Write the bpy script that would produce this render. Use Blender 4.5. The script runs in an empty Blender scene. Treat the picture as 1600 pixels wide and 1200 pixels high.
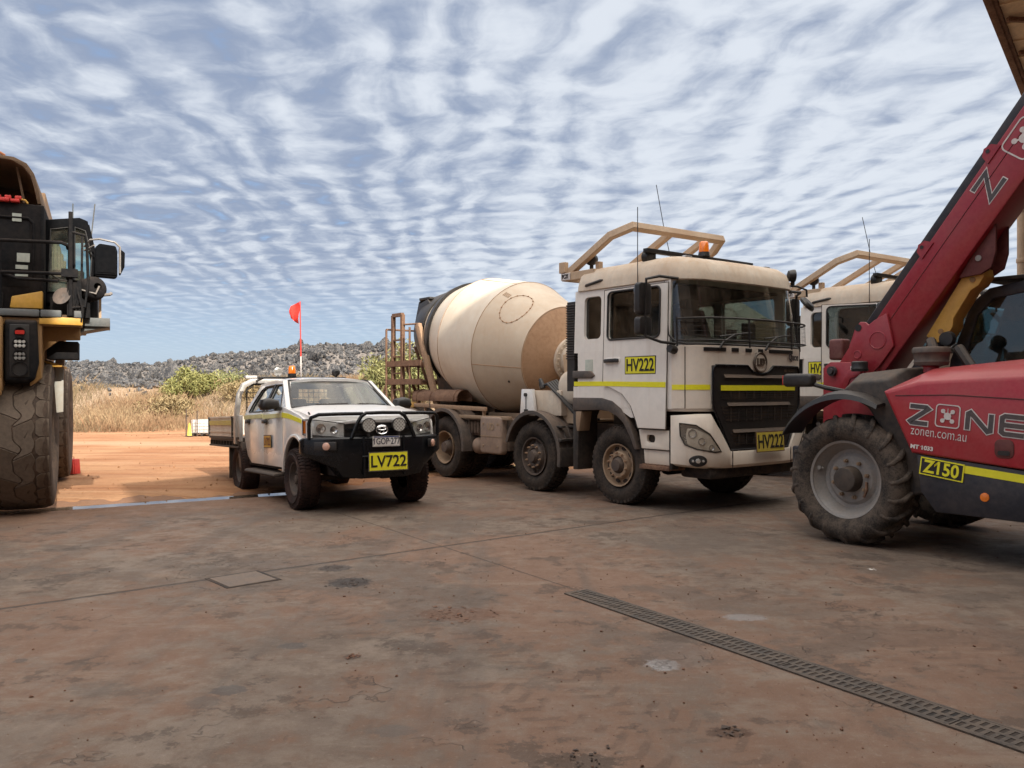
import bpy, bmesh, math, random
import numpy as np
from mathutils import Vector, Matrix, noise as mnoise
random.seed(7); RNG = np.random.default_rng(11)
SC = bpy.context.scene
COL = SC.collection
R = math.radians

# ------------------------------------------------------------------ camera, sky, sun, exposure
cam = bpy.data.cameras.new('camera'); cam_ob = bpy.data.objects.new('camera', cam); COL.objects.link(cam_ob)
cam_ob.location = (0, 0, 1.6); cam_ob.rotation_euler = (R(90), 0, 0)
cam.sensor_width = 36; cam.lens = 29.25; cam.shift_y = 6/1600
cam.clip_start = .05; cam.clip_end = 4000
SC.camera = cam_ob

SUN_EL = R(35)
SUN_TRAVEL = Vector((-.5, .866, 0)).normalized()          # the way the light travels over the ground
sun = bpy.data.lights.new('sun', 'SUN'); sun_ob = bpy.data.objects.new('sun', sun); COL.objects.link(sun_ob)
sun.energy = 2.7; sun.angle = R(.5); sun.color = (1.0, .93, .82)
d = Vector((SUN_TRAVEL.x*math.cos(SUN_EL), SUN_TRAVEL.y*math.cos(SUN_EL), -math.sin(SUN_EL)))
sun_ob.rotation_euler = d.to_track_quat('-Z', 'Y').to_euler()

SC.view_settings.view_transform = 'Standard'; SC.view_settings.look = 'None'
SC.view_settings.exposure = 1.2; SC.view_settings.gamma = 1.0
SC.view_settings.use_curve_mapping = False
SC.cycles.diffuse_bounces = 3


class NT:
    """small helper for node trees"""
    def __init__(s, tree): s.t = tree; s.n = tree.nodes; s.l = tree.links
    def node(s, typ, **kw):
        n = s.n.new(typ)
        for k, v in kw.items(): setattr(n, k, v)
        return n
    def put(s, sock, v):
        if v is None: return
        if hasattr(v, 'is_linked') or hasattr(v, 'links'): s.l.new(v, sock)
        elif isinstance(v, (tuple, list)) and len(v) == 3 and sock.type == 'RGBA': sock.default_value = (*v, 1)
        else: sock.default_value = v
    def math(s, op, a, b=None, c=None, clamp=False):
        n = s.node('ShaderNodeMath', operation=op, use_clamp=clamp)
        s.put(n.inputs[0], a); s.put(n.inputs[1], b); s.put(n.inputs[2], c)
        return n.outputs[0]
    def vmath(s, op, a, b=None, out=0):
        n = s.node('ShaderNodeVectorMath', operation=op)
        s.put(n.inputs[0], a); s.put(n.inputs[1], b)
        return n.outputs[out]
    def mix(s, f, a, b, mode='MIX'):
        n = s.node('ShaderNodeMix', data_type='RGBA', blend_type=mode)
        s.put(n.inputs[0], f); s.put(n.inputs[6], a); s.put(n.inputs[7], b)
        return n.outputs[2]
    def ramp(s, v, lo, hi, a=0., b=1., smooth=True):
        n = s.node('ShaderNodeMapRange', interpolation_type='SMOOTHSTEP' if smooth else 'LINEAR')
        s.put(n.inputs[0], v); s.put(n.inputs[1], lo); s.put(n.inputs[2], hi); s.put(n.inputs[3], a); s.put(n.inputs[4], b)
        return n.outputs[0]
    def noise(s, vec, scale, detail=5, rough=.6, dist=0., lac=2.0):
        n = s.node('ShaderNodeTexNoise')
        s.put(n.inputs['Vector'], vec); n.inputs['Scale'].default_value = scale; n.inputs['Detail'].default_value = detail
        n.inputs['Roughness'].default_value = rough; n.inputs['Distortion'].default_value = dist; n.inputs['Lacunarity'].default_value = lac
        return n.outputs[0]
    def voro(s, vec, scale, feature='F1', rnd=1.0, out='Distance'):
        n = s.node('ShaderNodeTexVoronoi', feature=feature)
        s.put(n.inputs['Vector'], vec); n.inputs['Scale'].default_value = scale; n.inputs['Randomness'].default_value = rnd
        return n.outputs[out]
    def mapping(s, vec, scale=(1, 1, 1), rot=(0, 0, 0), loc=(0, 0, 0)):
        n = s.node('ShaderNodeMapping'); s.put(n.inputs[0], vec)
        n.inputs['Location'].default_value = loc; n.inputs['Rotation'].default_value = rot; n.inputs['Scale'].default_value = scale
        return n.outputs[0]
    def sep(s, vec):
        n = s.node('ShaderNodeSeparateXYZ'); s.put(n.inputs[0], vec); return n.outputs
    def comb(s, x, y, z):
        n = s.node('ShaderNodeCombineXYZ'); s.put(n.inputs[0], x); s.put(n.inputs[1], y); s.put(n.inputs[2], z); return n.outputs[0]


def build_world():
    w = bpy.data.worlds.new('World'); SC.world = w; w.use_nodes = True
    w.node_tree.nodes.clear(); T = NT(w.node_tree)
    sky = T.node('ShaderNodeTexSky', sky_type='NISHITA'); sky.sun_disc = False
    sky.sun_elevation = SUN_EL
    sky.sun_rotation = math.atan2(-SUN_TRAVEL.x, -SUN_TRAVEL.y)
    sky.air_density = 1.0; sky.dust_density = .6; sky.ozone_density = 2.0
    tc = T.node('ShaderNodeTexCoord').outputs['Generated']
    dx, dy, dz = T.sep(tc)
    # a deck of small clouds in long parallel rows that run away over the mine
    inv = T.math('DIVIDE', 1.0, T.math('ADD', T.math('MAXIMUM', dz, .0), .022))
    gx = T.math('MULTIPLY', dx, inv); gy = T.math('MULTIPLY', dy, inv)
    px = T.math('ADD', gx, T.math('MULTIPLY', gy, .075)); py = gy
    p = T.comb(px, py, 0.)
    wa = T.noise(T.mapping(p, (.9, .35, 1)), 1.0, 3, .5); wb = T.noise(T.vmath('ADD', p, (7.3, 2.1, 0.)), 1.9, 3, .55); wc = T.noise(T.vmath('ADD', p, (1.3, 5.7, 0.)), 1.6, 3, .55)
    rx = T.math('ADD', px, T.math('ADD', T.math('MULTIPLY', wa, .9), T.math('MULTIPLY', wb, .30)))
    ry = T.math('ADD', py, T.math('ADD', T.math('MULTIPLY', wc, .8), T.math('MULTIPLY', px, .25)))
    w1 = T.math('MULTIPLY_ADD', T.math('SINE', T.math('MULTIPLY', rx, 27.0)), .5, .5)
    w2 = T.math('MULTIPLY_ADD', T.math('SINE', T.math('MULTIPLY', ry, 17.0)), .5, .5)
    cells = T.noise(T.mapping(T.comb(rx, ry, 0.), (7.0, 4.2, 1)), 1.0, 4, .56)
    fine = T.noise(p, 13.0, 4, .6)
    big = T.noise(T.vmath('ADD', p, (3.1, 9.7, 0.)), .55, 4, .5)
    dens = T.math('ADD', T.math('MULTIPLY', cells, .58), T.math('ADD', T.math('MULTIPLY', w1, .135), T.math('MULTIPLY', w2, .10)))
    dens = T.math('ADD', dens, T.math('ADD', T.math('MULTIPLY', fine, .16), T.math('MULTIPLY', T.math('SUBTRACT', big, .5), .24)))
    dens = T.math('ADD', dens, T.math('MULTIPLY', T.ramp(px, -1.6, 1.2), .15))
    cover = T.ramp(dens, .18, .40)
    lum = T.ramp(dens, .36, .76)
    soft = T.ramp(dz, .02, .17); lum = T.math('MULTIPLY_ADD', T.math('SUBTRACT', lum, .55), T.math('MULTIPLY_ADD', soft, .75, .25), .55)
    lowfade = T.ramp(dz, .01, .15)
    cover = T.math('MULTIPLY', cover, T.math('MULTIPLY_ADD', lowfade, .72, .26))
    cov2 = T.math('MULTIPLY', cover, .96)
    bg1 = T.node('ShaderNodeBackground')
    T.put(bg1.inputs[0], T.mix(.62, sky.outputs[0], (2.3, 3.7, 6.2)))
    bg1.inputs[1].default_value = .055
    cloud = T.mix(lum, (.138, .166, .226), (.338, .359, .390))
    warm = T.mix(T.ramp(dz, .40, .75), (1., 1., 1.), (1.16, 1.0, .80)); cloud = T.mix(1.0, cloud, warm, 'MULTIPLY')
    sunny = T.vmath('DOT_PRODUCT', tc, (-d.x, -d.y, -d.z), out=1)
    # brighter towards the sun behind the camera; extra gain added overhead as fill light
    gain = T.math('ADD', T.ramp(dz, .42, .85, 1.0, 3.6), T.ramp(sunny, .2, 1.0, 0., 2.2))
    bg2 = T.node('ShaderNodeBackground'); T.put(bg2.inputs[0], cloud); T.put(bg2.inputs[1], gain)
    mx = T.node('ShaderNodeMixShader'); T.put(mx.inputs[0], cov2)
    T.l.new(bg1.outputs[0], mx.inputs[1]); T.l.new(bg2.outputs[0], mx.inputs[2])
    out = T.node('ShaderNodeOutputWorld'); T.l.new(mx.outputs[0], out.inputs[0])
build_world()

# ------------------------------------------------------------------ materials
DUST = (.34, .205, .125)
def newmat(name):
    m = bpy.data.materials.new(name); m.use_nodes = True; m.node_tree.nodes.clear()
    T = NT(m.node_tree); b = T.node('ShaderNodeBsdfPrincipled'); o = T.node('ShaderNodeOutputMaterial')
    T.l.new(b.outputs[0], o.inputs[0]); return m, T, b

def paint(name, col, rough=.45, dust=.25, dcol=DUST, zlo=None, zhi=None, top=.0, metal=0., scale=2.2, bump=0., bscale=60, var=.12, coat=0., streak=.0, spec=.5):
    m, T, b = newmat(name)
    oc = T.node('ShaderNodeTexCoord').outputs['Object']
    n1 = T.noise(oc, scale, 6, .65); n2 = T.noise(oc, scale*9, 4, .6)
    f = T.math('MULTIPLY', T.ramp(T.math('MULTIPLY_ADD', n2, .35, T.math('MULTIPLY', n1, .75)), .38, .72), dust*1.5)
    if zlo is not None:
        z = T.sep(oc)[2]
        zz = T.math('ADD', z, T.math('MULTIPLY', T.math('SUBTRACT', n1, .5), (zhi-zlo)*.9))
        f = T.math('ADD', f, T.ramp(zz, zlo, zhi, .75, 0.))
    if streak:
        st = T.noise(T.mapping(oc, (11, 11, .7)), 1.0, 4, .6)
        f = T.math('ADD', f, T.math('MULTIPLY', T.ramp(st, .5, .78), streak))
    if top:
        nz = T.sep(T.node('ShaderNodeNewGeometry').outputs['Normal'])[2]
        f = T.math('ADD', f, T.math('MULTIPLY', T.ramp(nz, .25, 1.0), T.math('MULTIPLY_ADD', n2, top, top*.45)))
    f = T.math('MINIMUM', f, .92)
    c = T.mix(f, T.mix(T.ramp(n2, .3, .7), tuple(x*(1-var) for x in col), tuple(min(1, x*(1+var)) for x in col)), dcol)
    T.put(b.inputs['Base Color'], c)
    T.put(b.inputs['Roughness'], T.math('MULTIPLY_ADD', f, .9-rough, rough))
    T.put(b.inputs['Metallic'], T.math('MULTIPLY', T.math('SUBTRACT', 1.0, f), metal) if metal else 0.)
    b.inputs['Specular IOR Level'].default_value = spec
    if coat: b.inputs['Coat Weight'].default_value = coat; b.inputs['Coat Roughness'].default_value = .12
    if bump:
        bn = T.node('ShaderNodeBump'); bn.inputs['Strength'].default_value = bump; bn.inputs['Distance'].default_value = .01
        T.put(bn.inputs['Height'], T.noise(oc, bscale, 4, .6)); T.l.new(bn.outputs[0], b.inputs['Normal'])
    return m

def glass(name, tint=(.55, .66, .66), rough=.03, boost=1.0, dusty=.12):
    m = bpy.data.materials.new(name); m.use_nodes = True; m.node_tree.nodes.clear(); T = NT(m.node_tree)
    tr = T.node('ShaderNodeBsdfTransparent'); tr.inputs[0].default_value = (*tint, 1)
    gl = T.node('ShaderNodeBsdfGlossy'); gl.inputs['Roughness'].default_value = rough; gl.inputs[0].default_value = (1, 1, 1, 1)
    ge = T.node('ShaderNodeNewGeometry'); ca = T.math('ABSOLUTE', T.vmath('DOT_PRODUCT', ge.outputs['Normal'], ge.outputs['Incoming'], out=1))
    sch = T.math('MULTIPLY_ADD', T.math('POWER', T.math('SUBTRACT', 1.0, ca), 5.0), .96, .04)
    mx = T.node('ShaderNodeMixShader'); T.put(mx.inputs[0], T.math('MULTIPLY', sch, boost, clamp=True))
    T.l.new(tr.outputs[0], mx.inputs[1]); T.l.new(gl.outputs[0], mx.inputs[2])
    df = T.node('ShaderNodeBsdfDiffuse'); df.inputs[0].default_value = (.4, .3, .22, 1)
    oc = T.node('ShaderNodeTexCoord').outputs['Object']
    f = T.math('MULTIPLY', T.ramp(T.noise(oc, 3.5, 6, .7), .35, .75), dusty)
    m2 = T.node('ShaderNodeMixShader'); T.put(m2.inputs[0], f); T.l.new(mx.outputs[0], m2.inputs[1]); T.l.new(df.outputs[0], m2.inputs[2])
    o = T.node('ShaderNodeOutputMaterial'); T.l.new(m2.outputs[0], o.inputs[0])
    return m

def rubber(name, col=(.017, .015, .014), dust=.30, dcol=(.115, .080, .058), scale=4):
    return paint(name, col, .82, dust, dcol, scale=scale, bump=.25, bscale=40, spec=.25)

M = {}
M['white'] = paint('white_paint_dusty', (.76, .745, .72), .20, .07, (.46, .33, .24), top=.12, streak=.05, zlo=.15, zhi=.80, coat=.5, var=.05)
M['truck_white'] = paint('truck_white_paint', (.76, .72, .67), .30, .12, (.50, .385, .29), top=.45, streak=.20, zlo=.3, zhi=1.5, var=.05, scale=1.2)
M['cream_dusty'] = paint('cream_paint_dusty', (.62, .54, .44), .5, .40, (.46, .33, .225), top=.4, streak=.25)
M['cream_front'] = paint('cream_front_paint', (.77, .70, .61), .34, .20, (.52, .38, .265), top=.3, streak=.22, zlo=.3, zhi=.85, var=.06, scale=1.4)
M['drum'] = paint('drum_cream_paint', (.66, .58, .475), .38, .30, (.47, .35, .24), scale=1.3, streak=.14, var=.05, bump=.06, bscale=25)
M['drum2'] = paint('drum_buff_paint', (.57, .47, .355), .45, .36, (.43, .30, .20), scale=1.6, var=.06, streak=.14, bump=.06, bscale=25)
M['drum_brown'] = paint('drum_brown_paint', (.36, .20, .105), .6, .4, (.42, .27, .165), scale=1.8)
M['chassis'] = paint('chassis_dusty', (.050, .038, .031), .7, .42, (.19, .12, .08), top=.45)
M['frame_tan'] = paint('frame_tan_paint', (.50, .37, .25), .55, .4, (.40, .26, .16), top=.3)
M['rust'] = paint('rusty_steel', (.13, .065, .040), .85, .5, (.26, .15, .09), scale=5, bump=.3, var=.3)
M['rust_light'] = paint('rusty_tan_steel', (.30, .19, .12), .8, .5, (.36, .23, .14), scale=5, var=.25)
M['black'] = paint('black_plastic', (.012, .012, .013), .42, .08, (.13, .095, .07), top=.16)
M['black_dusty'] = paint('black_plastic_dusty', (.022, .020, .019), .6, .26, (.15, .105, .075), top=.35)
M['black_gloss'] = paint('black_steel_gloss', (.005, .006, .008), .26, .02, (.12, .085, .065), top=.03, spec=.35)
M['pitch'] = paint('pitch_black_plastic', (.006, .0065, .008), .85, .03, (.08, .06, .045), spec=.06)
M['dark'] = paint('dark_cavity', (.010, .009, .009), .9, .1)
M['mud_grey'] = paint('mudguard_grey', (.055, .049, .046), .5, .28, (.20, .135, .095), top=.5)
M['red'] = paint('red_paint', (.36, .014, .026), .30, .18, (.27, .10, .08), top=.20, var=.06, coat=.2, streak=.12, scale=3)
M['red_boom'] = paint('red_boom_paint', (.29, .011, .024), .32, .16, (.24, .09, .075), top=.2, coat=.2, var=.08, streak=.12, scale=3)
M['yellow'] = paint('yellow_paint', (.62, .34, .055), .5, .3, (.38, .22, .10), top=.2)
M['cat_yellow'] = paint('machine_yellow_paint', (.60, .33, .045), .5, .28, (.36, .20, .09), top=.2)
M['cat_brown'] = paint('dirty_yellow_steel', (.30, .165, .05), .65, .55, (.22, .13, .075), top=.3)
M['hivis'] = paint('hi_vis_yellow', (.80, .74, .02), .45, .05, (.5, .4, .15), var=.04)
M['plate_yellow'] = paint('plate_yellow', (.78, .72, .03), .42, .05, (.5, .4, .15), var=.04)
M['plate_yellow_dim'] = paint('plate_yellow_dusty', (.62, .50, .045), .5, .25, (.42, .30, .13))
M['ink'] = paint('black_ink', (.012, .012, .012), .5, .02)
M['pale_ink'] = paint('pale_ink', (.62, .58, .56), .5, .08)
M['grey_ink'] = paint('grey_ink', (.06, .055, .06), .5, .08)
M['grey_emblem'] = paint('emblem_grey', (.085, .065, .05), .35, .15, metal=.4)
M['chrome'] = paint('chrome', (.72, .72, .73), .14, .08, metal=1.0)
M['alu'] = paint('galvanised_steel', (.60, .58, .55), .42, .12, (.42, .32, .24), metal=.55)
M['rim_grey'] = paint('rim_grey_paint', (.235, .225, .215), .38, .25, (.26, .18, .12), scale=5)
M['rim_tan'] = paint('rim_tan_dusty', (.30, .21, .135), .6, .5, (.24, .155, .10), scale=6)
M['rim_dark'] = paint('rim_dark_dusty', (.055, .043, .038), .6, .4, (.15, .10, .07), scale=6)
M['tyre'] = rubber('tyre_rubber')
M['tyre_brown'] = rubber('tyre_rubber_brown', (.032, .026, .023), .7, (.15, .095, .065))
M['tyre_haul'] = rubber('tyre_rubber_haul', (.115, .088, .067), .22, (.18, .132, .096), 2.5)
M['tyre_agri'] = rubber('tyre_rubber_agri', (.022, .020, .019), .55, (.135, .102, .078), 7)
M['tyre_ute'] = rubber('tyre_rubber_ute', (.016, .012, .012), .5, (.075, .038, .028))
M['glass'] = glass('windscreen_glass', (.55, .62, .61), boost=1.6)
M['glass_dark'] = glass('tinted_glass', (.42, .48, .48), boost=1.6)
M['glass_ute'] = glass('ute_glass', (.60, .70, .71), boost=1.5, dusty=.04)
M['glass_teal'] = glass('teal_glass', (.62, .82, .82), boost=1.4, dusty=.2)
M['interior'] = paint('cab_interior', (.045, .044, .043), .8, .25, (.16, .12, .095))
M['seat'] = paint('seat_fabric', (.06, .058, .06), .9, .2, (.14, .11, .09))
M['lens'] = paint('lamp_lens', (.62, .62, .60), .10, .10, metal=.75, coat=.6)
M['lens_led'] = paint('led_lens', (.66, .66, .62), .25, .05, metal=.3, coat=.5)
M['amber'] = paint('amber_lens', (.80, .19, .012), .18, .05, coat=.6)
M['red_lens'] = paint('red_lens', (.55, .02, .015), .2, .05, coat=.5)
M['red_plastic'] = paint('red_plastic', (.62, .035, .030), .5, .12)
M['flag'] = paint('flag_cloth', (.78, .045, .03), .8, .05)
M['white_plastic'] = paint('white_plastic', (.74, .72, .69), .45, .15)
M['sticker'] = paint('pale_sticker', (.50, .56, .50), .5, .2)
M['mirror'] = paint('mirror_glass', (.7, .72, .74), .05, .12, metal=1.0)
M['cone_yellow'] = paint('cone_yellow', (.72, .60, .08), .6, .15)
M['sheet'] = paint('shed_sheet', (.42, .37, .31), .6, .2, metal=.2)
M['tan_sheet'] = paint('tan_sheeting', (.80, .62, .40), .6, .2, (.5, .35, .2))
M['cardboard'] = paint('white_paper', (.75, .73, .70), .8, .1)

# ------------------------------------------------------------------ mesh building
class MB:
    def __init__(s): s.bm = bmesh.new(); s.mi = 0
    def _f(s, vs):
        try:
            f = s.bm.faces.new(vs); f.material_index = s.mi; return f
        except ValueError: return None
    def mesh(s, vs, fs):
        b = [s.bm.verts.new(v) for v in vs]
        for f in fs: s._f([b[i] for i in f])
        return b
    def box(s, x0, x1, y0, y1, z0, z1, mx=None):
        vs = [Vector((x, y, z)) for x in (x0, x1) for y in (y0, y1) for z in (z0, z1)]
        if mx is not None: vs = [mx @ v for v in vs]
        s.mesh(vs, [(0, 1, 3, 2), (4, 6, 7, 5), (0, 4, 5, 1), (2, 3, 7, 6), (0, 2, 6, 4), (1, 5, 7, 3)]); return s
    def prism(s, pts, axis, a0, a1, fn=None):
        """polygon pts extruded along axis; for 'y' pts are (x,z), for 'x' (y,z), for 'z' (x,y). fn maps a 3-D point"""
        def mk(p, a):
            v = Vector((p[0], a, p[1])) if axis == 'y' else Vector((a, p[0], p[1])) if axis == 'x' else Vector((p[0], p[1], a))
            return fn(v) if fn else v
        n = len(pts); vs = [mk(p, a0) for p in pts]+[mk(p, a1) for p in pts]
        s.mesh(vs, [tuple(range(n)), tuple(range(2*n-1, n-1, -1))]+[(i, i+n, (i+1) % n+n, (i+1) % n) for i in range(n)]); return s
    def loft(s, rings, caps=True, closed=True):
        n = len(rings[0]); b = [[s.bm.verts.new(p) for p in r] for r in rings]
        for a, c in zip(b, b[1:]):
            for i in range(n if closed else n-1):
                s._f([a[i], a[(i+1) % n], c[(i+1) % n], c[i]])
        if caps and closed: s._f(b[0][::-1]); s._f(b[-1])
        return b
    def cyl(s, p0, p1, r0, r1=None, n=20, caps=True):
        p0, p1 = Vector(p0), Vector(p1); r1 = r0 if r1 is None else r1
        q = (p1-p0).to_track_quat('Z', 'Y'); rg = []
        for p, r in ((p0, r0), (p1, r1)):
            rg.append([p+q @ Vector((r*math.cos(2*math.pi*i/n), r*math.sin(2*math.pi*i/n), 0)) for i in range(n)])
        s.loft(rg, caps); return s
    def lathe(s, prof, c=(0, 0, 0), axis=(0, 1, 0), n=40, closed_prof=False, open_=False):
        """prof: (a, r) along axis"""
        c = Vector(c); ax = Vector(axis).normalized(); q = ax.to_track_quat('Z', 'Y'); rg = []
        for a, r in prof:
            r = max(r, .0005)
            rg.append([c+ax*a+q @ Vector((r*math.cos(2*math.pi*i/n), r*math.sin(2*math.pi*i/n), 0)) for i in range(n)])
        if closed_prof: rg.append(rg[0])
        s.loft(rg, not (closed_prof or open_)); return s
    def tube(s, pts, r, n=8, closed=False, rr=None, up=None):
        """rr: rectangular section (w,h)"""
        pts = [Vector(p) for p in pts]; rings = []; N = len(pts); prev = None
        for i, p in enumerate(pts):
            a = pts[i-1] if (i > 0 or closed) else None; b = pts[(i+1) % N] if (i < N-1 or closed) else None
            t = ((p-a).normalized() if a is not None else Vector())+((b-p).normalized() if b is not None else Vector())
            t.normalize()
            if prev is None:
                u = Vector(up) if up else (Vector((0, 0, 1)) if abs(t.z) < .9 else Vector((1, 0, 0)))
            else: u = prev
            u = (u-t*u.dot(t)).normalized(); v = t.cross(u); prev = u
            k = 1.0
            if a is not None and b is not None:
                k = 1/max(.5, math.cos(.5*(p-a).angle(b-p)))
            if rr:
                w, h = rr; rings.append([p+u*(h/2*sy)+v*(w/2*sx*k) for sx, sy in ((-1, -1), (1, -1), (1, 1), (-1, 1))])
            else:
                rings.append([p+(u*math.cos(2*math.pi*j/n)+v*math.sin(2*math.pi*j/n))*r for j in range(n)])
        if closed: rings.append(rings[0]); s.loft(rings, False)
        else: s.loft(rings)
        return s
    def holed(s, outer, holes, fn, thick):
        """flat plate with holes; outer, holes are 2-D loops, fn maps (u,v,t) to 3-D with t = 0 front and thick back"""
        tmp = bmesh.new(); es = []
        for lp in [outer]+holes:
            vs = [tmp.verts.new((p[0], p[1], 0)) for p in lp]
            es += [tmp.edges.new((vs[i], vs[(i+1) % len(vs)])) for i in range(len(vs))]
        bmesh.ops.triangle_fill(tmp, edges=es, use_beauty=True, use_dissolve=False, normal=(0, 0, 1))
        tmp.verts.index_update(); vs = [v.co.copy() for v in tmp.verts]; fs = [[v.index for v in f.verts] for f in tmp.faces]
        tmp.free(); n = len(vs)
        allv = [fn(v.x, v.y, 0) for v in vs]+[fn(v.x, v.y, thick) for v in vs]
        F = [tuple(f) for f in fs]+[tuple(i+n for i in f[::-1]) for f in fs]; k = 0
        for lp in [outer]+holes:
            m = len(lp)
            for i in range(m): F.append((k+i, k+(i+1) % m, k+(i+1) % m+n, k+i+n))
            k += m
        s.mesh(allv, F); return s
    def grid(s, fn, us, vs):
        b = [[s.bm.verts.new(fn(u, v)) for v in vs] for u in us]
        for i in range(len(us)-1):
            for j in range(len(vs)-1): s._f([b[i][j], b[i+1][j], b[i+1][j+1], b[i][j+1]])
        return b
    def shell(s, fn, us, vs, thick):
        """closed curved sheet: fn(u,v,t)"""
        a = s.grid(lambda u, v: fn(u, v, 0.), us, vs); b = s.grid(lambda u, v: fn(u, v, thick), us, vs)
        def edge(la, lb):
            for i in range(len(la)-1): s._f([la[i], la[i+1], lb[i+1], lb[i]])
        edge(a[0], b[0]); edge(a[-1], b[-1]); edge([r[0] for r in a], [r[0] for r in b]); edge([r[-1] for r in a], [r[-1] for r in b]); return s
    def build(s, name, mat, parent=None, bevel=0., seg=2, angle=32, loc=None, smooth=True, bang=35):
        bm = s.bm
        bmesh.ops.remove_doubles(bm, verts=bm.verts, dist=1e-5)
        bmesh.ops.recalc_face_normals(bm, faces=bm.faces)
        if bevel:
            es = [e for e in bm.edges if len(e.link_faces) == 2 and e.calc_face_angle(0) > R(bang)]
            if es:
                bmesh.ops.bevel(bm, geom=es, offset=bevel, segments=seg, profile=.5, affect='EDGES', clamp_overlap=True)
        me = bpy.data.meshes.new(name)
        bm.to_mesh(me); bm.free()
        for m in (mat if isinstance(mat, list) else [mat]): me.materials.append(m)
        if smooth:
            me.polygons.foreach_set('use_smooth', [True]*len(me.polygons)); me.set_sharp_from_angle(angle=R(angle))
        o = bpy.data.objects.new(name, me); COL.objects.link(o)
        if parent is not None: o.parent = parent
        if loc: o.location = loc
        return o

def mesh_np(name, V, Fc, mat, parent=None, smooth=False):
    me = bpy.data.meshes.new(name); V = np.asarray(V, np.float32); Fc = np.asarray(Fc, np.int32)
    me.vertices.add(len(V)); me.vertices.foreach_set('co', V.ravel()); k = Fc.shape[1]
    me.loops.add(Fc.size); me.loops.foreach_set('vertex_index', Fc.ravel()); me.polygons.add(len(Fc))
    me.polygons.foreach_set('loop_start', np.arange(0, Fc.size, k, dtype=np.int32))
    me.polygons.foreach_set('use_smooth', np.full(len(Fc), smooth))
    me.update(calc_edges=True)
    for m in (mat if isinstance(mat, list) else [mat]): me.materials.append(m)
    o = bpy.data.objects.new(name, me); COL.objects.link(o)
    if parent is not None: o.parent = parent
    return o

def tag(o, label, cat, group=None):
    o['label'] = label; o['category'] = cat
    if group: o['group'] = group
    return o
def thing(name, label, cat, loc=(0, 0, 0), rz=0., group=None):
    o = bpy.data.objects.new(name, None); COL.objects.link(o); o.location = loc; o.rotation_euler = (0, 0, rz); o.empty_display_size = .2
    return tag(o, label, cat, group)
def struct(o, kind='structure'): o['kind'] = kind; return o
def kids(o): return [c for c in bpy.data.objects if c.parent is o]
def copy_tree(o, parent=None, keep=lambda c: True):
    c = o.copy(); COL.objects.link(c)
    if parent is not None: c.parent = parent
    for ch in kids(o):
        if keep(ch): copy_tree(ch, c, keep)
    return c

def flag_ones(me, size, ext):
    # the built-in font draws a bare bar for the figure one: give it its flag
    bm = bmesh.new(); bm.from_mesh(me); seen = set()
    for v0 in list(bm.verts):
        if v0 in seen: continue
        st = [v0]; comp = []; seen.add(v0)
        while st:
            v = st.pop(); comp.append(v)
            for e in v.link_edges:
                w = e.other_vert(v)
                if w not in seen: seen.add(w); st.append(w)
        x0 = min(v.co.x for v in comp); x1 = max(v.co.x for v in comp); y0 = min(v.co.y for v in comp); y1 = max(v.co.y for v in comp)
        if x1-x0 < .2*size and y1-y0 > .5*size:
            w = x1-x0; pts = [(x0+.1*w, y1), (x0-w*1.25, y1-.20*size), (x0-w*1.25, y1-.20*size-w*.95), (x0+.1*w, y1-.085*size-w*.3)]
            a = [bm.verts.new((p[0], p[1], -ext)) for p in pts]; b = [bm.verts.new((p[0], p[1], ext*.98)) for p in pts]
            seen.update(a); seen.update(b); bm.faces.new(b); bm.faces.new(a[::-1])
            for i in range(4): bm.faces.new((a[i], a[(i+1) % 4], b[(i+1) % 4], b[i]))
    bmesh.ops.recalc_face_normals(bm, faces=bm.faces); bm.to_mesh(me); bm.free()

def text(s, size, origin, right, up, mat, parent, name='lettering', sx=1., bold=0., ext=.0025, align='CENTER', spacing=1., shear=0.):
    cu = bpy.data.curves.new('letters', 'FONT'); cu.body = s; cu.size = size; cu.extrude = ext; cu.offset = bold
    cu.align_x = align; cu.align_y = 'CENTER'; cu.space_character = spacing; cu.shear = shear; cu.resolution_u = 3
    t = bpy.data.objects.new('letters', cu); COL.objects.link(t)
    bpy.context.view_layer.update(); dg = bpy.context.evaluated_depsgraph_get()
    me = bpy.data.meshes.new_from_object(t.evaluated_get(dg)); bpy.data.objects.remove(t)
    if '1' in s: flag_ones(me, size, ext)
    r = Vector(right).normalized(); u = Vector(up).normalized(); n = r.cross(u)
    mx = Matrix((r*sx, u, n)).transposed().to_4x4(); mx.translation = Vector(origin)
    me.transform(mx); me.materials.clear(); me.materials.append(mat)
    o = bpy.data.objects.new(name, me); COL.objects.link(o); o.parent = parent
    return o

def ribbon(mb, pts, w, origin, right, up, h, closed=False):
    """flat stroke of width w along 2-D pts, on a plane, h proud of it"""
    r = Vector(right).normalized(); u = Vector(up).normalized(); n = r.cross(u); o = Vector(origin)
    mb.tube([o+r*p[0]+u*p[1]+n*(h/2) for p in pts], 0, rr=(w, h), up=n, closed=closed)

def rrect(x0, x1, z0, z1, r, n=4):
    out = []
    for cx, cz, a0 in ((x1-r, z1-r, 0), (x0+r, z1-r, 90), (x0+r, z0+r, 180), (x1-r, z0+r, 270)):
        for i in range(n+1):
            a = R(a0+90*i/n); out.append((cx+r*math.cos(a), cz+r*math.sin(a)))
    return out
def arc(cx, cz, r, a0, a1, n=14): return [(cx+r*math.cos(R(a0+(a1-a0)*i/n)), cz+r*math.sin(R(a0+(a1-a0)*i/n))) for i in range(n+1)]

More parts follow.
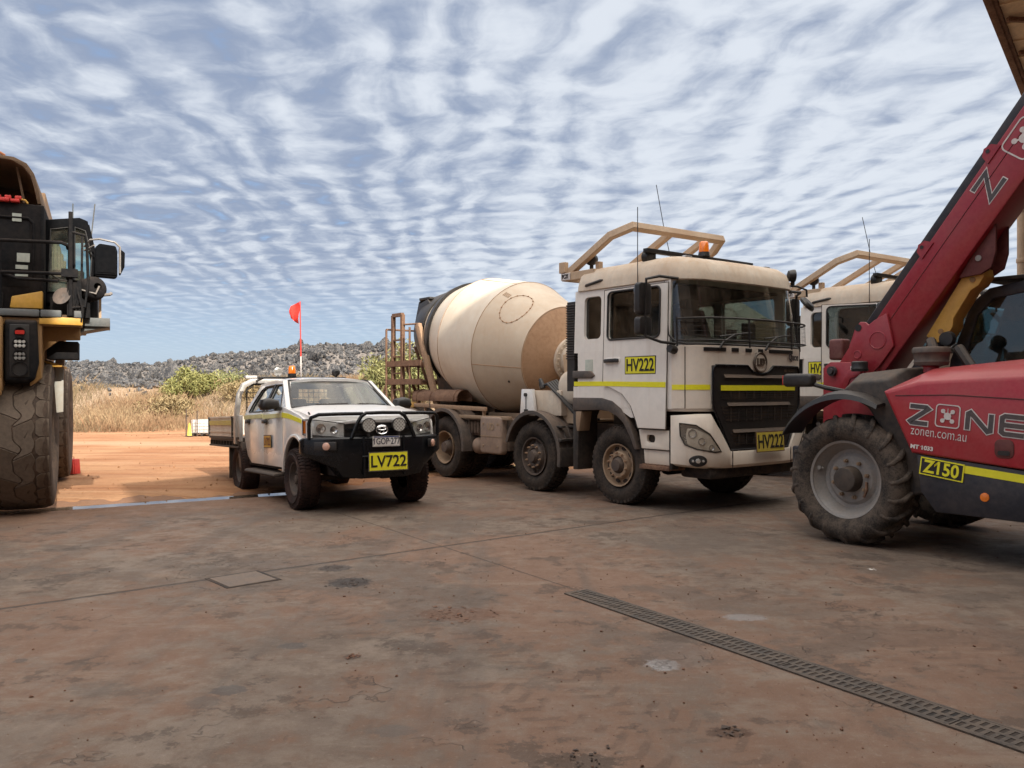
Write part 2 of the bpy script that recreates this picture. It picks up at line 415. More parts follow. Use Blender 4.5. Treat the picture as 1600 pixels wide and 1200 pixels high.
# tread: polygons in (angle fraction, y) laid on a tyre of radius R0 and raised by h
def tread(mb, R0, polys, h, drop=lambda y: 0.):
    for pl in polys:
        a = []; b = []
        for t, y in pl:
            for lst, rr in ((a, R0-.03-drop(y)), (b, R0+h-drop(y))):
                lst.append(Vector((rr*math.sin(t), y, rr*math.cos(t))))
        n = len(a)
        mb.mesh(a+b, [tuple(range(n))[::-1], tuple(range(n, 2*n))]+[(i, (i+1) % n, (i+1) % n+n, i+n) for i in range(n)])
# ------------------------------------------------------------------ ground
L0 = Vector((-6.28, 11.5)); LD = Vector((.851, .525)); LN = Vector((-.525, .851))      # the spoon drain at the edge of the slab
def sstep(a, b, x):
    t = np.clip((x-a)/(b-a), 0, 1); return t*t*(3-2*t)
def wav(x, y, seed=0.):
    return (np.sin(x*.37+y*.21+seed)+np.sin(x*.83-y*.61+1.7*seed)*.6+np.sin(x*1.9+y*1.3+2.3*seed)*.3+np.sin(-x*3.1+y*4.3+seed)*.15)
def ridge_h(x): return 3.10+1.20*sstep(-27, -9, x)-.9*sstep(2, 20, x)+.9*sstep(-32, -60, x)
def zg(x, y):
    x = np.asarray(x, float); y = np.asarray(y, float)
    s = (x-L0.x)*LN.x+(y-L0.y)*LN.y
    z = -.125*np.exp(-(s/.44)**2)*sstep(-1.6, -3.2, x)
    u = y+.05*x+.9*wav(x*.5, 0, 3.)
    z = z+1.75*sstep(28.5, 41, u)+(ridge_h(x)-1.75)*sstep(41, 54, u)
    z = z+sstep(29, 34, u)*.10*wav(x*1.3, y*1.3, 1.)+sstep(40, 46, u)*.06*wav(x*2.2, y*2.2, 5.)+.012*wav(x*1.1, y*1.1, 2.)*sstep(15, 18, y)
    return z

def dirt_material():
    m, T, b = newmat('red_dirt')
    oc = T.node('ShaderNodeTexCoord').outputs['Object']
    x, y, z = T.sep(oc)
    n1 = T.noise(oc, .5, 6, .6); n2 = T.noise(oc, 6, 6, .65); n3 = T.noise(oc, 55, 4, .7)
    tr = T.noise(T.mapping(oc, (.10, 1.5, 1), (0, 0, R(-12))), 1.0, 5, .6)
    c = T.mix(T.ramp(n1, .35, .65), (.36, .165, .080), (.45, .245, .130))
    c = T.mix(T.math('MULTIPLY', T.ramp(tr, .45, .70), .45), c, (.52, .33, .20))
    c = T.mix(T.math('MULTIPLY', T.ramp(tr, .46, .34), .7), c, (.25, .115, .058))
    tr2 = T.noise(T.mapping(oc, (.22, 5.5, 1), (0, 0, R(-9))), 1.0, 8, .7)
    c = T.mix(T.math('MULTIPLY', T.ramp(tr2, .50, .38), .65), c, (.24, .105, .05))
    c = T.mix(T.math('MULTIPLY', T.ramp(tr2, .56, .68), .5), c, (.56, .38, .25))
    # a pale graded strip across the yard
    band = T.math('ABSOLUTE', T.math('SUBTRACT', T.math('ADD', y, T.math('MULTIPLY', n1, 1.2)), 24.6))
    c = T.mix(T.math('MULTIPLY', T.ramp(band, 1.3, .3), .65), c, (.50, .345, .22))
    wet = T.ramp(T.noise(T.mapping(oc, (.22, .8, 1)), 1.0, 4, .6), .60, .72)
    c = T.mix(T.math('MULTIPLY', wet, .4), c, (.22, .125, .085))
    # stones and sticks on the slope behind
    c = T.mix(T.ramp(z, .12, .5), c, T.mix(T.ramp(n2, .35, .65), (.27, .185, .12), (.42, .31, .21)))
    c = T.mix(T.ramp(z, 1.7, 2.3), c, T.mix(T.ramp(n2, .35, .65), (.10, .095, .09), (.24, .225, .21)))
    c = T.mix(T.math('MULTIPLY', T.ramp(n3, .35, .7), .28), c, (.30, .18, .11))
    T.put(b.inputs['Base Color'], c); b.inputs['Roughness'].default_value = .95; b.inputs['Specular IOR Level'].default_value = .15
    bn = T.node('ShaderNodeBump'); bn.inputs['Strength'].default_value = .9; bn.inputs['Distance'].default_value = .09
    T.put(bn.inputs['Height'], T.math('ADD', T.math('MULTIPLY', n2, .8), T.math('ADD', T.math('MULTIPLY', n3, .3), T.math('MULTIPLY', tr, 1.2))))
    T.l.new(bn.outputs[0], b.inputs['Normal'])
    return m

def concrete_material():
    m, T, b = newmat('stained_concrete')
    oc = T.node('ShaderNodeTexCoord').outputs['Object']
    x, y, z = T.sep(oc)
    n0 = T.noise(oc, .22, 9, .66); n1 = T.noise(oc, .8, 11, .70); n2 = T.noise(oc, 4.2, 10, .72); n3 = T.noise(oc, 26, 6, .74); n4 = T.noise(oc, 140, 3, .7)
    drag = T.noise(T.mapping(oc, (.55, 3.2, 1), (0, 0, R(-28))), 1.0, 11, .74)
    off = lambda a_, b_: T.vmath('ADD', oc, (a_, b_, 0.))
    c = T.mix(T.ramp(n1, .38, .62), (.132, .096, .073), (.200, .150, .114))
    c = T.mix(T.math('MULTIPLY', T.ramp(n2, .42, .60), .7), c, (.112, .083, .065))
    # films of red dust, with edges
    red = T.math('ADD', T.math('MULTIPLY', n0, .72), T.math('MULTIPLY', n2, .30))
    c = T.mix(T.math('MULTIPLY', T.ramp(red, .455, .54), .72), c, (.195, .108, .070))
    c = T.mix(T.math('MULTIPLY', T.ramp(drag, .55, .63), .55), c, (.230, .168, .126))
    pat = T.noise(off(11., 3.), .55, 12, .74, dist=.3)
    c = T.mix(T.math('MULTIPLY', T.ramp(pat, .52, .565), .62), c, (.105, .080, .064))
    pat2 = T.noise(off(2., 17.), .75, 12, .73, dist=.3)
    c = T.mix(T.math('MULTIPLY', T.ramp(pat2, .55, .59), .45), c, (.215, .168, .132))
    # worn traffic lanes and dark damp patches
    lane = T.noise(T.mapping(oc, (1.5, .16, 1), (0, 0, R(33))), 1.0, 6, .66)
    c = T.mix(T.math('MULTIPLY', T.ramp(lane, .52, .64), .5), c, (.095, .076, .064))
    c = T.mix(T.math('MULTIPLY', T.ramp(T.math('MULTIPLY_ADD', n2, .4, T.math('MULTIPLY', T.noise(off(31., 5.), 1.3, 10, .72), .8)), .655, .69), .62), c, (.068, .050, .040))
    scuff = T.noise(T.mapping(oc, (9., .9, 1), (0, 0, R(52))), 1.0, 5, .7)
    c = T.mix(T.math('MULTIPLY', T.math('MULTIPLY', T.ramp(scuff, .60, .74), T.ramp(n1, .42, .6)), .5), c, (.075, .058, .048))
    # tread prints left by big tyres
    for tx, ty, ax_, ay_, wd in ((1.80, 6.32, .51, -.86, .17), (2.28, 6.25, .51, -.86, .16), (-1.2, 6.6, .60, -.80, .15), (-3.1, 8.2, .62, -.78, .16)):
        ddx = T.math('SUBTRACT', x, tx); ddy = T.math('SUBTRACT', y, ty)
        sl = T.math('ADD', T.math('MULTIPLY', ddx, ax_), T.math('MULTIPLY', ddy, ay_)); tl = T.math('ADD', T.math('MULTIPLY', ddx, -ay_), T.math('MULTIPLY', ddy, ax_))
        tl = T.math('ABSOLUTE', T.math('ADD', tl, T.math('MULTIPLY', T.math('SUBTRACT', n1, .5), .12)))
        zig = T.math('SINE', T.math('ADD', T.math('MULTIPLY', sl, 46.0), T.math('ADD', T.math('MULTIPLY', tl, 26.0), T.math('MULTIPLY', n2, 5.0))))
        g = T.math('MULTIPLY', T.math('MULTIPLY', T.ramp(zig, .1, .6), T.ramp(tl, wd, wd*.75)), T.ramp(n2, .40, .54))
        c = T.mix(T.math('MULTIPLY', g, .42), c, (.080, .055, .042))
    # dirt tracked in from the yard
    s = T.math('ADD', T.math('MULTIPLY', T.math('SUBTRACT', x, L0.x), LN.x), T.math('MULTIPLY', T.math('SUBTRACT', y, L0.y), LN.y))
    s2 = T.math('ADD', s, T.math('MULTIPLY', T.math('SUBTRACT', n1, .5), 3.0))
    leftw = T.ramp(x, 1.0, -5.0)
    c = T.mix(T.math('MULTIPLY', T.ramp(s2, -2.6, -.1), T.math('MULTIPLY_ADD', leftw, .50, .42)), c, (.175, .090, .048))
    spill = T.math('ADD', s, T.math('MULTIPLY', T.math('SUBTRACT', n2, .5), 1.3))
    c = T.mix(T.math('MULTIPLY', T.ramp(spill, -.60, -.2), .9), c, (.24, .125, .07))
    # oil drops and clods
    v = T.voro(T.vmath('ADD', oc, T.vmath('SCALE', T.comb(n2, n3, 0.), None)), 2.3)
    vn = T.node('ShaderNodeTexVoronoi'); T.put(vn.inputs['Vector'], oc); vn.inputs['Scale'].default_value = 2.6
    vd = T.math('ADD', vn.outputs['Distance'], T.math('MULTIPLY', T.math('SUBTRACT', n3, .5), .16))
    pick = T.ramp(T.sep(vn.outputs['Color'])[0], .45, .49)
    size = T.math('MULTIPLY_ADD', T.sep(vn.outputs['Color'])[1], .14, .02)
    drop = T.math('MULTIPLY', T.math('MULTIPLY', T.math('LESS_THAN', vd, size), pick), .75)
    c = T.mix(drop, c, (.085, .068, .058))
    vn2 = T.node('ShaderNodeTexVoronoi'); T.put(vn2.inputs['Vector'], T.vmath('ADD', oc, (5.5, 3.3, 0.))); vn2.inputs['Scale'].default_value = 9.
    vd2 = T.math('ADD', vn2.outputs['Distance'], T.math('MULTIPLY', T.math('SUBTRACT', n4, .5), .25))
    pick2 = T.ramp(T.sep(vn2.outputs['Color'])[0], .74, .78)
    c = T.mix(T.math('MULTIPLY', T.math('MULTIPLY', T.ramp(vd2, .22, .12), pick2), T.ramp(n1, .40, .62)), c, (.11, .075, .055))
    # named stains: (x, y, rx, ry, colour, strength)
    SP = [(-1.36, 5.16, .10, .075, (.075, .065, .06), .75), (-1.497, 4.40, .11, .085, (.08, .07, .065), .75), (-1.33, 6.84, .20, .20, (.03, .026, .026), .9), (-1.58, 7.38, .17, .16, (.05, .042, .04), .8),
          (-.36, 5.88, .34, .20, (.13, .065, .04), .65), (-.55, 3.88, .12, .08, (.10, .085, .075), .6), (-1.57, 4.23, .10, .10, (.10, .085, .075), .5), (.87, 4.81, .11, .115, (.30, .29, .29), .85),
          (1.63, 5.80, .17, .10, (.27, .26, .26), .6), (1.01, 3.86, .13, .07, (.075, .04, .025), .8), (.30, 3.56, .20, .09, (.06, .038, .026), .8), (.98, 5.0, .25, .30, (.13, .10, .085), .5),
          (1.95, 6.02, .45, .30, (.12, .09, .07), .45), (2.5, 5.4, .6, .3, (.13, .085, .062), .5), (-.95, 4.95, .06, .05, (.07, .045, .035), .75), (-2.1, 7.55, .55, .18, (.12, .095, .08), .5)]
    for sx, sy, rx, ry, col, k in SP:
        ux = T.math('DIVIDE', T.math('SUBTRACT', x, sx), rx); uy = T.math('DIVIDE', T.math('SUBTRACT', y, sy), ry)
        dd = T.math('SQRT', T.math('ADD', T.math('MULTIPLY', ux, ux), T.math('MULTIPLY', uy, uy)))
        dd = T.math('ADD', dd, T.math('MULTIPLY', T.math('SUBTRACT', n3, .5), 1.5))
        c = T.mix(T.math('MULTIPLY', T.ramp(dd, 1.0, .72), k), c, col)
    # joints and cracks
    def line(px, py, dxx, dyy, w, wob, gate=None):
        t = T.math('ABSOLUTE', T.math('ADD', T.math('ADD', T.math('MULTIPLY', T.math('SUBTRACT', x, px), -dyy), T.math('MULTIPLY', T.math('SUBTRACT', y, py), dxx)), T.math('MULTIPLY', T.math('SUBTRACT', n2, .5), wob)))
        g = T.ramp(t, w, w*.45)
        return T.math('MULTIPLY', g, gate) if gate is not None else g
    j = line(-2.515, 6.957, .784, .621, .034, .07, T.ramp(n1, .30, .46))
    j = T.math('MAXIMUM', j, T.math('MULTIPLY', line(-.36, 7.88, -.56, .83, .011, .015), .8))
    j = T.math('MAXIMUM', j, T.math('MULTIPLY', line(2.2, 10.5, -.56, .83, .012, .015), .6))
    crack = T.math('ADD', T.noise(oc, .9, 4, .6), 0.)
    ck = T.math('ABSOLUTE', T.math('SUBTRACT', T.noise(T.vmath('ADD', oc, (4.4, 8.8, 0.)), .42, 6, .62), .5))
    j = T.math('MAXIMUM', j, T.math('MULTIPLY', T.math('MULTIPLY', T.ramp(ck, .0035, .001), T.ramp(crack, .50, .58)), .55))
    c = T.mix(T.math('MULTIPLY', j, .85), c, (.055, .042, .036))
    c = T.mix(T.math('MULTIPLY', T.ramp(n4, .35, .7), .38), c, (.085, .068, .056))
    c = T.mix(T.math('MULTIPLY', T.ramp(n3, .56, .74), .5), c, (.32, .26, .21))
    T.put(b.inputs['Base Color'], c)
    T.put(b.inputs['Roughness'], T.ramp(n2, .3, .7, .60, .92)); b.inputs['Specular IOR Level'].default_value = .28
    bn = T.node('ShaderNodeBump'); bn.inputs['Strength'].default_value = .8; bn.inputs['Distance'].default_value = .014
    T.put(bn.inputs['Height'], T.math('SUBTRACT', T.math('ADD', T.math('MULTIPLY', n3, .7), T.math('ADD', T.math('MULTIPLY', n4, .25), T.math('MULTIPLY', n2, .7))), T.math('MULTIPLY', j, 1.4)))
    T.l.new(bn.outputs[0], b.inputs['Normal'])
    return m
M['dirt'] = dirt_material(); M['concrete'] = concrete_material()

def make_ground():
    def lines(lo, hi, step, far): return np.concatenate([-np.array(far[::-1])+lo, np.arange(lo, hi+1e-6, step), np.array(far)+hi])
    far = [2, 5, 10, 20, 40, 80, 160, 320, 640, 1200]
    xs = np.concatenate([-np.array(far[::-1])-46, np.arange(-46, -14, .8), np.arange(-14, 6, .22), np.arange(6, 30.1, .8), np.array(far)+30.])
    ys = np.concatenate([-np.array(far[::-1])-4., np.arange(-4, 9, .8), np.arange(9, 19, .22), np.arange(19, 60.1, .6), np.array(far)+60.])
    X, Y = np.meshgrid(xs, ys, indexing='ij'); Z = zg(X, Y)
    s = (X-L0.x)*LN.x+(Y-L0.y)*LN.y
    Z = Z-.012-.10*sstep(-.4, -1.2, s)
    n, k = X.shape; V = np.stack([X, Y, Z], -1).reshape(-1, 3)
    i, j = np.meshgrid(np.arange(n-1), np.arange(k-1), indexing='ij'); a = (i*k+j).ravel()
    struct(mesh_np('ground', V, np.stack([a, a+k, a+k+1, a+1], -1), M['dirt'], smooth=True))
    ps = np.concatenate([np.arange(-26, -6, 2.), np.arange(-6, 9, .08), np.arange(9, 44, 2.)]); qs = np.concatenate([np.arange(-40, -3, 1.), np.arange(-3, .42, .07), [.47]])
    P, Q = np.meshgrid(ps, qs, indexing='ij')
    rag = .14*np.sin(P*2.1)+.10*np.sin(P*5.3+1)+.07*np.sin(P*11.7+2)+.04*np.sin(P*23.1)
    Qe = Q+rag*sstep(.1, .47, Q)
    X = L0.x+P*LD.x+Qe*LN.x; Y = L0.y+P*LD.y+Qe*LN.y; Z = zg(X, Y)-.016*sstep(.3, .47, Q)
    n, k = X.shape; V = np.stack([X, Y, Z], -1).reshape(-1, 3)
    i, j = np.meshgrid(np.arange(n-1), np.arange(k-1), indexing='ij'); a = (i*k+j).ravel()
    struct(mesh_np('concrete_apron', V, np.stack([a, a+k, a+k+1, a+1], -1), M['concrete'], smooth=True))
make_ground()

def water_material():
    m, T, b = newmat('puddle_water')
    b.inputs['Base Color'].default_value = (.10, .075, .055, 1); b.inputs['Roughness'].default_value = .03; b.inputs['IOR'].default_value = 1.33
    b.inputs['Specular IOR Level'].default_value = .9
    return m
M['water'] = water_material()
def make_puddle():
    mb = MB(); n = 40; rg = []
    for i in range(n+1):
        p = -1.6+5.4*i/n; w = .25*math.sin(math.pi*min(1, (i+.6)/6 if i < 6 else 1)*.5)*(1 if i < n-5 else (n-i)/5+.02)+.02*math.sin(i*1.7)
        rg.append((Vector((*(L0+LD*p-LN*w), -.082)), Vector((*(L0+LD*p+LN*w), -.082))))
    b = [[mb.bm.verts.new(q) for q in r] for r in rg]
    for a, c in zip(b, b[1:]): mb._f([a[0], a[1], c[1], c[0]])
    o = mb.build('water', M['water']); struct(o)
    mb = MB(); pts = [(-.3+1.0*math.cos(t)*(1+.2*math.sin(3*t)), 16.9+.35*math.sin(t)*(1+.25*math.cos(2*t))) for t in np.linspace(0, 2*math.pi, 28, endpoint=False)]
    mb.mesh([(x, y, .016) for x, y in pts], [tuple(range(28))]); struct(mb.build('puddle_water', M['water']))
make_puddle()

# ------------------------------------------------------------------ floor drain, cover, scraps
M['drain_iron'] = paint('grate_iron', (.050, .041, .035), .6, .40, (.14, .10, .072), scale=6, metal=.2, var=.3)
def make_floor_drain():
    st = Vector((.51, 6.50, 0)); dr = Vector((.546, -.838, 0)); nr = Vector((.838, .546, 0)); LEN = 5.4; W = .105
    root = thing('floor_drain', 'long black slotted drain grate set in the concrete floor', 'drain', (st.x, st.y, 0), math.atan2(dr.y, dr.x))
    # local: x along, y across
    mb = MB(); mb.box(0, LEN, -W, W, .0045, .006); mb.build('channel', M['dark'], root)
    mb = MB()
    mb.box(-.02, LEN, W-.006, W+.010, .003, .010); mb.box(-.02, LEN, -W-.010, -W+.006, .003, .010); mb.box(-.02, .005, -W, W, .003, .010)
    mb.build('frame', M['drain_iron'], root)
    mb = MB(); seg = .5; k = 0
    for i in range(int(LEN/seg)):
        x0 = i*seg+.004; x1 = (i+1)*seg-.004
        for y0, y1 in ((-W+.008, -W+.028), (-.013, .013), (W-.028, W-.008)): mb.box(x0, x1, y0, y1, .0065, .0095)
        n = 11
        for q in range(n+1):
            xx = x0+(x1-x0)*q/n
            for (y0, y1, sh) in ((-W+.02, -.01, .0), (.01, W-.02, .02)):
                a = max(x0, xx-.011+sh); c = min(x1, xx+.011+sh)
                if c > a: mb.box(a, c, y0, y1, .006, .009)
    mb.build('grate', M['drain_iron'], root)
make_floor_drain()

def make_cover():
    def G(px, py): Y = 2080/(py-606.); return Vector(((px-800)/1300*Y, Y, 0))
    a, b, c, e = G(328, 905), G(411, 889), G(430, 909), G(347, 919)
    o = (a+b+c+e)/4; u = ((b-a)+(c-e)).normalized(); L = ((b-a).length+(c-e).length)/4; W = ((e-a).length+(c-b).length)/4
    root = thing('access_cover', 'square concrete access cover let into the floor beside the slab joint', 'cover', (o.x, o.y, 0), math.atan2(u.y, u.x))
    mb = MB(); mb.holed([(-L, -W), (L, -W), (L, W), (-L, W)], [[(-L+.022, -W+.022), (L-.022, -W+.022), (L-.022, W-.022), (-L+.022, W-.022)]], lambda x, y, t: Vector((x, y, .004-t)), .003)
    mb.build('rim', M['dark'], root)
    mb = MB(); mb.box(-L+.028, L-.028, -W+.028, W-.028, .001, .006); mb.build('lid', paint('cover_concrete', (.125, .10, .085), .9, .4, (.17, .115, .08), scale=5, bump=.4), root, .002, 1)
make_cover()

def scrap(name, label, cat, x, y, r, mat, n=7, flat=.3, seed=1, group=None):
    n = n*3; rn = random.Random(seed); mb = MB()
    for k in range(n):
        cx, cy = rn.gauss(0, r*.45), rn.gauss(0, r*.4); q = min(.011, r*.2)*rn.uniform(.15, .6)*(1+rn.random()**4)
        vs = [mb.bm.verts.new((cx+rn.gauss(0, q), cy+rn.gauss(0, q), max(.002, q*flat+rn.gauss(0, q*flat)))) for _ in range(9)]
        bmesh.ops.convex_hull(mb.bm, input=vs)
    lo = [v for v in mb.bm.verts if not v.link_faces]
    bmesh.ops.delete(mb.bm, geom=lo, context='VERTS')
    o = mb.build(name, mat, None, smooth=False, loc=(x, y, .002)); tag(o, label, cat, group)
    if n > 20: o['kind'] = 'stuff'
    return o
M['clod'] = paint('dark_clod', (.055, .042, .036), .95, .3, (.10, .06, .04), scale=20, bump=.5)
M['clod_red'] = paint('red_clod', (.13, .06, .036), .95, .3, (.19, .10, .06), scale=20, bump=.5)
scrap('dirt_clods', 'scatter of black clods on the oil stain in mid floor', 'clods', -1.33, 6.80, .17, M['clod'], 22, .35, 3)
scrap('dirt_clods', 'smaller scatter of dark clods just behind the black oil stain', 'clods', -1.60, 7.38, .14, M['clod'], 12, .25, 4)
scrap('dirt_clods', 'wide scatter of red brown dirt crumbs on bare floor left of the drain', 'clods', -.36, 5.88, .30, M['clod_red'], 30, .14, 5)
scrap('dirt_clods', 'small dark red clod beside the round oil spots', 'clods', -.95, 4.95, .055, M['clod_red'], 9, .4, 6)
scrap('dirt_clods', 'dark mud crumbs in the floor near the foot of the drain', 'clods', 1.01, 3.86, .10, M['clod'], 9, .25, 8)
scrap('dirt_clods', 'dark mud crumbs at the bottom edge of the picture', 'clods', .32, 3.56, .16, M['clod'], 12, .22, 9)
scrap('paper_scrap', 'torn white paper scrap lying on the floor by the large tyre', 'scrap', 3.17, 7.33, .05, M['cardboard'], 5, .25, 10)

# ------------------------------------------------------------------ rubble, grass, bushes
def rock_material():
    m, T, b = newmat('grey_rock')
    oc = T.node('ShaderNodeTexCoord').outputs['Object']; n1 = T.noise(oc, .8, 5, .6); n2 = T.noise(oc, 7, 5, .65)
    c = T.mix(T.ramp(n1, .4, .62), (.030, .032, .037), (.078, .077, .078)); c = T.mix(T.math('MULTIPLY', T.ramp(n2, .45, .7), .5), c, (.36, .31, .26))
    c = T.mix(T.math('MULTIPLY', T.ramp(n2, .42, .25), .6), c, (.06, .058, .062))
    T.put(b.inputs['Base Color'], c); b.inputs['Roughness'].default_value = .85; b.inputs['Specular IOR Level'].default_value = .3
    bn = T.node('ShaderNodeBump'); bn.inputs['Strength'].default_value = .6; bn.inputs['Distance'].default_value = .08; T.put(bn.inputs['Height'], n2); T.l.new(bn.outputs[0], b.inputs['Normal'])
    return m
M['rock'] = rock_material()
def rock_mesh(seed, n=16):
    rn = random.Random(seed); bm = bmesh.new()
    for _ in range(n):
        v = Vector((rn.gauss(0, 1), rn.gauss(0, 1), rn.gauss(0, 1))).normalized()
        bm.verts.new((v.x*rn.uniform(.8, 1.25), v.y*rn.uniform(.7, 1.1), v.z*rn.uniform(.55, .9)))
    r = bmesh.ops.convex_hull(bm, input=bm.verts); lo = [v for v in bm.verts if not v.link_faces]; bmesh.ops.delete(bm, geom=lo, context='VERTS')
    bmesh.ops.triangulate(bm, faces=bm.faces); bm.verts.index_update()
    V = np.array([v.co[:] for v in bm.verts]); F = np.array([[v.index for v in f.verts] for f in bm.faces]); bm.free(); return V, F
RK = [rock_mesh(100+i) for i in range(10)]
def rotm(a, b, c):
    return np.array((Matrix.Rotation(a, 3, 'X') @ Matrix.Rotation(b, 3, 'Y') @ Matrix.Rotation(c, 3, 'Z')))
def make_rubble():
    Vs = []; Fs = []; k = 0
    for i in range(12000):
        y = 40.5+RNG.random()**1.1*16; x = RNG.uniform(-36, 10)*(y/48)
        if RNG.random() < .12: y -= RNG.random()*3.5
        sz = .06+.17*RNG.random()**3
        V, F = RK[RNG.integers(10)]; V = V @ rotm(*(RNG.random(3)*6)).T*sz
        Vs.append(V+np.array([x, y, float(zg(x, y))+sz*.25])); Fs.append(F+k); k += len(V)
    o = mesh_np('rubble', np.concatenate(Vs), np.concatenate(Fs), M['rock']); struct(o, 'stuff')
    mes = []
    for V, F in RK:
        me = bpy.data.meshes.new('rock'); me.from_pydata([tuple(v) for v in V], [], [tuple(f) for f in F]); me.materials.append(M['rock']); mes.append(me)
    def rock(x, y, sz, label, group, sq=(1, 1, 1), lift=.15, seed=0, name='rock'):
        o = bpy.data.objects.new(name, mes[seed % 10]); COL.objects.link(o)
        o.location = (x, y, float(zg(x, y))+sz*lift); o.scale = (sz*sq[0], sz*sq[1], sz*sq[2]); rr = random.Random(seed); o.rotation_euler = (rr.random()*6, rr.random()*6, rr.random()*6)
        return tag(o, label, 'rock', group)
    for i in range(230):
        y = 41.0+RNG.random()*14.5; x = RNG.uniform(-36, -3)*(y/52)
        rock(x, y, .17+.30*RNG.random()**2.5, 'grey angular rock lying in the rubble heap', 'rocks on the rubble heap', seed=i)
    def P(px, py, Y): return (px-800)/1300*Y
    for px, Y, sz, lab, sq, sd in ((232, 47, .62, 'big pale split boulder standing highest on the left part of the heap', (1, .8, 1.1), 2), (212, 47, .5, 'dark boulder leaning against the left of the big pale split boulder', (1.3, .8, .7), 5),
                               (270, 46.5, .55, 'broad low boulder a little right of the big pale split boulder', (1.5, 1, .6), 7), (490, 47, .60, 'smooth pale boulder on the heap behind the orange flag pole', (1.3, 1, .8), 3),
                               (470, 53, .36, 'dark pointed boulder on the skyline just left of the flag pole', (1, .8, .8), 1), (598, 52, .42, 'white topped boulder on the skyline right above the grey green bush', (1.2, 1, .8), 9),
                               (128, 44, .34, 'upright dark rock on the skyline at the left end of the heap', (.7, .7, 1.2), 4), (400, 44, .45, 'brown flat rock at the lower edge of the heap above the work ute', (1.5, 1, .4), 6),
                               (570, 50, .38, 'wide grey boulder above the grey green bush', (1.4, 1, .6), 8)):
        rock((px-800)/1300*Y, Y, sz, lab, None, sq, .45, sd, 'boulder')
make_rubble()

def blades_np(pts, h, w, lean, rng, mat, name, kink=.4):
    n = len(pts); w = w*.62; a = rng.random(n)*2*np.pi; b = rng.random(n)*2*np.pi
    dx = np.stack([np.cos(a), np.sin(a), 0*a], -1)*(w*(.6+.8*rng.random(n)))[:, None]
    le = np.stack([np.cos(b), np.sin(b), 0*b], -1)*(h*lean*rng.random(n))[:, None]
    up = np.zeros((n, 3)); up[:, 2] = h
    V = np.stack([pts-dx, pts+dx, pts+up*.55+le*kink+dx*.7, pts+up+le], 1).reshape(-1, 3)
    k = np.arange(n)[:, None]*4; F = np.concatenate([k+np.array([[0, 1, 2]]), k+np.array([[0, 2, 3]])], 0)
    return mesh_np(name, V, F, mat)
def grass_material(name, c1, c2, c3):
    m, T, b = newmat(name); oc = T.node('ShaderNodeTexCoord').outputs['Object']
    n = T.noise(oc, .45, 4, .6); n2 = T.noise(oc, 9, 3, .6)
    c = T.mix(T.ramp(n, .4, .62), c1, c2); c = T.mix(T.ramp(n2, .42, .66), c, c3)
    T.put(b.inputs['Base Color'], c); b.inputs['Roughness'].default_value = .9; b.inputs['Specular IOR Level'].default_value = .1
    return m
M['grass'] = grass_material('dry_grass', (.27, .185, .11), (.36, .26, .15), (.19, .125, .075))
M['grass2'] = grass_material('dry_olive_grass', (.225, .17, .10), (.29, .22, .125), (.155, .115, .07))
M['reed'] = grass_material('dry_reeds', (.29, .175, .10), (.40, .285, .165), (.20, .125, .072))
def make_grass():
    def scatter(n, x0, x1, y0, y1, thr, seed):
        x = RNG.uniform(x0, x1, n)*1.0; y = RNG.uniform(y0, y1, n)
        d = wav(x*1.6, y*1.6, seed)+RNG.normal(0, .5, n); k = d > thr; x, y = x[k], y[k]
        return np.stack([x, y, zg(x, y)-.02], -1)
    p = scatter(34000, -26, 3, 29.6, 40.5, -.6, 2.); h = .8*(.22+.3*RNG.random(len(p)))*(.7+.6*(wav(p[:, 0], p[:, 1], 9) > 0))
    struct(blades_np(p, h, .012, .7, RNG, M['grass2'], 'dry_grass'), 'stuff')
    p = scatter(52000, -20.5, 0, 29.8, 41.0, .1, 6.); p = p[(p[:, 0] > -18.5+1.6*RNG.random(len(p)))]; h = .75*(.25+.75*RNG.random(len(p))**1.6)*(.55+.45*sstep(40.5, 33, p[:, 1]))*(.6+.25*(1+np.sin(p[:, 0]*.8+1)))
    struct(blades_np(p, h, .012, .55, RNG, M['reed'], 'dry_reeds'), 'stuff')
    p = scatter(9000, -28, 4, 31, 42.5, .4, 8.); h = .18+.38*RNG.random(len(p))
    struct(blades_np(p, h, .013, .9, RNG, M['grass'], 'dry_scrub'), 'stuff')
make_grass()

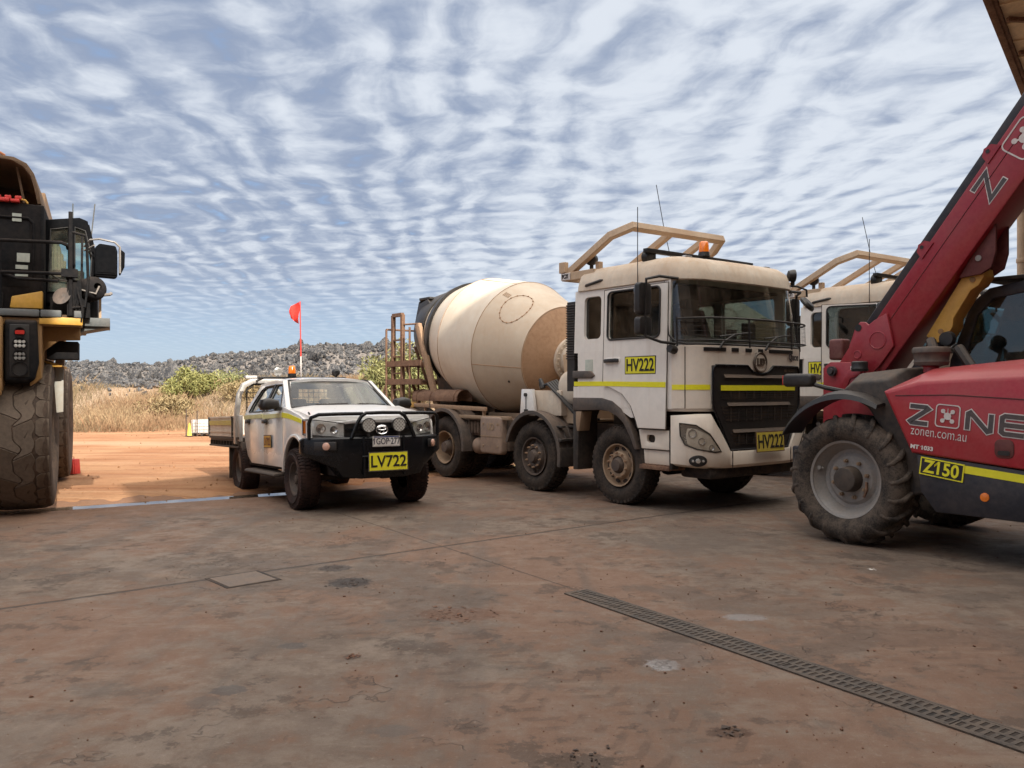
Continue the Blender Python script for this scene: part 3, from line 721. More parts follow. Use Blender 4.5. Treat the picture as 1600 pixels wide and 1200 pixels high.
def leaf_material(name, c1, c2, c3):
    m, T, b = newmat(name); oc = T.node('ShaderNodeTexCoord').outputs['Object']
    n = T.noise(oc, 2.2, 4, .6); n2 = T.noise(oc, 25, 2, .6)
    c = T.mix(T.ramp(n, .38, .62), c1, c2); c = T.mix(T.math('MULTIPLY', T.ramp(n2, .45, .65), .7), c, c3)
    T.put(b.inputs['Base Color'], c); b.inputs['Roughness'].default_value = .75; b.inputs['Specular IOR Level'].default_value = .2
    return m
def bush(label, px, Y, w, h, mat, seed, n=2600, leaf=.05, lift=0., x=None, group=None):
    rng = np.random.default_rng(seed); X = (px-800)/1300*Y if x is None else x
    z0 = float(zg(X, Y)); root = thing('bush', label, 'bush', (X, Y, z0-.03), 0, group)
    nc = 26; th = rng.random(nc)*2*np.pi; rr = np.sqrt(rng.random(nc)); cz = rng.random(nc)
    C = np.stack([np.cos(th)*rr*w*.40, np.sin(th)*rr*w*.35, h*(.18+.66*cz*(1-.45*rr**2))], -1); cr = w*(.10+.10*rng.random(nc))
    ci = rng.integers(0, nc, n); dv = rng.normal(0, 1, (n, 3)); dv /= np.linalg.norm(dv, axis=1)[:, None]
    P = C[ci]+dv*(cr[ci]*(.5+.6*rng.random(n)))[:, None]; P[:, 2] = np.maximum(P[:, 2], .04)
    a = rng.normal(0, 1, (n, 3)); a /= np.linalg.norm(a, axis=1)[:, None]; a[:, 2] = np.abs(a[:, 2])*.9+.15
    b = np.cross(a, rng.normal(0, 1, (n, 3))); b /= np.linalg.norm(b, axis=1)[:, None]
    l = (leaf*(.7+.9*rng.random(n)))[:, None]
    V = np.stack([P-a*l*1.5, P+b*l*.42, P+a*l*1.5, P-b*l*.42], 1).reshape(-1, 3); k = np.arange(n)[:, None]*4
    mesh_np('foliage', V, k+np.array([[0, 1, 2, 3]]), mat, root)
    mb = MB()
    for i in range(nc): c = C[i]; mb.tube([(c[0]*.06, c[1]*.06, 0), (c[0]*.5, c[1]*.5, c[2]*.5), tuple(c)], .014, 5)
    mb.build('stems', M['rust_light'], root)
M['leaf_green'] = leaf_material('bright_leaf', (.165, .175, .055), (.255, .245, .085), (.34, .30, .12))
M['leaf_olive'] = leaf_material('olive_leaf', (.15, .165, .065), (.25, .245, .10), (.36, .32, .14))
M['leaf_dry'] = leaf_material('dry_leaf', (.27, .20, .10), (.36, .27, .14), (.20, .15, .08))
bush('bright green leafy bush among dry grass, left of the work ute', 296, 37.5, 2.5, 1.45, M['leaf_green'], 5, 4600, .05)
bush('low yellow green bush just behind the green bush, nearer the ute', 352, 39.0, 2.3, .9, M['leaf_olive'], 6, 1700, .05)
bush('tall olive bush behind the rusty ladder of the mixer truck', 622, 34.0, 3.6, 2.4, M['leaf_olive'], 7, 6500, .06)
bush('olive bush seen through the rusty ladder of the mixer truck', 690, 36.0, 3.2, 1.9, M['leaf_olive'], 8, 3000, .06)
bush('dry brown scrub bush at the foot of the slope near the yellow cone', 262, 33.5, 2.4, 1.0, M['leaf_dry'], 9, 2400, .05)
bush('dry brown scrub bush right of the rock slope, behind the ute tray', 372, 36.0, 2.4, .9, M['leaf_dry'], 10, 1600, .05)
bush('dry brown scrub below the drum of the mixer truck', 800, 33.0, 3.5, 1.0, M['leaf_dry'], 12, 2600, .06)

# ------------------------------------------------------------------ yard clutter
def make_yard():
    Y = 28.2; X = (318-800)/1300*Y
    root = thing('ibc_container', 'white caged liquid container at the edge of the dirt yard', 'container', (X, Y, 0), R(12))
    mb = MB(); mb.box(-.50, .50, -.55, .55, .16, 1.02); mb.build('tank', M['white_plastic'], root, .08, 3)
    mb = MB()
    for z in (.2, .42, .64, .86, 1.04): mb.tube([(-.54, -.59, z), (.54, -.59, z), (.54, .59, z), (-.54, .59, z)], .014, 6, True)
    for k in range(6):
        t = -.54+1.08*k/5
        for a in ((t, -.59), (t, .59)): mb.tube([(a[0], a[1], .15), (a[0], a[1], 1.05)], .014, 6)
    for k in range(1, 5):
        t = -.59+1.18*k/5
        for a in ((-.54, t), (.54, t)): mb.tube([(a[0], a[1], .15), (a[0], a[1], 1.05)], .014, 6)
    mb.build('cage', M['alu'], root)
    mb = MB(); mb.box(-.56, .56, -.6, .6, .10, .15)
    for x in (-.48, 0, .48): mb.box(x-.06, x+.06, -.6, .6, 0, .10)
    mb.build('pallet', M['black_dusty'], root)
    root.scale = (.60, .60, .50)
    X = (296-800)/1300*27.6
    root = thing('traffic_cone', 'slim yellow cone standing left of the caged container', 'cone', (X, 27.6, 0)); root.scale = (.62, .62, .5)
    mb = MB(); mb.lathe([(.03, .13), (.05, .12), (.86, .035), (.88, .0)], (0, 0, 0), (0, 0, 1), 20); mb.build('body', M['cone_yellow'], root)
    mb = MB(); mb.prism(rrect(-.19, .19, -.19, .19, .05), 'z', 0, .035); mb.build('base', M['black_dusty'], root, .006)
    for px, h, lab in ((291, .9, 'thin steel picket standing behind the yellow cone'), (308, .85, 'thin steel picket standing in front of the caged container')):
        X = (px-800)/1300*27.5; mb = MB(); mb.prism([(-.02, 0), (0, -.012), (.02, 0), (0, .03)], 'z', 0, h); mb.box(-.004, .004, -.03, .03, h-.05, h-.03)
        o = mb.build('fence_picket', M['chassis'], loc=(X, 27.5, 0)); tag(o, lab, 'post', 'steel pickets by the containers')
    # red box standing by the haul truck
    X = (112-800)/1300*15.5
    root = thing('wheel_chock', 'red plastic wheel chock beside the rear tyre of the haul truck', 'chock', (X, 15.5, .0), R(-15)); root.scale = (.62, .62, .80)
    mb = MB(); mb.holed([(-.20, 0), (.20, 0), (.16, .34), (-.10, .34)], [[(-.12, .19), (.10, .19), (.09, .29), (-.09, .29)]], lambda u, v, t: Vector((u, -.14+t, v)), .04)
    mb.prism([(-.20, 0), (.20, 0), (.16, .34), (-.10, .34)], 'y', -.08, .14); mb.build('body', M['red_plastic'], root, .01)
    mb = MB(); mb.tube([(-.05, .0, .34), (-.05, 0, .40), (.08, 0, .40), (.08, 0, .34)], .012, 6); mb.build('handle', M['red_plastic'], root)
make_yard()

# ------------------------------------------------------------------ the workshop behind the camera
D1 = Vector((-.604, .797, 0)); D2 = Vector((.797, .604, 0))
def make_shed():
    e2 = Vector((.63, .777, 0)); h = 14.0; run = h/math.tan(SUN_EL)
    S0 = Vector((-6.69, 14.05, 0)); c0 = S0-SUN_TRAVEL*run
    ang = math.atan2(e2.y, e2.x)
    root = thing('workshop_shed', 'tall open fronted steel workshop behind the camera', 'building', (c0.x, c0.y, 0), ang)
    # local: x along the front, y towards the yard; the shed lies at y < 0
    W = 34.; Dp = 26.
    mb = MB(); mb.prism([(-.15, h), (-Dp*.5, h+2.2), (-Dp, h), (-Dp, h-.12), (-Dp*.5, h+2.05), (-.15, h-.12)], 'x', 0, W); mb.build('roof', M['sheet'], root)
    mb = MB(); gb = [(-.14, 0), (-.14, h-.13), (-Dp*.5, h+2.04), (-Dp, h-.13), (-Dp, 0)]; mb.prism(gb, 'x', 0, .12); mb.prism(gb, 'x', W-.12, W); mb.box(.14, W-.14, -Dp, -Dp+.12, 0, h-.14)
    for k in range(26):
        mb.box(-.03, -.002, -Dp+k, -Dp+k+.5, 0, h-.2)
    mb.build('wall', M['sheet'], root)
    mb = MB()
    for k in range(1, 6):
        x = k*W/6; mb.tube([(x, -.3, h-.4), (x, -Dp*.5, h+1.8), (x, -Dp+.3, h-.4)], 0, rr=(.2, .35)); mb.tube([(x, -.3, h-.9), (x, -Dp+.3, h-.9)], 0, rr=(.15, .2))
    mb.build('truss', M['chassis'], root)
    # added unseen blocks: one shades the haul truck, a lower link plugs the gap
    t35 = math.tan(SUN_EL); h2 = 16.0; yd = Vector((-.43, .9, 0)).normalized(); xd = Vector((yd.y, -yd.x, 0))
    c = Vector((-9.3, 16.6, 0))-SUN_TRAVEL*(h2/t35)
    q = Vector((-6.4, 11.25, 0))-SUN_TRAVEL*(12.0/t35)-c; qy = q.dot(yd)
    root2 = thing('added_shade_block', 'unseen tall block added left of the open workshop to shade the haul truck', 'building', (c.x, c.y, 0), math.atan2(yd.y, yd.x)-R(90))
    mb = MB(); mb.box(-16, 0, -26, 0, 0, h2); mb.box(.0, 2.6, -26, qy, 0, 12.0); mb.build('wall', M['sheet'], root2, .03)
    mb = MB(); mb.prism([(-16.3, h2), (.0, h2), (0, h2+.2), (-8, h2+.6), (-16.3, h2+.2)], 'y', -26.2, .05); mb.build('roof', M['sheet'], root2)
    mb = MB(); mb.box(-11, -5, .003, .08, 0, 6); mb.build('door', M['chassis'], root2)
make_shed()

def make_awning():
    # flat tan sheeted awning high over the telehandler, its rusty edge beam towards the trucks
    a = Vector((4.72, 8.55, 5.9)); e = Vector((2.23, 2.96, 0)).normalized(); n = Vector((e.y, -e.x, 0))
    root = thing('awning', 'tan sheeted awning with dark rusty edge beam, high at the top right', 'awning', tuple(a), math.atan2(e.y, e.x))
    # local x along edge, y to the left of it (out), so the sheet lies at y<0
    mb = MB(); mb.box(-.15, 6.2, -.12, 0, -.02, .12); mb.box(-.15, 6.2, -.08, .0, -.03, -.020); mb.build('edge_beam', M['rust'], root, .01)
    mb = MB(); mb.box(-.15, 6.2, -1.7, -.125, .02, .06)
    for k in range(11): mb.box(-.14+.62*k, -.11+.62*k, -1.7, -.125, .0, .02)
    mb.build('sheet', M['tan_sheet'], root)
    for k in (.3, 1.5, 2.7, 3.9): mb = MB(); mb.tube([(k, -.16, -.025), (k+.45, -.7, -.025), (k+.1, -1.6, -.025)], 0, rr=(.05, .05)); mb.build('brace', M['rust'], root)
    mb = MB()
    for k, y in ((5.9, -1.6),): mb.box(k-.09, k+.09, y-.09, y+.09, -5.9, .02)
    mb.build('post', M['tan_sheet'], root, .01)
    Y = 14.; X = (1597-800)/1300*Y
    root = thing('steel_post', 'pale tan steel post standing behind the telehandler cab', 'post', (X, Y, 0))
    mb = MB(); mb.cyl((0, 0, 0), (0, 0, 4.55), .075); mb.build('pipe', M['frame_tan'], root)
    mb = MB(); mb.cyl((0, 0, 4.552), (0, 0, 4.70), .085); mb.cyl((0, 0, 3.7), (0, 0, 3.78), .088); mb.build('cap', M['frame_tan'], root, .01)
make_awning()

def make_grit():
    Vs = []; Fs = []; k = 0
    for i in range(1900):
        y = 3.2+9.5*RNG.random()**1.4; x = RNG.uniform(-.66, .66)*y
        if float(wav(np.array(x*2.3), np.array(y*2.3), 4.)) < .1 and RNG.random() < .75: continue
        sz = .0035+.009*RNG.random()**5; V, F = RK[RNG.integers(10)]; V = V @ rotm(*(RNG.random(3)*6)).T*sz; V[:, 2] *= .7
        Vs.append(V+np.array([x, y, sz*.35])); Fs.append(F+k); k += len(V)
    struct(mesh_np('grit', np.concatenate(Vs), np.concatenate(Fs), M['clod_red']), 'stuff')
make_grit()

def make_yard_stones():
    Vs = []; Fs = []; k = 0
    for i in range(1500):
        y = 12.5+17*RNG.random()**1.2; x = RNG.uniform(-.60, -.05)*y
        if (x-L0.x)*LN.x+(y-L0.y)*LN.y < .35: continue
        if RNG.random() < .25: y = 28.2+RNG.normal(0, .5)
        sz = .005+.022*RNG.random()**5; V, F = RK[RNG.integers(10)]; V = V @ rotm(*(RNG.random(3)*6)).T*sz
        Vs.append(V+np.array([x, y, float(zg(x, y))+sz*.2])); Fs.append(F+k); k += len(V)
    struct(mesh_np('yard_stones', np.concatenate(Vs), np.concatenate(Fs), M['dirt']), 'stuff')
make_yard_stones()
# ------------------------------------------------------------------ wheels
def tyre_mesh(R0, W, rim, lugs=None, name='tyre', mat=None, parent=None, bulge=.03, loc=None):
    """tyre about the y axis; y<0 is its outer face"""
    mb = MB(); w = W/2
    prof = [(-w*.72, rim-.012), (-w*.80, rim+.012), (-w*.90, rim+.03), (-w-bulge*.3, rim+(R0-rim)*.35), (-w-bulge*.45, rim+(R0-rim)*.55), (-w-bulge*.1, R0-.075), (-w*.96, R0-.035), (-w*.86, R0-.012), (-w*.4, R0), (0, R0)]
    prof = prof+[(-a, r) for a, r in prof[-2::-1]]
    mb.lathe(prof, n=56, open_=True)
    if lugs: tread(mb, R0, *lugs)
    return mb.build(name, mat or M['tyre'], parent, angle=30, loc=loc)

def truck_lugs(R0, W, n=44, h=.016):
    w = W/2; out = []; st = 2*math.pi/n
    for i in range(n):
        t = i*st
        for sg, ph in ((-1, 0), (1, .5)):
            q = t+ph*st
            out.append([(q+.06*st, sg*w*.99), (q+.60*st, sg*w*.99), (q+.74*st, sg*w*.52), (q+.18*st, sg*w*.50)])
            out.append([(q+.30*st, sg*w*.42), (q+.92*st, sg*w*.44), (q+1.0*st, sg*w*.06), (q+.36*st, sg*w*.05)])
    return out, h, (lambda y: .035*(abs(y)/w)**4)

def truck_wheel(name, parent, x, y, z, Rr=.54, W=.30, front=True, flip=False, matr='rim_tan', copyof=None):
    if copyof is not None:
        o = copy_tree(copyof, parent); o.location = (x, y, z); o.rotation_euler = (0, copyof.rotation_euler[1]+.4*x, math.pi if flip else 0); return o
    mb = MB(); rim = .295
    if front:   # convex disc, hand holes near the rim
        prof = [(-.155, rim), (-.150, rim-.018), (-.120, rim-.022), (-.085, rim-.026), (-.072, rim-.034), (-.090, rim-.100), (-.130, rim-.112), (-.150, rim-.125), (-.152, .128), (-.147, .12), (-.05, .11), (-.05, 0)]
    else:
        prof = [(-.155, rim), (-.150, rim-.018), (-.120, rim-.022), (-.06, rim-.03), (.05, rim-.045), (.075, rim-.085), (.07, .15), (.06, .13), (.06, 0)]
    mb.lathe(prof+[(-.05, 0)] if False else prof, n=48, open_=True); o = mb.build(name, M[matr], parent, loc=(x, y, z)); o.rotation_euler = (0, .25, math.pi if flip else 0)
    tyre_mesh(Rr, W, rim-.002, truck_lugs(Rr, W), parent=o)
    mb = MB()
    ya = -.153 if front else .068; rb = .168
    for k in range(10):
        a = 2*math.pi*k/10; c = Vector((rb*math.cos(a), 0, rb*math.sin(a)))
        mb.cyl((c.x, ya+.004, c.z), (c.x, ya-.022, c.z), .017, .015, 6); mb.cyl((c.x, ya-.02, c.z), (c.x, ya-.04, c.z), .009, .009, 6)
    mb.build('wheel_nut', M['rust_light'], o)
    mb = MB()
    if front: mb.lathe([(-.05, .112), (-.15, .108), (-.175, .085), (-.20, .08), (-.205, .0)], n=24)
    else: mb.lathe([(.06, .13), (-.08, .125), (-.13, .10), (-.16, .09), (-.165, .0)], n=24)
    mb.build('hub', M['rim_dark'], o, angle=50)
    mb = MB()
    for k in range(10):
        a = 2*math.pi*(k+.5)/10
        if front: rc, y0, y1 = rim-.066, -.085, -.088; sl = .0
        else: rc, y0, y1 = rim-.085, .075, .06
        cx, cz = rc*math.cos(a), rc*math.sin(a)
        ring = []
        for j in range(12):
            b = 2*math.pi*j/12; u, v = .042*math.cos(b), .025*math.sin(b)
            px = cx-math.sin(a)*u+math.cos(a)*v; pz = cz+math.cos(a)*u+math.sin(a)*v
            ring.append((px, pz, v))
        mb.prism([(p[0], p[1]) for p in ring], 'y', y0+.02, y1-.006)
    mb.build('hand_hole', M['dark'], o)
    return o

# ------------------------------------------------------------------ cab-over truck
CAB_HW = 1.25
def cab_plan(u, off=0., wide=0.):
    """arc length from the middle of the front, towards +y; past the corner it runs back along the side. Returns point, outward normal"""
    sg = 1 if u >= 0 else -1; a = abs(u); hw = CAB_HW; flat = .80; c = .45
    if a <= flat:
        x = 1.42-.03*(a/flat)**2; y = a; n = Vector((1, .09*(a/flat), 0))
    else:
        t = (a-flat); Lc = .70
        if t <= Lc:
            th = t/Lc*math.pi/2; x = .97+.42*math.cos(th); y = flat+c*math.sin(th); n = Vector((c*math.cos(th), .42*math.sin(th)+.05, 0))
        else:
            x = .97-(t-Lc); y = hw; n = Vector((0, 1, 0))
    n.normalize(); p = Vector((x, y, 0))+n*off
    return Vector((p.x, sg*p.y, 0)), Vector((n.x, sg*n.y, 0))
UC = .80+.70            # arc length at the door edge
US = [-UC+2*UC*i/48 for i in range(49)]
def u_at_y(y):
    lo, hi = 0, UC
    for _ in range(40):
        m = (lo+hi)/2
        if cab_plan(m)[0].y < abs(y): lo = m
        else: hi = m
    return math.copysign(lo, y)

def cab_ring(z, inset, shift=0., xr=-.84):
    hw = CAB_HW-inset; pts = []
    for i in range(-16, 17):
        u = UC*i/16; p, n = cab_plan(u, -inset); pts.append(Vector((p.x+shift, p.y, z)))
    pts += [Vector((xr+inset+.08, hw, z)), Vector((xr+inset, hw-.08, z)), Vector((xr+inset, -hw+.08, z)), Vector((xr+inset+.08, -hw, z))]
    return pts

def plate(parent, name, txt, w, h, o, right, up, mat='plate_yellow', frame='ink', size=None, sx=.8, bold=.004, ink='ink', th=.008):
    r = Vector(right).normalized(); u = Vector(up).normalized(); n = r.cross(u); o = Vector(o)
    def bx(mb, hw, hh, t0, t1):
        vs = [o+r*(hw*a)+u*(hh*b)+n*t for t in (t0, t1) for a, b in ((-1, -1), (1, -1), (1, 1), (-1, 1))]
        mb.mesh(vs, [(3, 2, 1, 0), (4, 5, 6, 7)]+[(i, (i+1) % 4, (i+1) % 4+4, i+4) for i in range(4)])
    mb = MB(); mb.mi = 1; bx(mb, w/2, h/2, 0, th); mb.mi = 0; bx(mb, w/2-.012, h/2-.012, th*.5, th+.0015)
    pl = mb.build(name, [M[mat], M[frame]], parent)
    text(txt, size or h*.98, o+n*(th+.003)+u*(-.02*h), r, u, M[ink], pl, sx=sx, bold=bold)
    return pl

def build_truck(cream_front='cream_front', plate_txt='HV222', door_open=0.):
    root = thing('mixer_truck', 'white and tan concrete mixer truck numbered HV222, nearest of the two trucks', 'truck')
    W = M['truck_white']; F = M[cream_front]
    # ---- lower cab
    mb = MB(); rings = [cab_ring(1.30, .03, 0), cab_ring(1.33, 0.0, 0), cab_ring(2.12, 0.0, 0), cab_ring(2.155, .02, -.01)]
    mb.loft(rings); cab = mb.build('cab_body', W, root, angle=28)
    # front skin, dirtier
    mb = MB()
    def skin(u, v, t):
        z = 1.34+.80*v; p, n = cab_plan(u, .010-t); return Vector((p.x, p.y, z))
    uu = [u for u in US if abs(u) <= UC-.05]
    mb.shell(skin, uu, [0, .06, .5, .94, 1], .03); front = mb.build('front_panel', F, root, angle=35)
    mb = MB()
    for sg in (-1, 1):
        for y in (1.12,):
            u = u_at_y(sg*y)+sg*.10; p, n = cab_plan(u, .012); mb.tube([(p.x, p.y, 1.34), (p.x, p.y, 2.12)], .006, 6)
    mb.build('panel_seam', M['dark'], front)
    # ---- greenhouse
    def side(sg):
        def fn(u, v, t): return Vector((u, sg*(CAB_HW-.03*(v-2.1)-t), v))
        return fn
    for sg in (-1, 1):
        mb = MB()
        qw = rrect(-.64, -.29, 2.29, 2.89, .07); qw = qw
        dw = rrect(-.14, .83, 2.26, 2.92, .07)
        mb.holed([(-.84, 2.10), (.985, 2.10), (.985, 2.99), (-.84, 2.99)], [qw, dw], side(sg), .05)
        mb.build('cab_side', W, root, angle=30)
        mb = MB(); mb.prism([(-.66, 2.27), (-.27, 2.27), (-.27, 2.91), (-.66, 2.91)], 'y', sg*1.199, sg*1.205, lambda v: Vector((v.x, v.y-sg*.03*(v.z-2.1), v.z)))
        mb.build('quarter_window', M['glass_dark'], root)
        # door: skin over the side, window hole in it
        dm = MB()
        outl = [(-.215, 2.95), (.955, 2.95), (.955, 1.07), (.47, 1.07), (.43, 1.17), (.33, 1.36), (.16, 1.52), (-.06, 1.60), (-.19, 1.63), (-.215, 1.70)]
        dm.holed(outl, [dw], lambda u, v, t: Vector((u, sg*(CAB_HW+.014-.03*(v-2.1)-t), v)), .03)
        door = dm.build('door', W, root, .006, 1, bang=60)
        sm = MB()
        for lp in (outl,):
            sm.tube([(p[0], sg*(CAB_HW+.006-.03*(p[1]-2.1)), p[1]) for p in [(-.222, 2.955), (.962, 2.955), (.962, 1.06), (.46, 1.06), (.42, 1.17), (.32, 1.37), (.15, 1.53), (-.06, 1.61), (-.2, 1.64), (-.222, 1.7)]], .006, 6, True)
        sm.build('door_gap', M['dark'], door)
        sm = MB(); sm.tube([(p[0], sg*(CAB_HW+.018-.03*(p[1]-2.1)), p[1]) for p in dw], .013, 6, True); sm.build('window_seal', M['black'], door)
        g = MB(); g.prism([(p[0], p[1]) for p in rrect(-.15, .84, 2.25, 2.93, .07)], 'y', sg*1.215, sg*1.221, lambda v: Vector((v.x, v.y-sg*.03*(v.z-2.1), v.z)))
        g.build('door_window', M['glass_dark'], door)
        hm = MB(); hm.prism(rrect(-.17, .13, 1.92, 2.02, .045), 'y', sg*(CAB_HW+.004), sg*(CAB_HW+.022)); hm.build('handle_cup', W, door, .004)
        hm = MB(); hm.tube([(-.17, sg*1.285, 1.965), (-.14, sg*1.30, 1.97), (.06, sg*1.30, 1.975), (.10, sg*1.285, 1.97)], 0, rr=(.03, .05)); hm.build('handle', M['black'], door, .008)
        if sg < 0:
            plate(door, 'number_plate', plate_txt, .56, .24, (.495, -(CAB_HW+.016), 1.90), (1, 0, -.0), (0, 0, 1), size=.235, sx=.77)
            text('CG 30 360', .085, (.72, -(CAB_HW+.027), 1.47), (1, 0, 0), (0, 0, 1), M['grey_ink'], door, sx=1.1, bold=.003, shear=.15)
            s2 = MB(); s2.prism([(-.60, 1.78), (-.44, 1.78), (-.44, 2.0), (-.60, 2.0)], 'y', -(CAB_HW+.001), -(CAB_HW+.004)); st = s2.build('warning_label', M['sticker'], root)
        lm = MB(); lm.box(.62, .86, min(sg*1.25, sg*1.272), max(sg*1.25, sg*1.272), 1.22, 1.34); lm.build('lower_latch', M['rim_grey'], door, .012)
        # stripe
        sm = MB(); y0, y1 = sg*(CAB_HW+.0285-.0), sg*(CAB_HW+.034)
        sm.prism([(-.205, 1.625), (.95, 1.605), (.95, 1.675), (-.205, 1.69)], 'y', sg*(CAB_HW+.012), sg*(CAB_HW+.0325)); sm.build('stripe', M['hivis'], door)
        sm = MB(); sm.prism([(-.84, 1.625), (-.23, 1.625), (-.23, 1.69), (-.84, 1.69)], 'y', sg*(CAB_HW-.01), sg*(CAB_HW+.004)); sm.build('stripe', M['hivis'], root)
        # trim, flare, rear skirt
        t = MB(); t.prism([(-.85, 1.735), (-.46, 1.735), (-.39, 1.775), (-.47, 1.84), (-.85, 1.845)], 'y', sg*(CAB_HW-.02), sg*(CAB_HW+.03)); t.build('side_trim', M['mud_grey'], root, .012)
        t = MB(); a = arc(-.05, .60, .76, 15, 100, 12); b = arc(-.05, .60, .66, 100, 15, 12)
        fl = [(-.86, 1.46), (-.25, 1.46), (-.05, 1.42), (.12, 1.32), (.25, 1.16), (.36, .96), (.43, .78), (.375, .78), (.29, .95), (.17, 1.12), (.05, 1.21), (-.12, 1.275), (-.3, 1.29), (-.86, 1.27)]
        t.prism(fl, 'y', sg*(CAB_HW-.10), sg*(CAB_HW+.012)); t.build('wheel_arch', M['mud_grey'], root, .012)
        t = MB(); t.prism([(-.86, 1.455), (-.86, 1.62), (-.2, 1.62), (-.05, 1.585), (.16, 1.50), (.31, 1.35), (.36, 1.2), (.3, 1.2), (-.25, 1.47)], 'y', sg*(CAB_HW-.10), sg*(CAB_HW-.003)); t.build('side_skirt', W, root)
        t = MB(); t.prism([(-.87, .42), (-.77, .42), (-.75, 1.20), (-.69, 1.29), (-.87, 1.29)], 'y', sg*(CAB_HW-.38), sg*(CAB_HW-.005)); t.build('mud_flap', M['black_dusty'], root, .008)
        t = MB(); t.prism([(-.775, .98), (-.73, .98), (-.68, 1.26), (-.80, 1.26), (-.80, 1.1)], 'y', sg*(CAB_HW-.20), sg*(CAB_HW+.006)); t.build('flap_edge', M['rim_tan'], root, .004)
        # step well
        t = MB(); t.holed([(.49, .80), (.995, .80), (1.03, 1.05), (.44, 1.05)], [rrect(.585, .73, .885, .985, .04)], lambda u, v, tt: Vector((u, sg*(CAB_HW-.01-tt), v)), .05); t.build('step_panel', F, root, .008, bang=50)
        t = MB(); t.prism(rrect(.57, .745, .87, 1.0, .04), 'y', sg*(CAB_HW-.065), sg*(CAB_HW-.11)); t.build('step_recess', M['dark'], root)
        t = MB(); t.prism([(.51, .60), (1.0, .60), (1.0, .785), (.49, .785)], 'y', sg*(CAB_HW-.22), sg*(CAB_HW-.05)); t.build('lower_step_panel', F, root, .01)
        t = MB(); t.prism([(.47, .535), (.99, .535), (.99, .592), (.47, .592)], 'y', sg*(CAB_HW-.34), sg*(CAB_HW+.01))
        for k in range(8): t.box(.50+.06*k, .53+.06*k, min(sg*.95, sg*1.24), max(sg*.95, sg*1.24), .592, .602)
        t.build('step', M['rust'], root, .006)
        t = MB(); t.prism([(.99, .56), (1.04, .56), (1.035, 1.06), (1.10, 1.20), (1.07, 1.22), (.985, 1.06)], 'y', sg*(CAB_HW-.12), sg*(CAB_HW+.004)); t.build('bumper_gasket', M['black'], root, .006)
        # gutter handle, pillar
        t = MB(); t.tube([(-.62, sg*1.22, 3.05), (-.58, sg*1.245, 3.06), (-.30, sg*1.245, 3.10), (-.26, sg*1.22, 3.10)], .022, 8); t.build('gutter_handle', M['black'], root)
    # rear wall, roof
    mb = MB(); mb.box(-.84, -.80, -1.19, 1.19, 2.13, 3.0); mb.build('rear_wall', W, root)
    mb = MB(); mb.loft([cab_ring(2.975, .03, -.12), cab_ring(2.99, .0, -.12), cab_ring(3.08, .008, -.125), cab_ring(3.20, .035, -.15), cab_ring(3.285, .11, -.20), cab_ring(3.325, .26, -.24), cab_ring(3.34, .50, -.28)])
    roof = mb.build('roof', M['cream_dusty'] if cream_front == 'cream_front' else W, root, angle=40)
    mb = MB()
    mb.tube([(.40, -1.0, 3.325), (.47, -.8, 3.338), (.52, -.2, 3.345), (.52, .2, 3.345), (.47, .8, 3.338), (.40, 1.0, 3.325)], .02, 6)
    mb.build('roof_rib', M['cream_dusty'], roof)
    # windscreen and its frame
    def ws(u, v, t):
        z = 2.155+.845*v; k = v; p, n = cab_plan(u, -.012-.03*k-t); return Vector((p.x-.115*k, p.y, z))
    gu = [u*.985 for u in US]
    mb = MB(); mb.grid(lambda u, v: ws(u, v, 0.), gu, [0, .1, .3, .5, .7, .9, 1]); mb.build('windscreen', M['glass'], root, angle=60)
    mb = MB()
    loop = [ws(u, .0, -.004) for u in gu[4:-4]]
    lp = [ws(gu[0], v, -.004) for v in (1, .85, .5, .25, .14)]+[ws(gu[1], .07, -.004), ws(gu[2], .03, -.004)]+loop+[ws(gu[-3], .03, -.004), ws(gu[-2], .07, -.004)]+[ws(gu[-1], v, -.004) for v in (.14, .25, .5, .85, 1)]+[ws(u, 1, -.004) for u in gu[-2:0:-1]]
    mb.tube(lp, .014, 6, True); mb.build('windscreen_seal', M['black'], root)
    mb = MB()   # black band below the glass
    for u0, u1 in ((-1.02, -.66), (-.55, -.42), (-.28, -.16), (-.02, .08), (.22, .78)):
        us = [u0+(u1-u0)*i/8 for i in range(9)]; mb.shell(lambda u, v, t: (lambda p: Vector((p[0].x, p[0].y, 2.065+.05*v)))(cab_plan(u, .022-t)), us, [0, 1], .02)
    mb.build('cowl_vent', M['black'], root, .004, 1)
    for u0 in (-.80, .10):
        mb = MB(); a = cab_plan(u0, .04)[0]; b = ws(u0+.34, .16, -.03); c = ws(u0+.68, .20, -.022)
        mb.tube([(a.x, a.y, 2.10), (a.x+.01, a.y+.06, 2.18), b], .016, 6); mb.tube([ws(u0+.05, .12, -.02), b, c], .011, 6); mb.build('wiper', M['black'], root)
    # stone guard
    mb = MB()
    def sgp(u, z): p, n = cab_plan(u, .10); return Vector((p.x-.04*(z-2.1), p.y, z))
    us = [-1.32+2.64*i/24 for i in range(25)]
    mb.tube([sgp(u, 2.49-.02*(u/1.3)**2) for u in us], .013, 6); mb.tube([sgp(u, 2.20) for u in us], .010, 6)
    for u in (-1.32, -.30, .62, 1.32): mb.tube([sgp(u, 2.12), sgp(u, 2.49)], .013, 6)
    for k in range(1, 5): mb.tube([sgp(u, 2.20+.058*k) for u in us], .0014, 4)
    for k in range(44): mb.tube([sgp(-1.3+2.6*k/43, 2.2), sgp(-1.3+2.6*k/43, 2.48)], .0012, 4)
    mb.build('stone_guard', M['black'], root)
    # interior
    mb = MB(); mb.box(.55, 1.15, -1.12, 1.12, 2.10, 2.26)
    mb.tube([(.80, -.62, 2.22), (.55, -.62, 2.36)], .03, 8); mb.build('dashboard', M['interior'], root, .03)
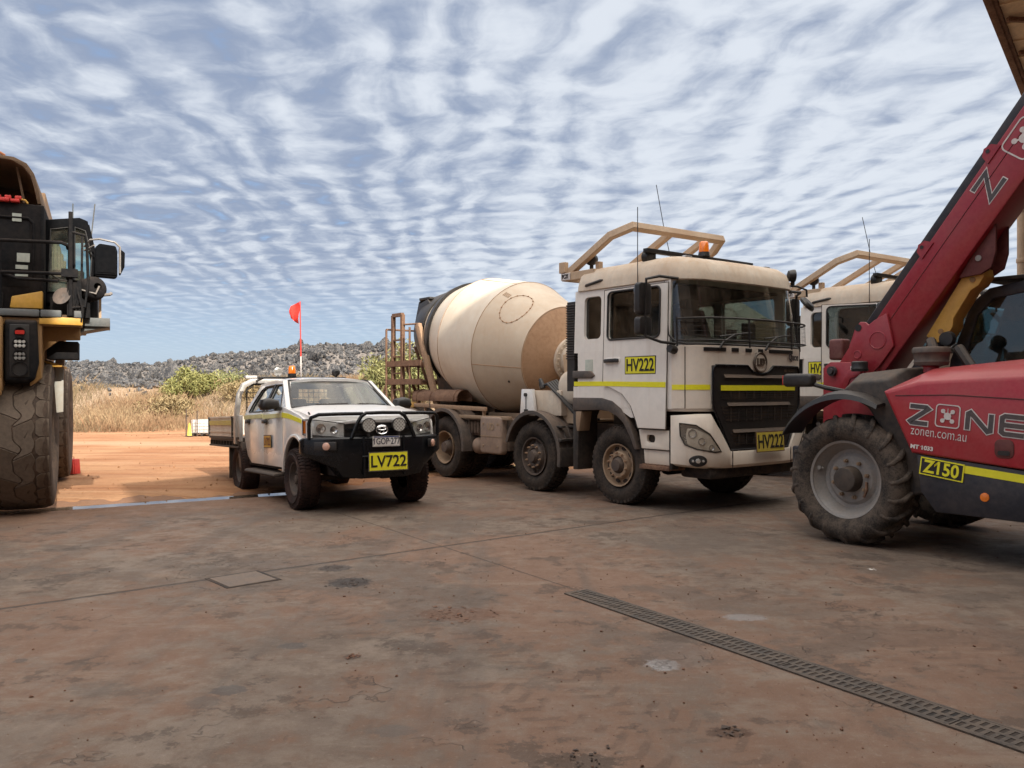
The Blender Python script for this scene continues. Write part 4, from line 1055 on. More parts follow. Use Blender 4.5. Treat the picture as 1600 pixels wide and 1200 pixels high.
    mb = MB(); mb.lathe([(-.02, .22), (0, .235), (.02, .22), (0, .205)], (.50, -.62, 2.40), (.75, 0, .65), 28, True); mb.build('steering_wheel', M['black'], root)
    for y in (-.62, .62):
        mb = MB(); mb.prism([(-.05, 2.12), (.40, 2.12), (.42, 2.22), (-.02, 2.24), (-.22, 2.80), (-.36, 2.80), (-.22, 2.12)], 'y', y-.26, y+.26); mb.prism([(-.26, 2.80), (-.20, 2.98), (-.32, 3.0), (-.38, 2.82)], 'y', y-.15, y+.15); mb.build('seat', M['seat'], root, .03)
    mb = MB(); mb.box(-.80, .9, -1.15, 1.15, 2.945, 2.965); mb.box(-.79, -.77, -1.15, 1.15, 2.2, 2.95); mb.build('lining', M['interior'], root)
    mb = MB(); mb.box(.93, .95, .28, .58, 2.26, 2.50); mb.box(.90, .97, -.02, .14, 2.26, 2.40); mb.build('dash_screen', M['dark'], root, .01)
    # sun visor
    mb = MB()
    for u0, u1 in ((-.62, -.36), (.95, 1.2)):
        us = [u0+(u1-u0)*i/6 for i in range(7)]; mb.shell(lambda u, v, t: ws(u, 1.03+.03*v, -.035+t), us, [0, 1], .03)
    mb.build('top_grip', M['black'], root, .004, 1)
    # grille
    mb = MB()
    def gz(u):   # top of the grille, with the dip below the badge
        a = abs(u); return 1.885-.105*max(0., 1-(a/.26)**2)**.7
    def gw(z): return .905 if z > 1.36 else .905-.30*(1.36-z)/.56
    vs = [i/14 for i in range(15)]; uu = [-1+2*i/40 for i in range(41)]
    def gf(a, v, t):
        z = .80+(gz(a*.905)-.80)*v; u = a*gw(z); p, n = cab_plan(u, .035-t); return Vector((p.x, p.y, z))
    mb.shell(gf, uu, vs, .03); gr = mb.build('grille', M['black'], root, angle=40)
    mb = MB(); mb.tube([gf(a, 1, -.004) for a in uu[1:-1]]+[gf(.985, .97, -.004)]+[gf(1, v, -.004) for v in vs[-2:0:-1]]+[gf(a, 0, -.004) for a in uu[::-1]]+[gf(-1, v, -.004) for v in vs[1:-1]]+[gf(-.985, .97, -.004)], .016, 6, True); mb.build('grille_rim', M['black_gloss'], gr)
    mb = MB()
    for z, w in ((1.765, .72), (1.405, .66), (1.06, .56)):
        us = [-w+2*w*i/24 for i in range(25)]; mb.shell(lambda u, v, t: (lambda p: Vector((p.x, p.y, z-.035+.07*v)))(cab_plan(u, .062-.045*v-t*.4)[0]), us, [0, .4, .8, 1], .03)
    mb.build('grille_slat', M['slat_brown'], gr, angle=40)
    mb = MB()
    for z0, z1 in ((1.45, 1.60), (1.17, 1.38), (.86, 1.03)):
        n = 5
        for k in range(n):
            z = z0+(z1-z0)*(k+.5)/n; w = gw(z)-.13; us = [-w+2*w*i/20 for i in range(21)]
            mb.shell(lambda u, v, t: (lambda p: Vector((p.x, p.y, z-.007+.014*v)))(cab_plan(u, .044-t)[0]), us, [0, 1], .02)
        for k in range(9):
            u = -.6+1.2*k/8
            if abs(u) < gw(z0)-.12: p = cab_plan(u, .045)[0]; mb.tube([(p.x, p.y, z0), (p.x, p.y, z1)], .006, 4)
    mb.build('grille_mesh', M['dark'], gr)
    mb = MB()
    us = [-.78+1.56*i/24 for i in range(25)]
    mb.shell(lambda u, v, t: (lambda p: Vector((p.x, p.y, 1.565+.068*v)))(cab_plan(u, .052-t)[0]), us, [0, 1], .012); mb.build('stripe', M['hivis'], gr)
    for sg in (-1, 1):
        mb = MB(); us = [sg*(.93+(UC-.07-.93)*i/14) for i in range(15)]
        mb.shell(lambda u, v, t: (lambda p: Vector((p.x, p.y, 1.575+.066*v)))(cab_plan(u, .0145-t)[0]), us, [0, 1], .004); mb.build('stripe', M['hivis'], front)
    # badge
    mb = MB(); xo = cab_plan(0, .03)[0].x
    mb.lathe([(-.004, .105), (.018, .118), (.018, .133), (-.004, .142)], (xo, 0, 1.935), (1, 0, 0), 36)
    bd = mb.build('badge', M['grey_emblem'], root, angle=40)
    mb = MB(); mb.cyl((xo-.02, 0, 1.935), (xo+.006, 0, 1.935), .108, n=32); mb.build('badge_face', F, bd)
    mb = MB(); A = dict(origin=(xo+.008, 0, 1.935), right=(0, 1, 0), up=(0, 0, 1), h=.016)
    ribbon(mb, [(-.073, .055), (-.073, -.02), (-.06, -.038), (-.03, -.038), (-.015, -.02), (-.015, .055)], .02, **A)
    ribbon(mb, [(.012, .046), (.012, -.03), (.045, -.03), (.066, -.012), (.066, .028), (.045, .046)], .02, closed=True, **A)
    mb.build('badge_letters', M['grey_emblem'], bd)
    p, n = cab_plan(.83, .014); text('Quon', .125, (p.x, p.y-.02, 2.02), (-n.y, n.x, 0), (0, 0, 1), M['grey_ink'], front, sx=1.0, bold=.005)
    p, n = cab_plan(.66, .040); text('UD TRUCKS', .045, (p.x, p.y, 1.83), (-n.y, n.x, 0), (0, 0, 1), M['grey_emblem'], gr, sx=1.1, bold=.001)
    # bumper
    mb = MB()
    def btop(u):
        a = abs(u)
        if a < .62: return .80
        if a < .92: return .80+.47*((a-.62)/.30)
        return 1.27-.06*max(0, (a-1.1))
    BU = 1.45
    us = sorted(set([-BU+2*BU*i/60 for i in range(61)]+[s*x for s in (-1, 1) for x in (.62, .77, .92)]))
    prof = [(0, -.05), (.05, .045), (.22, .085), (.6, .085), (.92, .065), (1, .02)]
    def bf(u, v, t):
        k = int(v); f, o = prof[k]; z0 = .565+.04*(max(0, abs(u)-.8)/.6); z = z0+(btop(u)-z0)*f; p, n = cab_plan(u, o-t)
        fl = min(1, max(0, (BU-abs(u))/.25)); p2, _ = cab_plan(u, min(o, .012+(o-.012)*fl)-t); return Vector((p2.x, p2.y, z))
    mb.shell(bf, us, list(range(6)), .05); bu = mb.build('bumper', F, root, angle=35)
    mb = MB()
    for y in (-.615, .615):
        u = u_at_y(y); p, n = cab_plan(u, .088); mb.tube([(p.x, p.y, .57), (p.x, p.y, .80)], .006, 5)
    mb.build('bumper_joint', M['dark'], bu)
    for sg in (-1, 1):   # headlamps
        shp = [(1.30, 1.155), (1.12, 1.13), (.97, 1.02), (.82, .80), (.90, .79), (1.12, .835), (1.24, .89), (1.29, 1.0)]
        mb = MB(); c = (1.10, .97); n = len(shp)
        pts = []
        for i in range(n):
            a, b = shp[i], shp[(i+1) % n]
            for k in range(3): pts.append((a[0]+(b[0]-a[0])*k/3, a[1]+(b[1]-a[1])*k/3))
        def H(q, o): p, nn = cab_plan(sg*q[0], o); return Vector((p.x, p.y, q[1]))
        mid = [((p[0]+c[0])/2, (p[1]+c[1])/2) for p in pts]
        ra = [H(p, .082) for p in pts]; rb = [H(p, .094) for p in pts]; rc = [H(p, .102) for p in mid]
        b0 = [mb.bm.verts.new(v) for v in rb]; b1 = [mb.bm.verts.new(v) for v in rc]; cc = mb.bm.verts.new(H(c, .104)); m_ = len(pts)
        for i in range(m_): mb._f([b0[i], b0[(i+1) % m_], b1[(i+1) % m_], b1[i]]); mb._f([b1[i], b1[(i+1) % m_], cc])
        hl = mb.build('headlight', M['headglass'], root, angle=60)
        mb = MB(); b0 = [mb.bm.verts.new(H(p, .088)) for p in pts]; b1 = [mb.bm.verts.new(H(p, .070)) for p in mid]; cc = mb.bm.verts.new(H(c, .069))
        for i in range(m_): mb._f([b0[i], b0[(i+1) % m_], b1[(i+1) % m_], b1[i]]); mb._f([b1[i], b1[(i+1) % m_], cc])
        mb.build('lamp_housing', M['lamp_silver_truck'], hl, angle=30)
        mb = MB()
        for q, r_ in (((1.16, 1.03), .055), ((1.06, .93), .045), ((.95, .85), .035)):
            o1 = H(q, .084); nn = cab_plan(sg*q[0], 0)[1]; mb.lathe([(-.02, r_*.3), (.0, r_*.8), (.012, r_), (.012, r_*.9), (-.012, r_*.5), (-.012, 0)], o1, nn, 20)
        mb.build('lamp_reflector', M['chrome'], hl)
        mb = MB(); mb.tube([H(p, .086) for p in pts], .010, 5, True); mb.build('lamp_rim', M['black'], hl)
        mb = MB(); q = (1.10, .685); rg = [H((q[0]+.10*math.cos(a), q[1]+.072*math.sin(a)), .087) for a in np.linspace(0, 2*math.pi, 24, endpoint=False)]
        rg2 = [H((q[0]+.085*math.cos(a), q[1]+.058*math.sin(a)), .093) for a in np.linspace(0, 2*math.pi, 24, endpoint=False)]
        mb.loft([rg, rg2]); fg = mb.build('fog_lamp', M['black'], root)
        mb = MB()
        for dx, r_ in ((-.055, .018), (0, .034), (.055, .018)):
            o1 = H((q[0]+dx, q[1]), .094); nn = cab_plan(sg*q[0], 0)[1]; mb.lathe([(0, r_), (.012, r_*.8), (.014, 0)], o1, nn, 16)
        mb.build('fog_lens', M['lens'], fg)
    p, n = cab_plan(.05, .11); plate(root, 'number_plate', plate_txt, .60, .27, (p.x+.03, .06, .895), (.0, 1, 0), (-.05, 0, 1), mat='plate_yellow_dim', frame='rust', size=.25, sx=.78)
    # underneath
    mb = MB(); mb.box(.9, 1.40, -.95, .95, .44, .58); mb.box(.55, .9, -.5, .5, .38, .56); mb.build('under_bumper', M['dark'], root, .04)
    # mirrors
    for sg in (-1, 1):
        x0, y0 = (.86, sg*1.60)
        mb = MB(); mb.tube([(1.08, sg*1.19, 2.99), (1.05, sg*1.50, 3.0), (x0+.06, y0, 2.97), (x0+.05, y0+sg*.01, 2.25), (1.0, sg*1.42, 2.18), (1.08, sg*1.24, 2.16)], .02, 8); mb.cyl((1.06, sg*1.22, 2.08), (1.06, sg*1.33, 2.10), .06, .05, 10); mb.build('mirror_arm', M['black'], root)
        mb = MB(); mb.prism(rrect(y0-.115, y0+.115, 2.52, 2.93, .05), 'x', x0-.05, x0+.05); m1 = mb.build('mirror', M['black'], root, .025)
        mb = MB(); mb.prism(rrect(y0-.10, y0+.10, 2.54, 2.91, .04), 'x', x0-.056, x0-.052); mb.build('mirror_glass', M['mirror'], m1)
        mb = MB(); mb.prism(rrect(y0-.115, y0+.115, 2.26, 2.50, .05), 'x', x0-.05, x0+.06); m2 = mb.build('wide_mirror', M['black'], root, .025)
    mb = MB(); mb.tube([(1.05, .95, 3.06), (1.22, 1.16, 3.05), (1.29, 1.29, 3.0), (1.29, 1.30, 2.90)], .015, 8); ma = mb.build('front_mirror_arm', M['black'], root)
    mb = MB(); mb.lathe([(-.05, .02), (-.04, .09), (-.01, .125), (.02, .13), (.025, .12), (.02, 0)], (1.29, 1.31, 2.80), (-.75, -.2, -.65), 28); mb.build('round_mirror', M['black'], ma)
    # snorkel behind the cab
    for sg in (-1, 1):
        mb = MB(); mb.box(-1.06, -.89, min(sg*.98, sg*1.2), max(sg*.98, sg*1.2), 1.55, 2.86)
        for k in range(22): mb.box(-1.07, -.88, min(sg*.97, sg*1.215), max(sg*.97, sg*1.215), 2.02+.037*k, 2.04+.037*k)
        mb.build('air_intake', M['black'], root, .006, 1)
    # roof gear
    lb = thing('light_bar', '', 'x'); bpy.data.objects.remove(lb)
    mb = MB(); mb.box(.44, .52, -1.16, 1.10, 3.405, 3.46)
    for y in (-1.0, 0., 1.0): mb.box(.46, .50, y-.03, y+.03, 3.22, 3.41)
    bar = mb.build('roof_bar', M['black'], root, .006)
    mb = MB(); mb.lathe([(0, .085), (.06, .075)], (.48, .03, 3.46), (0, 0, 1), 20); bb = mb.build('beacon_base', M['black'], bar)
    mb = MB(); mb.lathe([(0, .074), (.13, .066), (.15, .05), (.152, 0)], (.48, .03, 3.522), (0, 0, 1), 24); mb.build('beacon', M['amber'], bar, angle=50)
    mb = MB(); mb.box(.42, .54, .86, 1.10, 3.37, 3.404); mb.build('bar_lamp', M['black_dusty'], bar, .008)
    for x, y, z, ax in ((.42, -1.05, 3.36, (-1, 0, .1)), (-.72, -1.02, 3.47, (.2, -1, 0)), (1.18, 1.12, 3.20, (.5, .6, 0))):
        mb = MB(); a = Vector(ax).normalized(); c = Vector((x, y, z)); mb.lathe([(-.08, .03), (-.06, .075), (0, .09), (.03, .09), (.035, .08), (.03, 0)], c, a, 20); mb.box(x-.02, x+.02, y-.02, y+.02, z-.16, z-.07); mb.build('work_lamp', M['black'], root)
    mb = MB(); mb.box(.88, .95, -.90, -.76, 3.285, 3.335); mb.box(.88, .95, .78, .92, 3.285, 3.335); mb.build('marker_lamp', M['lens'], root, .012)
    for (x, y, z0, z1, dx) in ((.44, -1.26, 2.75, 4.0, .0), (-.1, .02, 3.25, 4.65, -.32)):
        mb = MB(); mb.cyl((x, y, z0), (x, y, z0+.18), .02, .012, 8); mb.tube([(x, y, z0+.15), (x+dx*.5, y, (z0+z1)/2), (x+dx, y, z1)], .006, 5); mb.build('antenna', M['black'], root)
    # tube frame over the roof
    mb = MB(); rr = (.10, .10)
    L = [(-1.16, -1.12, 3.27), (-.22, -1.12, 3.73), (.04, -.95, 3.84), (.10, .88, 3.84), (-.22, 1.10, 3.73), (-1.16, 1.12, 3.27)]
    mb.tube(L, 0, rr=rr)
    for y in (-.16, .62): mb.tube([(.08, y, 3.86), (-1.12, y, 3.28)], 0, rr=(.09, .09))
    mb.tube([(-1.12, -1.14, 3.24), (-.5, -1.12, 3.24)], 0, rr=(.12, .12)); mb.tube([(-1.12, 1.14, 3.24), (-.5, 1.12, 3.24)], 0, rr=(.12, .12))
    mb.tube([(-1.12, -1.2, 3.24), (-1.12, 1.2, 3.24)], 0, rr=(.12, .12))
    mb.box(-1.22, -1.09, -1.22, -1.14, 3.30, 3.46)
    for y in (-1.0, 1.0): mb.box(-.62, -.54, y-.04, y+.04, 3.18, 3.42)
    fr = mb.build('roof_frame', M['frame_tan'], root, .006, 1)
    mb = MB(); mb.box(-1.18, -.98, -1.2135, -1.2015, 3.19, 3.29); stk = mb.build('sticker', M['pale_ink'], fr)
    text('PC21', .085, (-1.08, -1.2165, 3.24), (1, 0, 0), (0, 0, 1), M['ink'], stk, sx=.8, bold=.003)

    # ---- chassis
    mb = MB()
    for y in (-.43, .43): mb.box(-6.9, .9, y-.045, y+.045, .78, 1.05)
    for x in (-6.8, -5.2, -3.7, -2.6, -1.0, .6): mb.box(x-.06, x+.06, -.385, .385, .82, 1.0)
    mb.build('chassis_rail', M['chassis'], root)
    mb = MB()
    for x in (0, -1.85, -4.38, -5.70): mb.cyl((x, -.95, .54), (x, .95, .54), .075, n=12); mb.cyl((x, -.2, .54), (x, .2, .54), .2, n=16)
    mb.build('axle', M['dark'], root)
    mb = MB(); mb.box(-.9, 1.0, -.42, .42, .55, 1.35); mb.build('engine', M['dark'], root, .05)
    w1 = truck_wheel('wheel', root, 0, -1.045, .54); truck_wheel('wheel', root, 0, 1.045, .54, flip=True, copyof=w1)
    w2 = truck_wheel('wheel', root, -1.85, -1.045, .54, matr='rim_dark'); truck_wheel('wheel', root, -1.85, 1.045, .54, flip=True, copyof=w2)
    w3 = truck_wheel('wheel', root, -4.38, -1.07, .54, front=False, matr='rim_tan')
    for x in (-4.38, -5.70):
        if x != -4.38: truck_wheel('wheel', root, x, -1.07, .54, copyof=w3)
        truck_wheel('wheel', root, x, 1.07, .54, flip=True, copyof=w3); truck_wheel('wheel', root, x, .74, .54, copyof=w3); truck_wheel('wheel', root, x, -.74, .54, flip=True, copyof=w3)
    def mudguard(x0, a0, a1, r, y0, y1, m):
        mb = MB(); o = arc(x0, .56, r, a0, a1, 18)+arc(x0, .56, r-.025, a1, a0, 18)
        mb.prism(o, 'y', y0, y1); yy = (y0+.0, y0+.03); mb.prism(arc(x0, .56, r+.012, a0, a1, 18)+arc(x0, .56, r-.05, a1, a0, 18), 'y', y0-.012, y0+.022)
        for t in (.38, .62): 
            yb = y0+(y1-y0)*t; mb.prism(arc(x0, .56, r+.008, a0, a1, 18)+arc(x0, .56, r-.01, a1, a0, 18), 'y', yb-.008, yb+.008)
        return mb.build('mudguard', m, root, .004, 1)
    for sg in (-1, 1):
        ya, yb = (-1.24, -.80) if sg < 0 else (.80, 1.24)
        mudguard(-1.85, -12, 165, .68, ya, yb, M['mud_grey'])
        mb = MB(); mb.box(-1.24, -1.16, ya, yb, .42, .70); mb.box(-1.26, -1.14, ya, yb, .80, .84)
        for y in (ya+.12, yb-.1): mb.box(-1.36, -1.22, y-.04, y+.04, 1.0, 1.03)
        mb.build('flap', M['black_dusty'], root, .006)
        mudguard(-4.38, -5, 155, .67, ya-.02, yb, M['mud_grey']); mudguard(-5.70, 10, 170, .67, ya-.02, yb, M['mud_grey'])
        # battery box with a moulded cover, air tank
        y0, y1 = (-1.16, -.48) if sg < 0 else (.48, 1.16)
        mb = MB(); mb.box(-3.28, -2.66, y0+.10, y1, .56, 1.08); mb.build('battery_box', M['chassis'], root, .01)
        mb = MB(); cov = rrect(-3.33, -2.72, .50, 1.12, .06)
        q0, q1 = (y0-.02, y0+.12) if sg < 0 else (y1-.12, y1+.02)
        mb.prism(cov, 'y', q0, q1); bc = mb.build('battery_cover', M['cover_tan'], root, .035, 3)
        mb = MB(); yo = q0-.003 if sg < 0 else q1+.003
        mb.prism(rrect(-3.32, -2.73, .785, .80, .006), 'y', yo-.004, yo+.004)
        for bx_ in (-3.23, -2.82):
            for bz in (.63, 1.0): mb.cyl((bx_, yo-.006, bz), (bx_, yo+.006, bz), .022, n=10)
        mb.build('cover_bolt', M['rim_tan'], bc)
        if sg < 0: text('UD', .16, (-3.02, y0-.022, .95), (1, 0, 0), (0, 0, 1), M['rim_tan'], bc, sx=.9, bold=.006, ext=.004)
        mb = MB(); ya2, yb2 = (-1.12, -.45) if sg < 0 else (.45, 1.12)
        mb.lathe([(0, .0), (.02, .07), (.06, .125), (.12, .145), (.60, .145), (.66, .10), (.68, 0)], (-3.60, ya2, .60), (0, 1, 0), 28); mb.build('air_tank', M['cover_tan'], root, angle=50)
        mb = MB(); mb.box(-3.85, -3.36, ya2+.08, yb2, .78, 1.04)
        for k in range(5): mb.cyl((-3.80+.09*k, ya2+.06, .82), (-3.80+.09*k, ya2+.06, 1.02), .035, n=10)
        mb.box(-3.9, -3.3, ya2-.02, yb2, 1.05, 1.10); mb.build('valve_box', M['chassis'], root, .006)
        mb = MB(); mb.tube([(-2.55, (ya+yb)/2-.1, 1.10), (-4.0, (ya+yb)/2-.1, 1.10)], 0, rr=(.08, .06)); mb.box(-4.0, -1.3, min(sg*.42, sg*.52), max(sg*.42, sg*.52), 1.052, 1.16); mb.build('side_rail', M['rim_tan'], root, .008)
    # ---- mixer
    A0 = Vector((-2.30, 0, 2.08)); AX = Vector((-1, 0, .175)).normalized()
    mixer_root = root
    def dl(prof, name, mat, n=72, **k):
        mb = MB(); mb.lathe(prof, A0, AX, n); return mb.build(name, mat, mixer_root, angle=25, **k)
    drum = dl([(.30, .845), (1.27, 1.195), (1.275, 1.195), (1.275, 1.18), (.31, .82)], 'drum_front_cone', M['drum2'])
    dl([(1.268, 1.190), (1.28, 1.199), (2.38, 1.19), (2.39, 1.175), (1.29, 1.17)], 'drum_barrel', M['drum'])
    dl([(2.385, 1.185), (2.40, 1.192), (3.98, .70), (3.98, .66), (2.42, 1.15)], 'drum_rear_cone', M['drum'])
    head = dl([(.02, .0), (.02, .30), (.08, .42), (.16, .60), (.25, .77), (.305, .848), (.31, .83), (.30, .0)], 'drum_head', M['drum_brown'])
    mb = MB()
    for a, r in ((1.275, 1.197), (2.392, 1.188), (.304, .852)):
        ring = []; q = AX.to_track_quat('Z', 'Y')
        mb.tube([A0+AX*a+q @ Vector((r*math.cos(t), r*math.sin(t), 0)) for t in np.linspace(0, 2*math.pi, 72, endpoint=False)], .0065, 4, True)
    q = AX.to_track_quat('Z', 'Y')
    def on(a, th):   # point on the drum surface, th measured from up towards -y
        r = .845+(1.195-.845)*(a-.30)/.97 if a < 1.27 else 1.193
        up = Vector((0, 0, 1)); up = (up-AX*up.dot(AX)).normalized(); sd = Vector((0, -1, 0)); return A0+AX*a+(up*math.cos(th)+sd*math.sin(th))*(r+.002)
    for a0, a1, th in ((.31, 1.27, 1.82), (1.28, 2.38, .30), (.31, 1.27, .98+1.9)): mb.tube([on(a0+(a1-a0)*i/8, th) for i in range(9)], .006, 4)
    mb.build('weld_seam', M['drum_brown'], root)
    # inspection hatch on the front cone
    mb = MB(); rg = []
    for t in np.linspace(0, 2*math.pi, 36, endpoint=False): rg.append(on(.80+.235*math.cos(t), .74+.33*math.sin(t)))
    mb.tube(rg, .005, 4, True)
    for k in range(0, 36, 2): c = rg[k]; nrm = (c-A0-AX*((c-A0).dot(AX))).normalized(); mb.cyl(c-nrm*.01, c+nrm*.012, .013, n=6)
    mb.build('drum_hatch', M['drum_brown'], root)
    mb = MB()
    for i in range(5):
        for (d0, d1) in ((0, 1),): mb.tube([on(1.08+.028*i, .57), on(1.08+.028*i, .65)], .006, 4)
    mb.build('drum_mark', M['drum_brown'], root)
    mb = MB(); q0 = A0+AX*.19; mb.cyl(on(.6, 2.1)-Vector((0, 0, 0)), on(.6, 2.1)+Vector((0, -.012, -.01)), .02, n=8); mb.build('drum_plug', M['dark'], root)
    # gearbox and pedestal
    mb = MB(); mb.lathe([(.05, .0), (.05, .37), (.02, .385), (-.02, .385), (-.03, .36), (-.03, .30), (-.10, .28), (-.10, .25), (-.16, .24), (-.16, .20), (-.42, .19), (-.44, .25), (-.52, .25), (-.53, .16), (-.62, .15), (-.63, 0)], A0, AX, 40)
    for k in range(24):
        a = 2*math.pi*k/24; p = A0+q @ Vector((.34*math.cos(a), .34*math.sin(a), 0)); mb.cyl(p-AX*.02, p-AX*.055, .016, n=6)
    mb.build('gearbox', M['cream_dusty'], root, angle=30)
    mb = MB()
    for y in (-.30, .30): mb.prism([(-2.30, 1.05), (-1.60, 1.05), (-1.82, 1.75), (-1.86, 2.15), (-2.18, 2.15), (-2.12, 1.70)], 'y', y-.02, y+.02)
    mb.box(-2.15, -1.88, -.28, .28, 1.65, 1.72); mb.box(-2.3, -1.6, -.45, .45, 1.05, 1.09); mb.build('pedestal', M['frame_tan'], root, .006)
    mb = MB(); mb.lathe([(0, 0), (.01, .16), (.05, .25), (.12, .28), (1.9, .28), (1.97, .25), (2.01, .16), (2.02, 0)], (-1.30, -1.0, 1.60), (0, 1, 0), 36); wt = mb.build('water_tank', M['drum'], root, angle=50)
    mb = MB(); mb.box(-1.5, -1.1, -.9, -.8, 1.06, 1.36); mb.box(-1.5, -1.1, .8, .9, 1.06, 1.36); mb.build('tank_mount', M['frame_tan'], root)
    # control box
    mb = MB(); mb.prism([(-2.32, 1.16), (-2.28, 1.58), (-2.02, 1.58), (-1.94, 1.16)], 'y', -1.10, -1.04); mb.build('control_plate', M['white'], root, .004)
    mb = MB(); mb.box(-2.26, -1.40, -1.02, -.45, 1.17, 1.56); mb.build('control_box', M['cream_dusty'], root, .02)
    mb = MB(); mb.cyl((-2.16, -1.10, 1.49), (-2.16, -1.13, 1.49), .03, n=10); mb.tube([(-2.16, -1.105, 1.46), (-2.16, -1.105, 1.22)], .007, 5); mb.box(-2.21, -2.11, -1.107, -1.101, 1.20, 1.26); mb.build('control_lever', M['ink'], root)
    mb = MB()
    for k in range(5):
        o = .045*k; mb.tube([(-1.98+o*.3, -.95+o, 1.62+o*.4), (-1.72, -1.02+o, 1.66+o*.3), (-1.45, -1.05+o, 1.50), (-1.10, -1.02+o, 1.22-o*.2), (-.92, -.85+o, 1.12)], .022, 7)
    mb.tube([(-2.02, -.9, 1.60), (-1.92, -1.0, 1.72), (-1.84, -1.0, 1.60)], .035, 7); mb.build('hose', M['black'], root)
    # rear pedestal, track ring, chute, ladder
    mb = MB(); mb.lathe([(3.00, 1.005), (3.0, 1.065), (3.16, 1.02), (3.16, .96)], A0, AX, 72, True); mb.build('track_ring', M['black'], root)
    mb = MB()
    for y in (-.62, .62): mb.prism([(-5.30, 1.05), (-4.75, 1.05), (-5.35, 2.55), (-5.55, 3.1), (-5.72, 3.05), (-5.60, 2.4)], 'y', y-.05, y+.05)
    mb.prism([(-5.45, 1.05), (-5.37, 1.05), (-5.85, 3.0), (-5.93, 3.0)], 'y', -.60, .60); mb.box(-6.85, -4.7, -.62, .62, 1.05, 1.12); mb.build('rear_pedestal', M['chassis'], root, .01)
    for sg in (-1, 1): mb = MB(); mb.prism([(-4.95, 1.10), (-4.82, 1.10), (-5.60, 2.85), (-5.74, 2.80)], 'y', sg*.96, sg*1.04); mb.build('ring_strut', M['rust_light'], root, .008)
    mb = MB()
    hop = [(-6.30, 3.28), (-5.95, 3.36), (-5.80, 3.22), (-6.1, 2.9), (-6.45, 2.7)]
    mb.prism(hop, 'y', -.62, -.56); mb.prism(hop, 'y', .56, .62); mb.prism([(-6.40, 3.34), (-6.32, 3.38), (-6.52, 2.84), (-6.60, 2.8)], 'y', -.55, .55); mb.box(-6.3, -5.9, -.60, .60, 3.36, 3.41)
    mb.lathe([(3.45, .86), (3.45, .91), (4.0, .76), (4.0, .70)], A0, AX, 40, True); mb.build('hopper', M['black'], root, .008)
    mb = MB()   # chute stowed along the side
    rg = []
    def half(c, r, ax, th=.012):
        pts = [];
        for i in range(13):
            a = R(-15+210*i/12); pts.append((r*math.cos(a), r*math.sin(a)))
        return pts+[(p[0]*(1-th/r), p[1]*(1-th/r)) for p in pts[::-1]]
    sec = half(None, .17, None)
    mb.loft([[Vector((x, -.92+p[0], 1.40+dz+p[1])) for p in sec] for x, dz in ((-5.75, 0), (-4.18, .0))])
    for x in (-5.6, -5.1, -4.3): mb.loft([[Vector((xx, -.92+p[0]*1.06, 1.40+p[1]*1.06)) for p in sec] for xx in (x-.02, x+.02)])
    mb.build('chute', M['rust'], root, angle=40)
    mb = MB(); mb.tube([(-5.9, -1.14, 1.28), (-3.2, -1.14, 1.24)], 0, rr=(.05, .07))
    for x in (-3.3, -4.2, -5.2): mb.tube([(x, -1.12, 1.26), (x, -1.10, .98)], 0, rr=(.05, .04))
    mb.build('side_bar', M['rust_light'], root, .006); mb = MB(); mb.tube([(-6.2, -1.14, 1.285), (-5.55, -1.14, 1.275)], 0, rr=(.07, .10)); mb.build('bar_end', M['yellow'], root, .01)
    mb = MB()   # ladder and platform
    for x in (-6.55, -6.18):
        mb.tube([(x, -1.05, .75), (x, -1.05, 3.05)], 0, rr=(.07, .07))
    for k in range(6): mb.tube([(-6.55, -1.05, .9+.33*k), (-6.18, -1.05, .9+.33*k)], 0, rr=(.05, .03))
    for z in (2.08, 1.72): mb.tube([(-6.75, -1.08, z), (-5.4, -1.08, z)], 0, rr=(.05, .11)); mb.tube([(-6.75, -.3, z), (-5.5, -.3, z)], 0, rr=(.05, .11)); mb.tube([(-6.75, -1.1, z), (-6.75, -.3, z)], 0, rr=(.05, .11))
    mb.box(-6.75, -5.7, -1.02, -.35, 1.70, 1.73)
    for x, y in ((-6.75, -1.1), (-6.75, -.35), (-5.85, -1.08), (-5.7, -.4)):
        mb.tube([(x, y, 1.0), (x, y, 2.78)], .022, 6)
    mb.tube([(-6.75, -1.1, 2.78), (-6.75, -.35, 2.78), (-5.7, -.4, 2.80)], .02, 6); mb.tube([(-6.55, -1.05, 3.05), (-6.18, -1.05, 3.05)], 0, rr=(.07, .07)); mb.tube([(-6.18, -1.05, 2.85), (-5.75, -.9, 2.85)], .018, 6)
    for x in (-6.6, -6.0): mb.tube([(x, -.3, 1.0), (x+.1, -.6, 1.6), (x+.05, -.9, 2.4)], .03, 6)
    mb.tube([(-6.7, -1.1, 1.05), (-6.9, -1.15, 1.35), (-6.75, -1.1, 1.7)], .015, 6)
    mb.build('ladder', M['rust'], root)
    return root

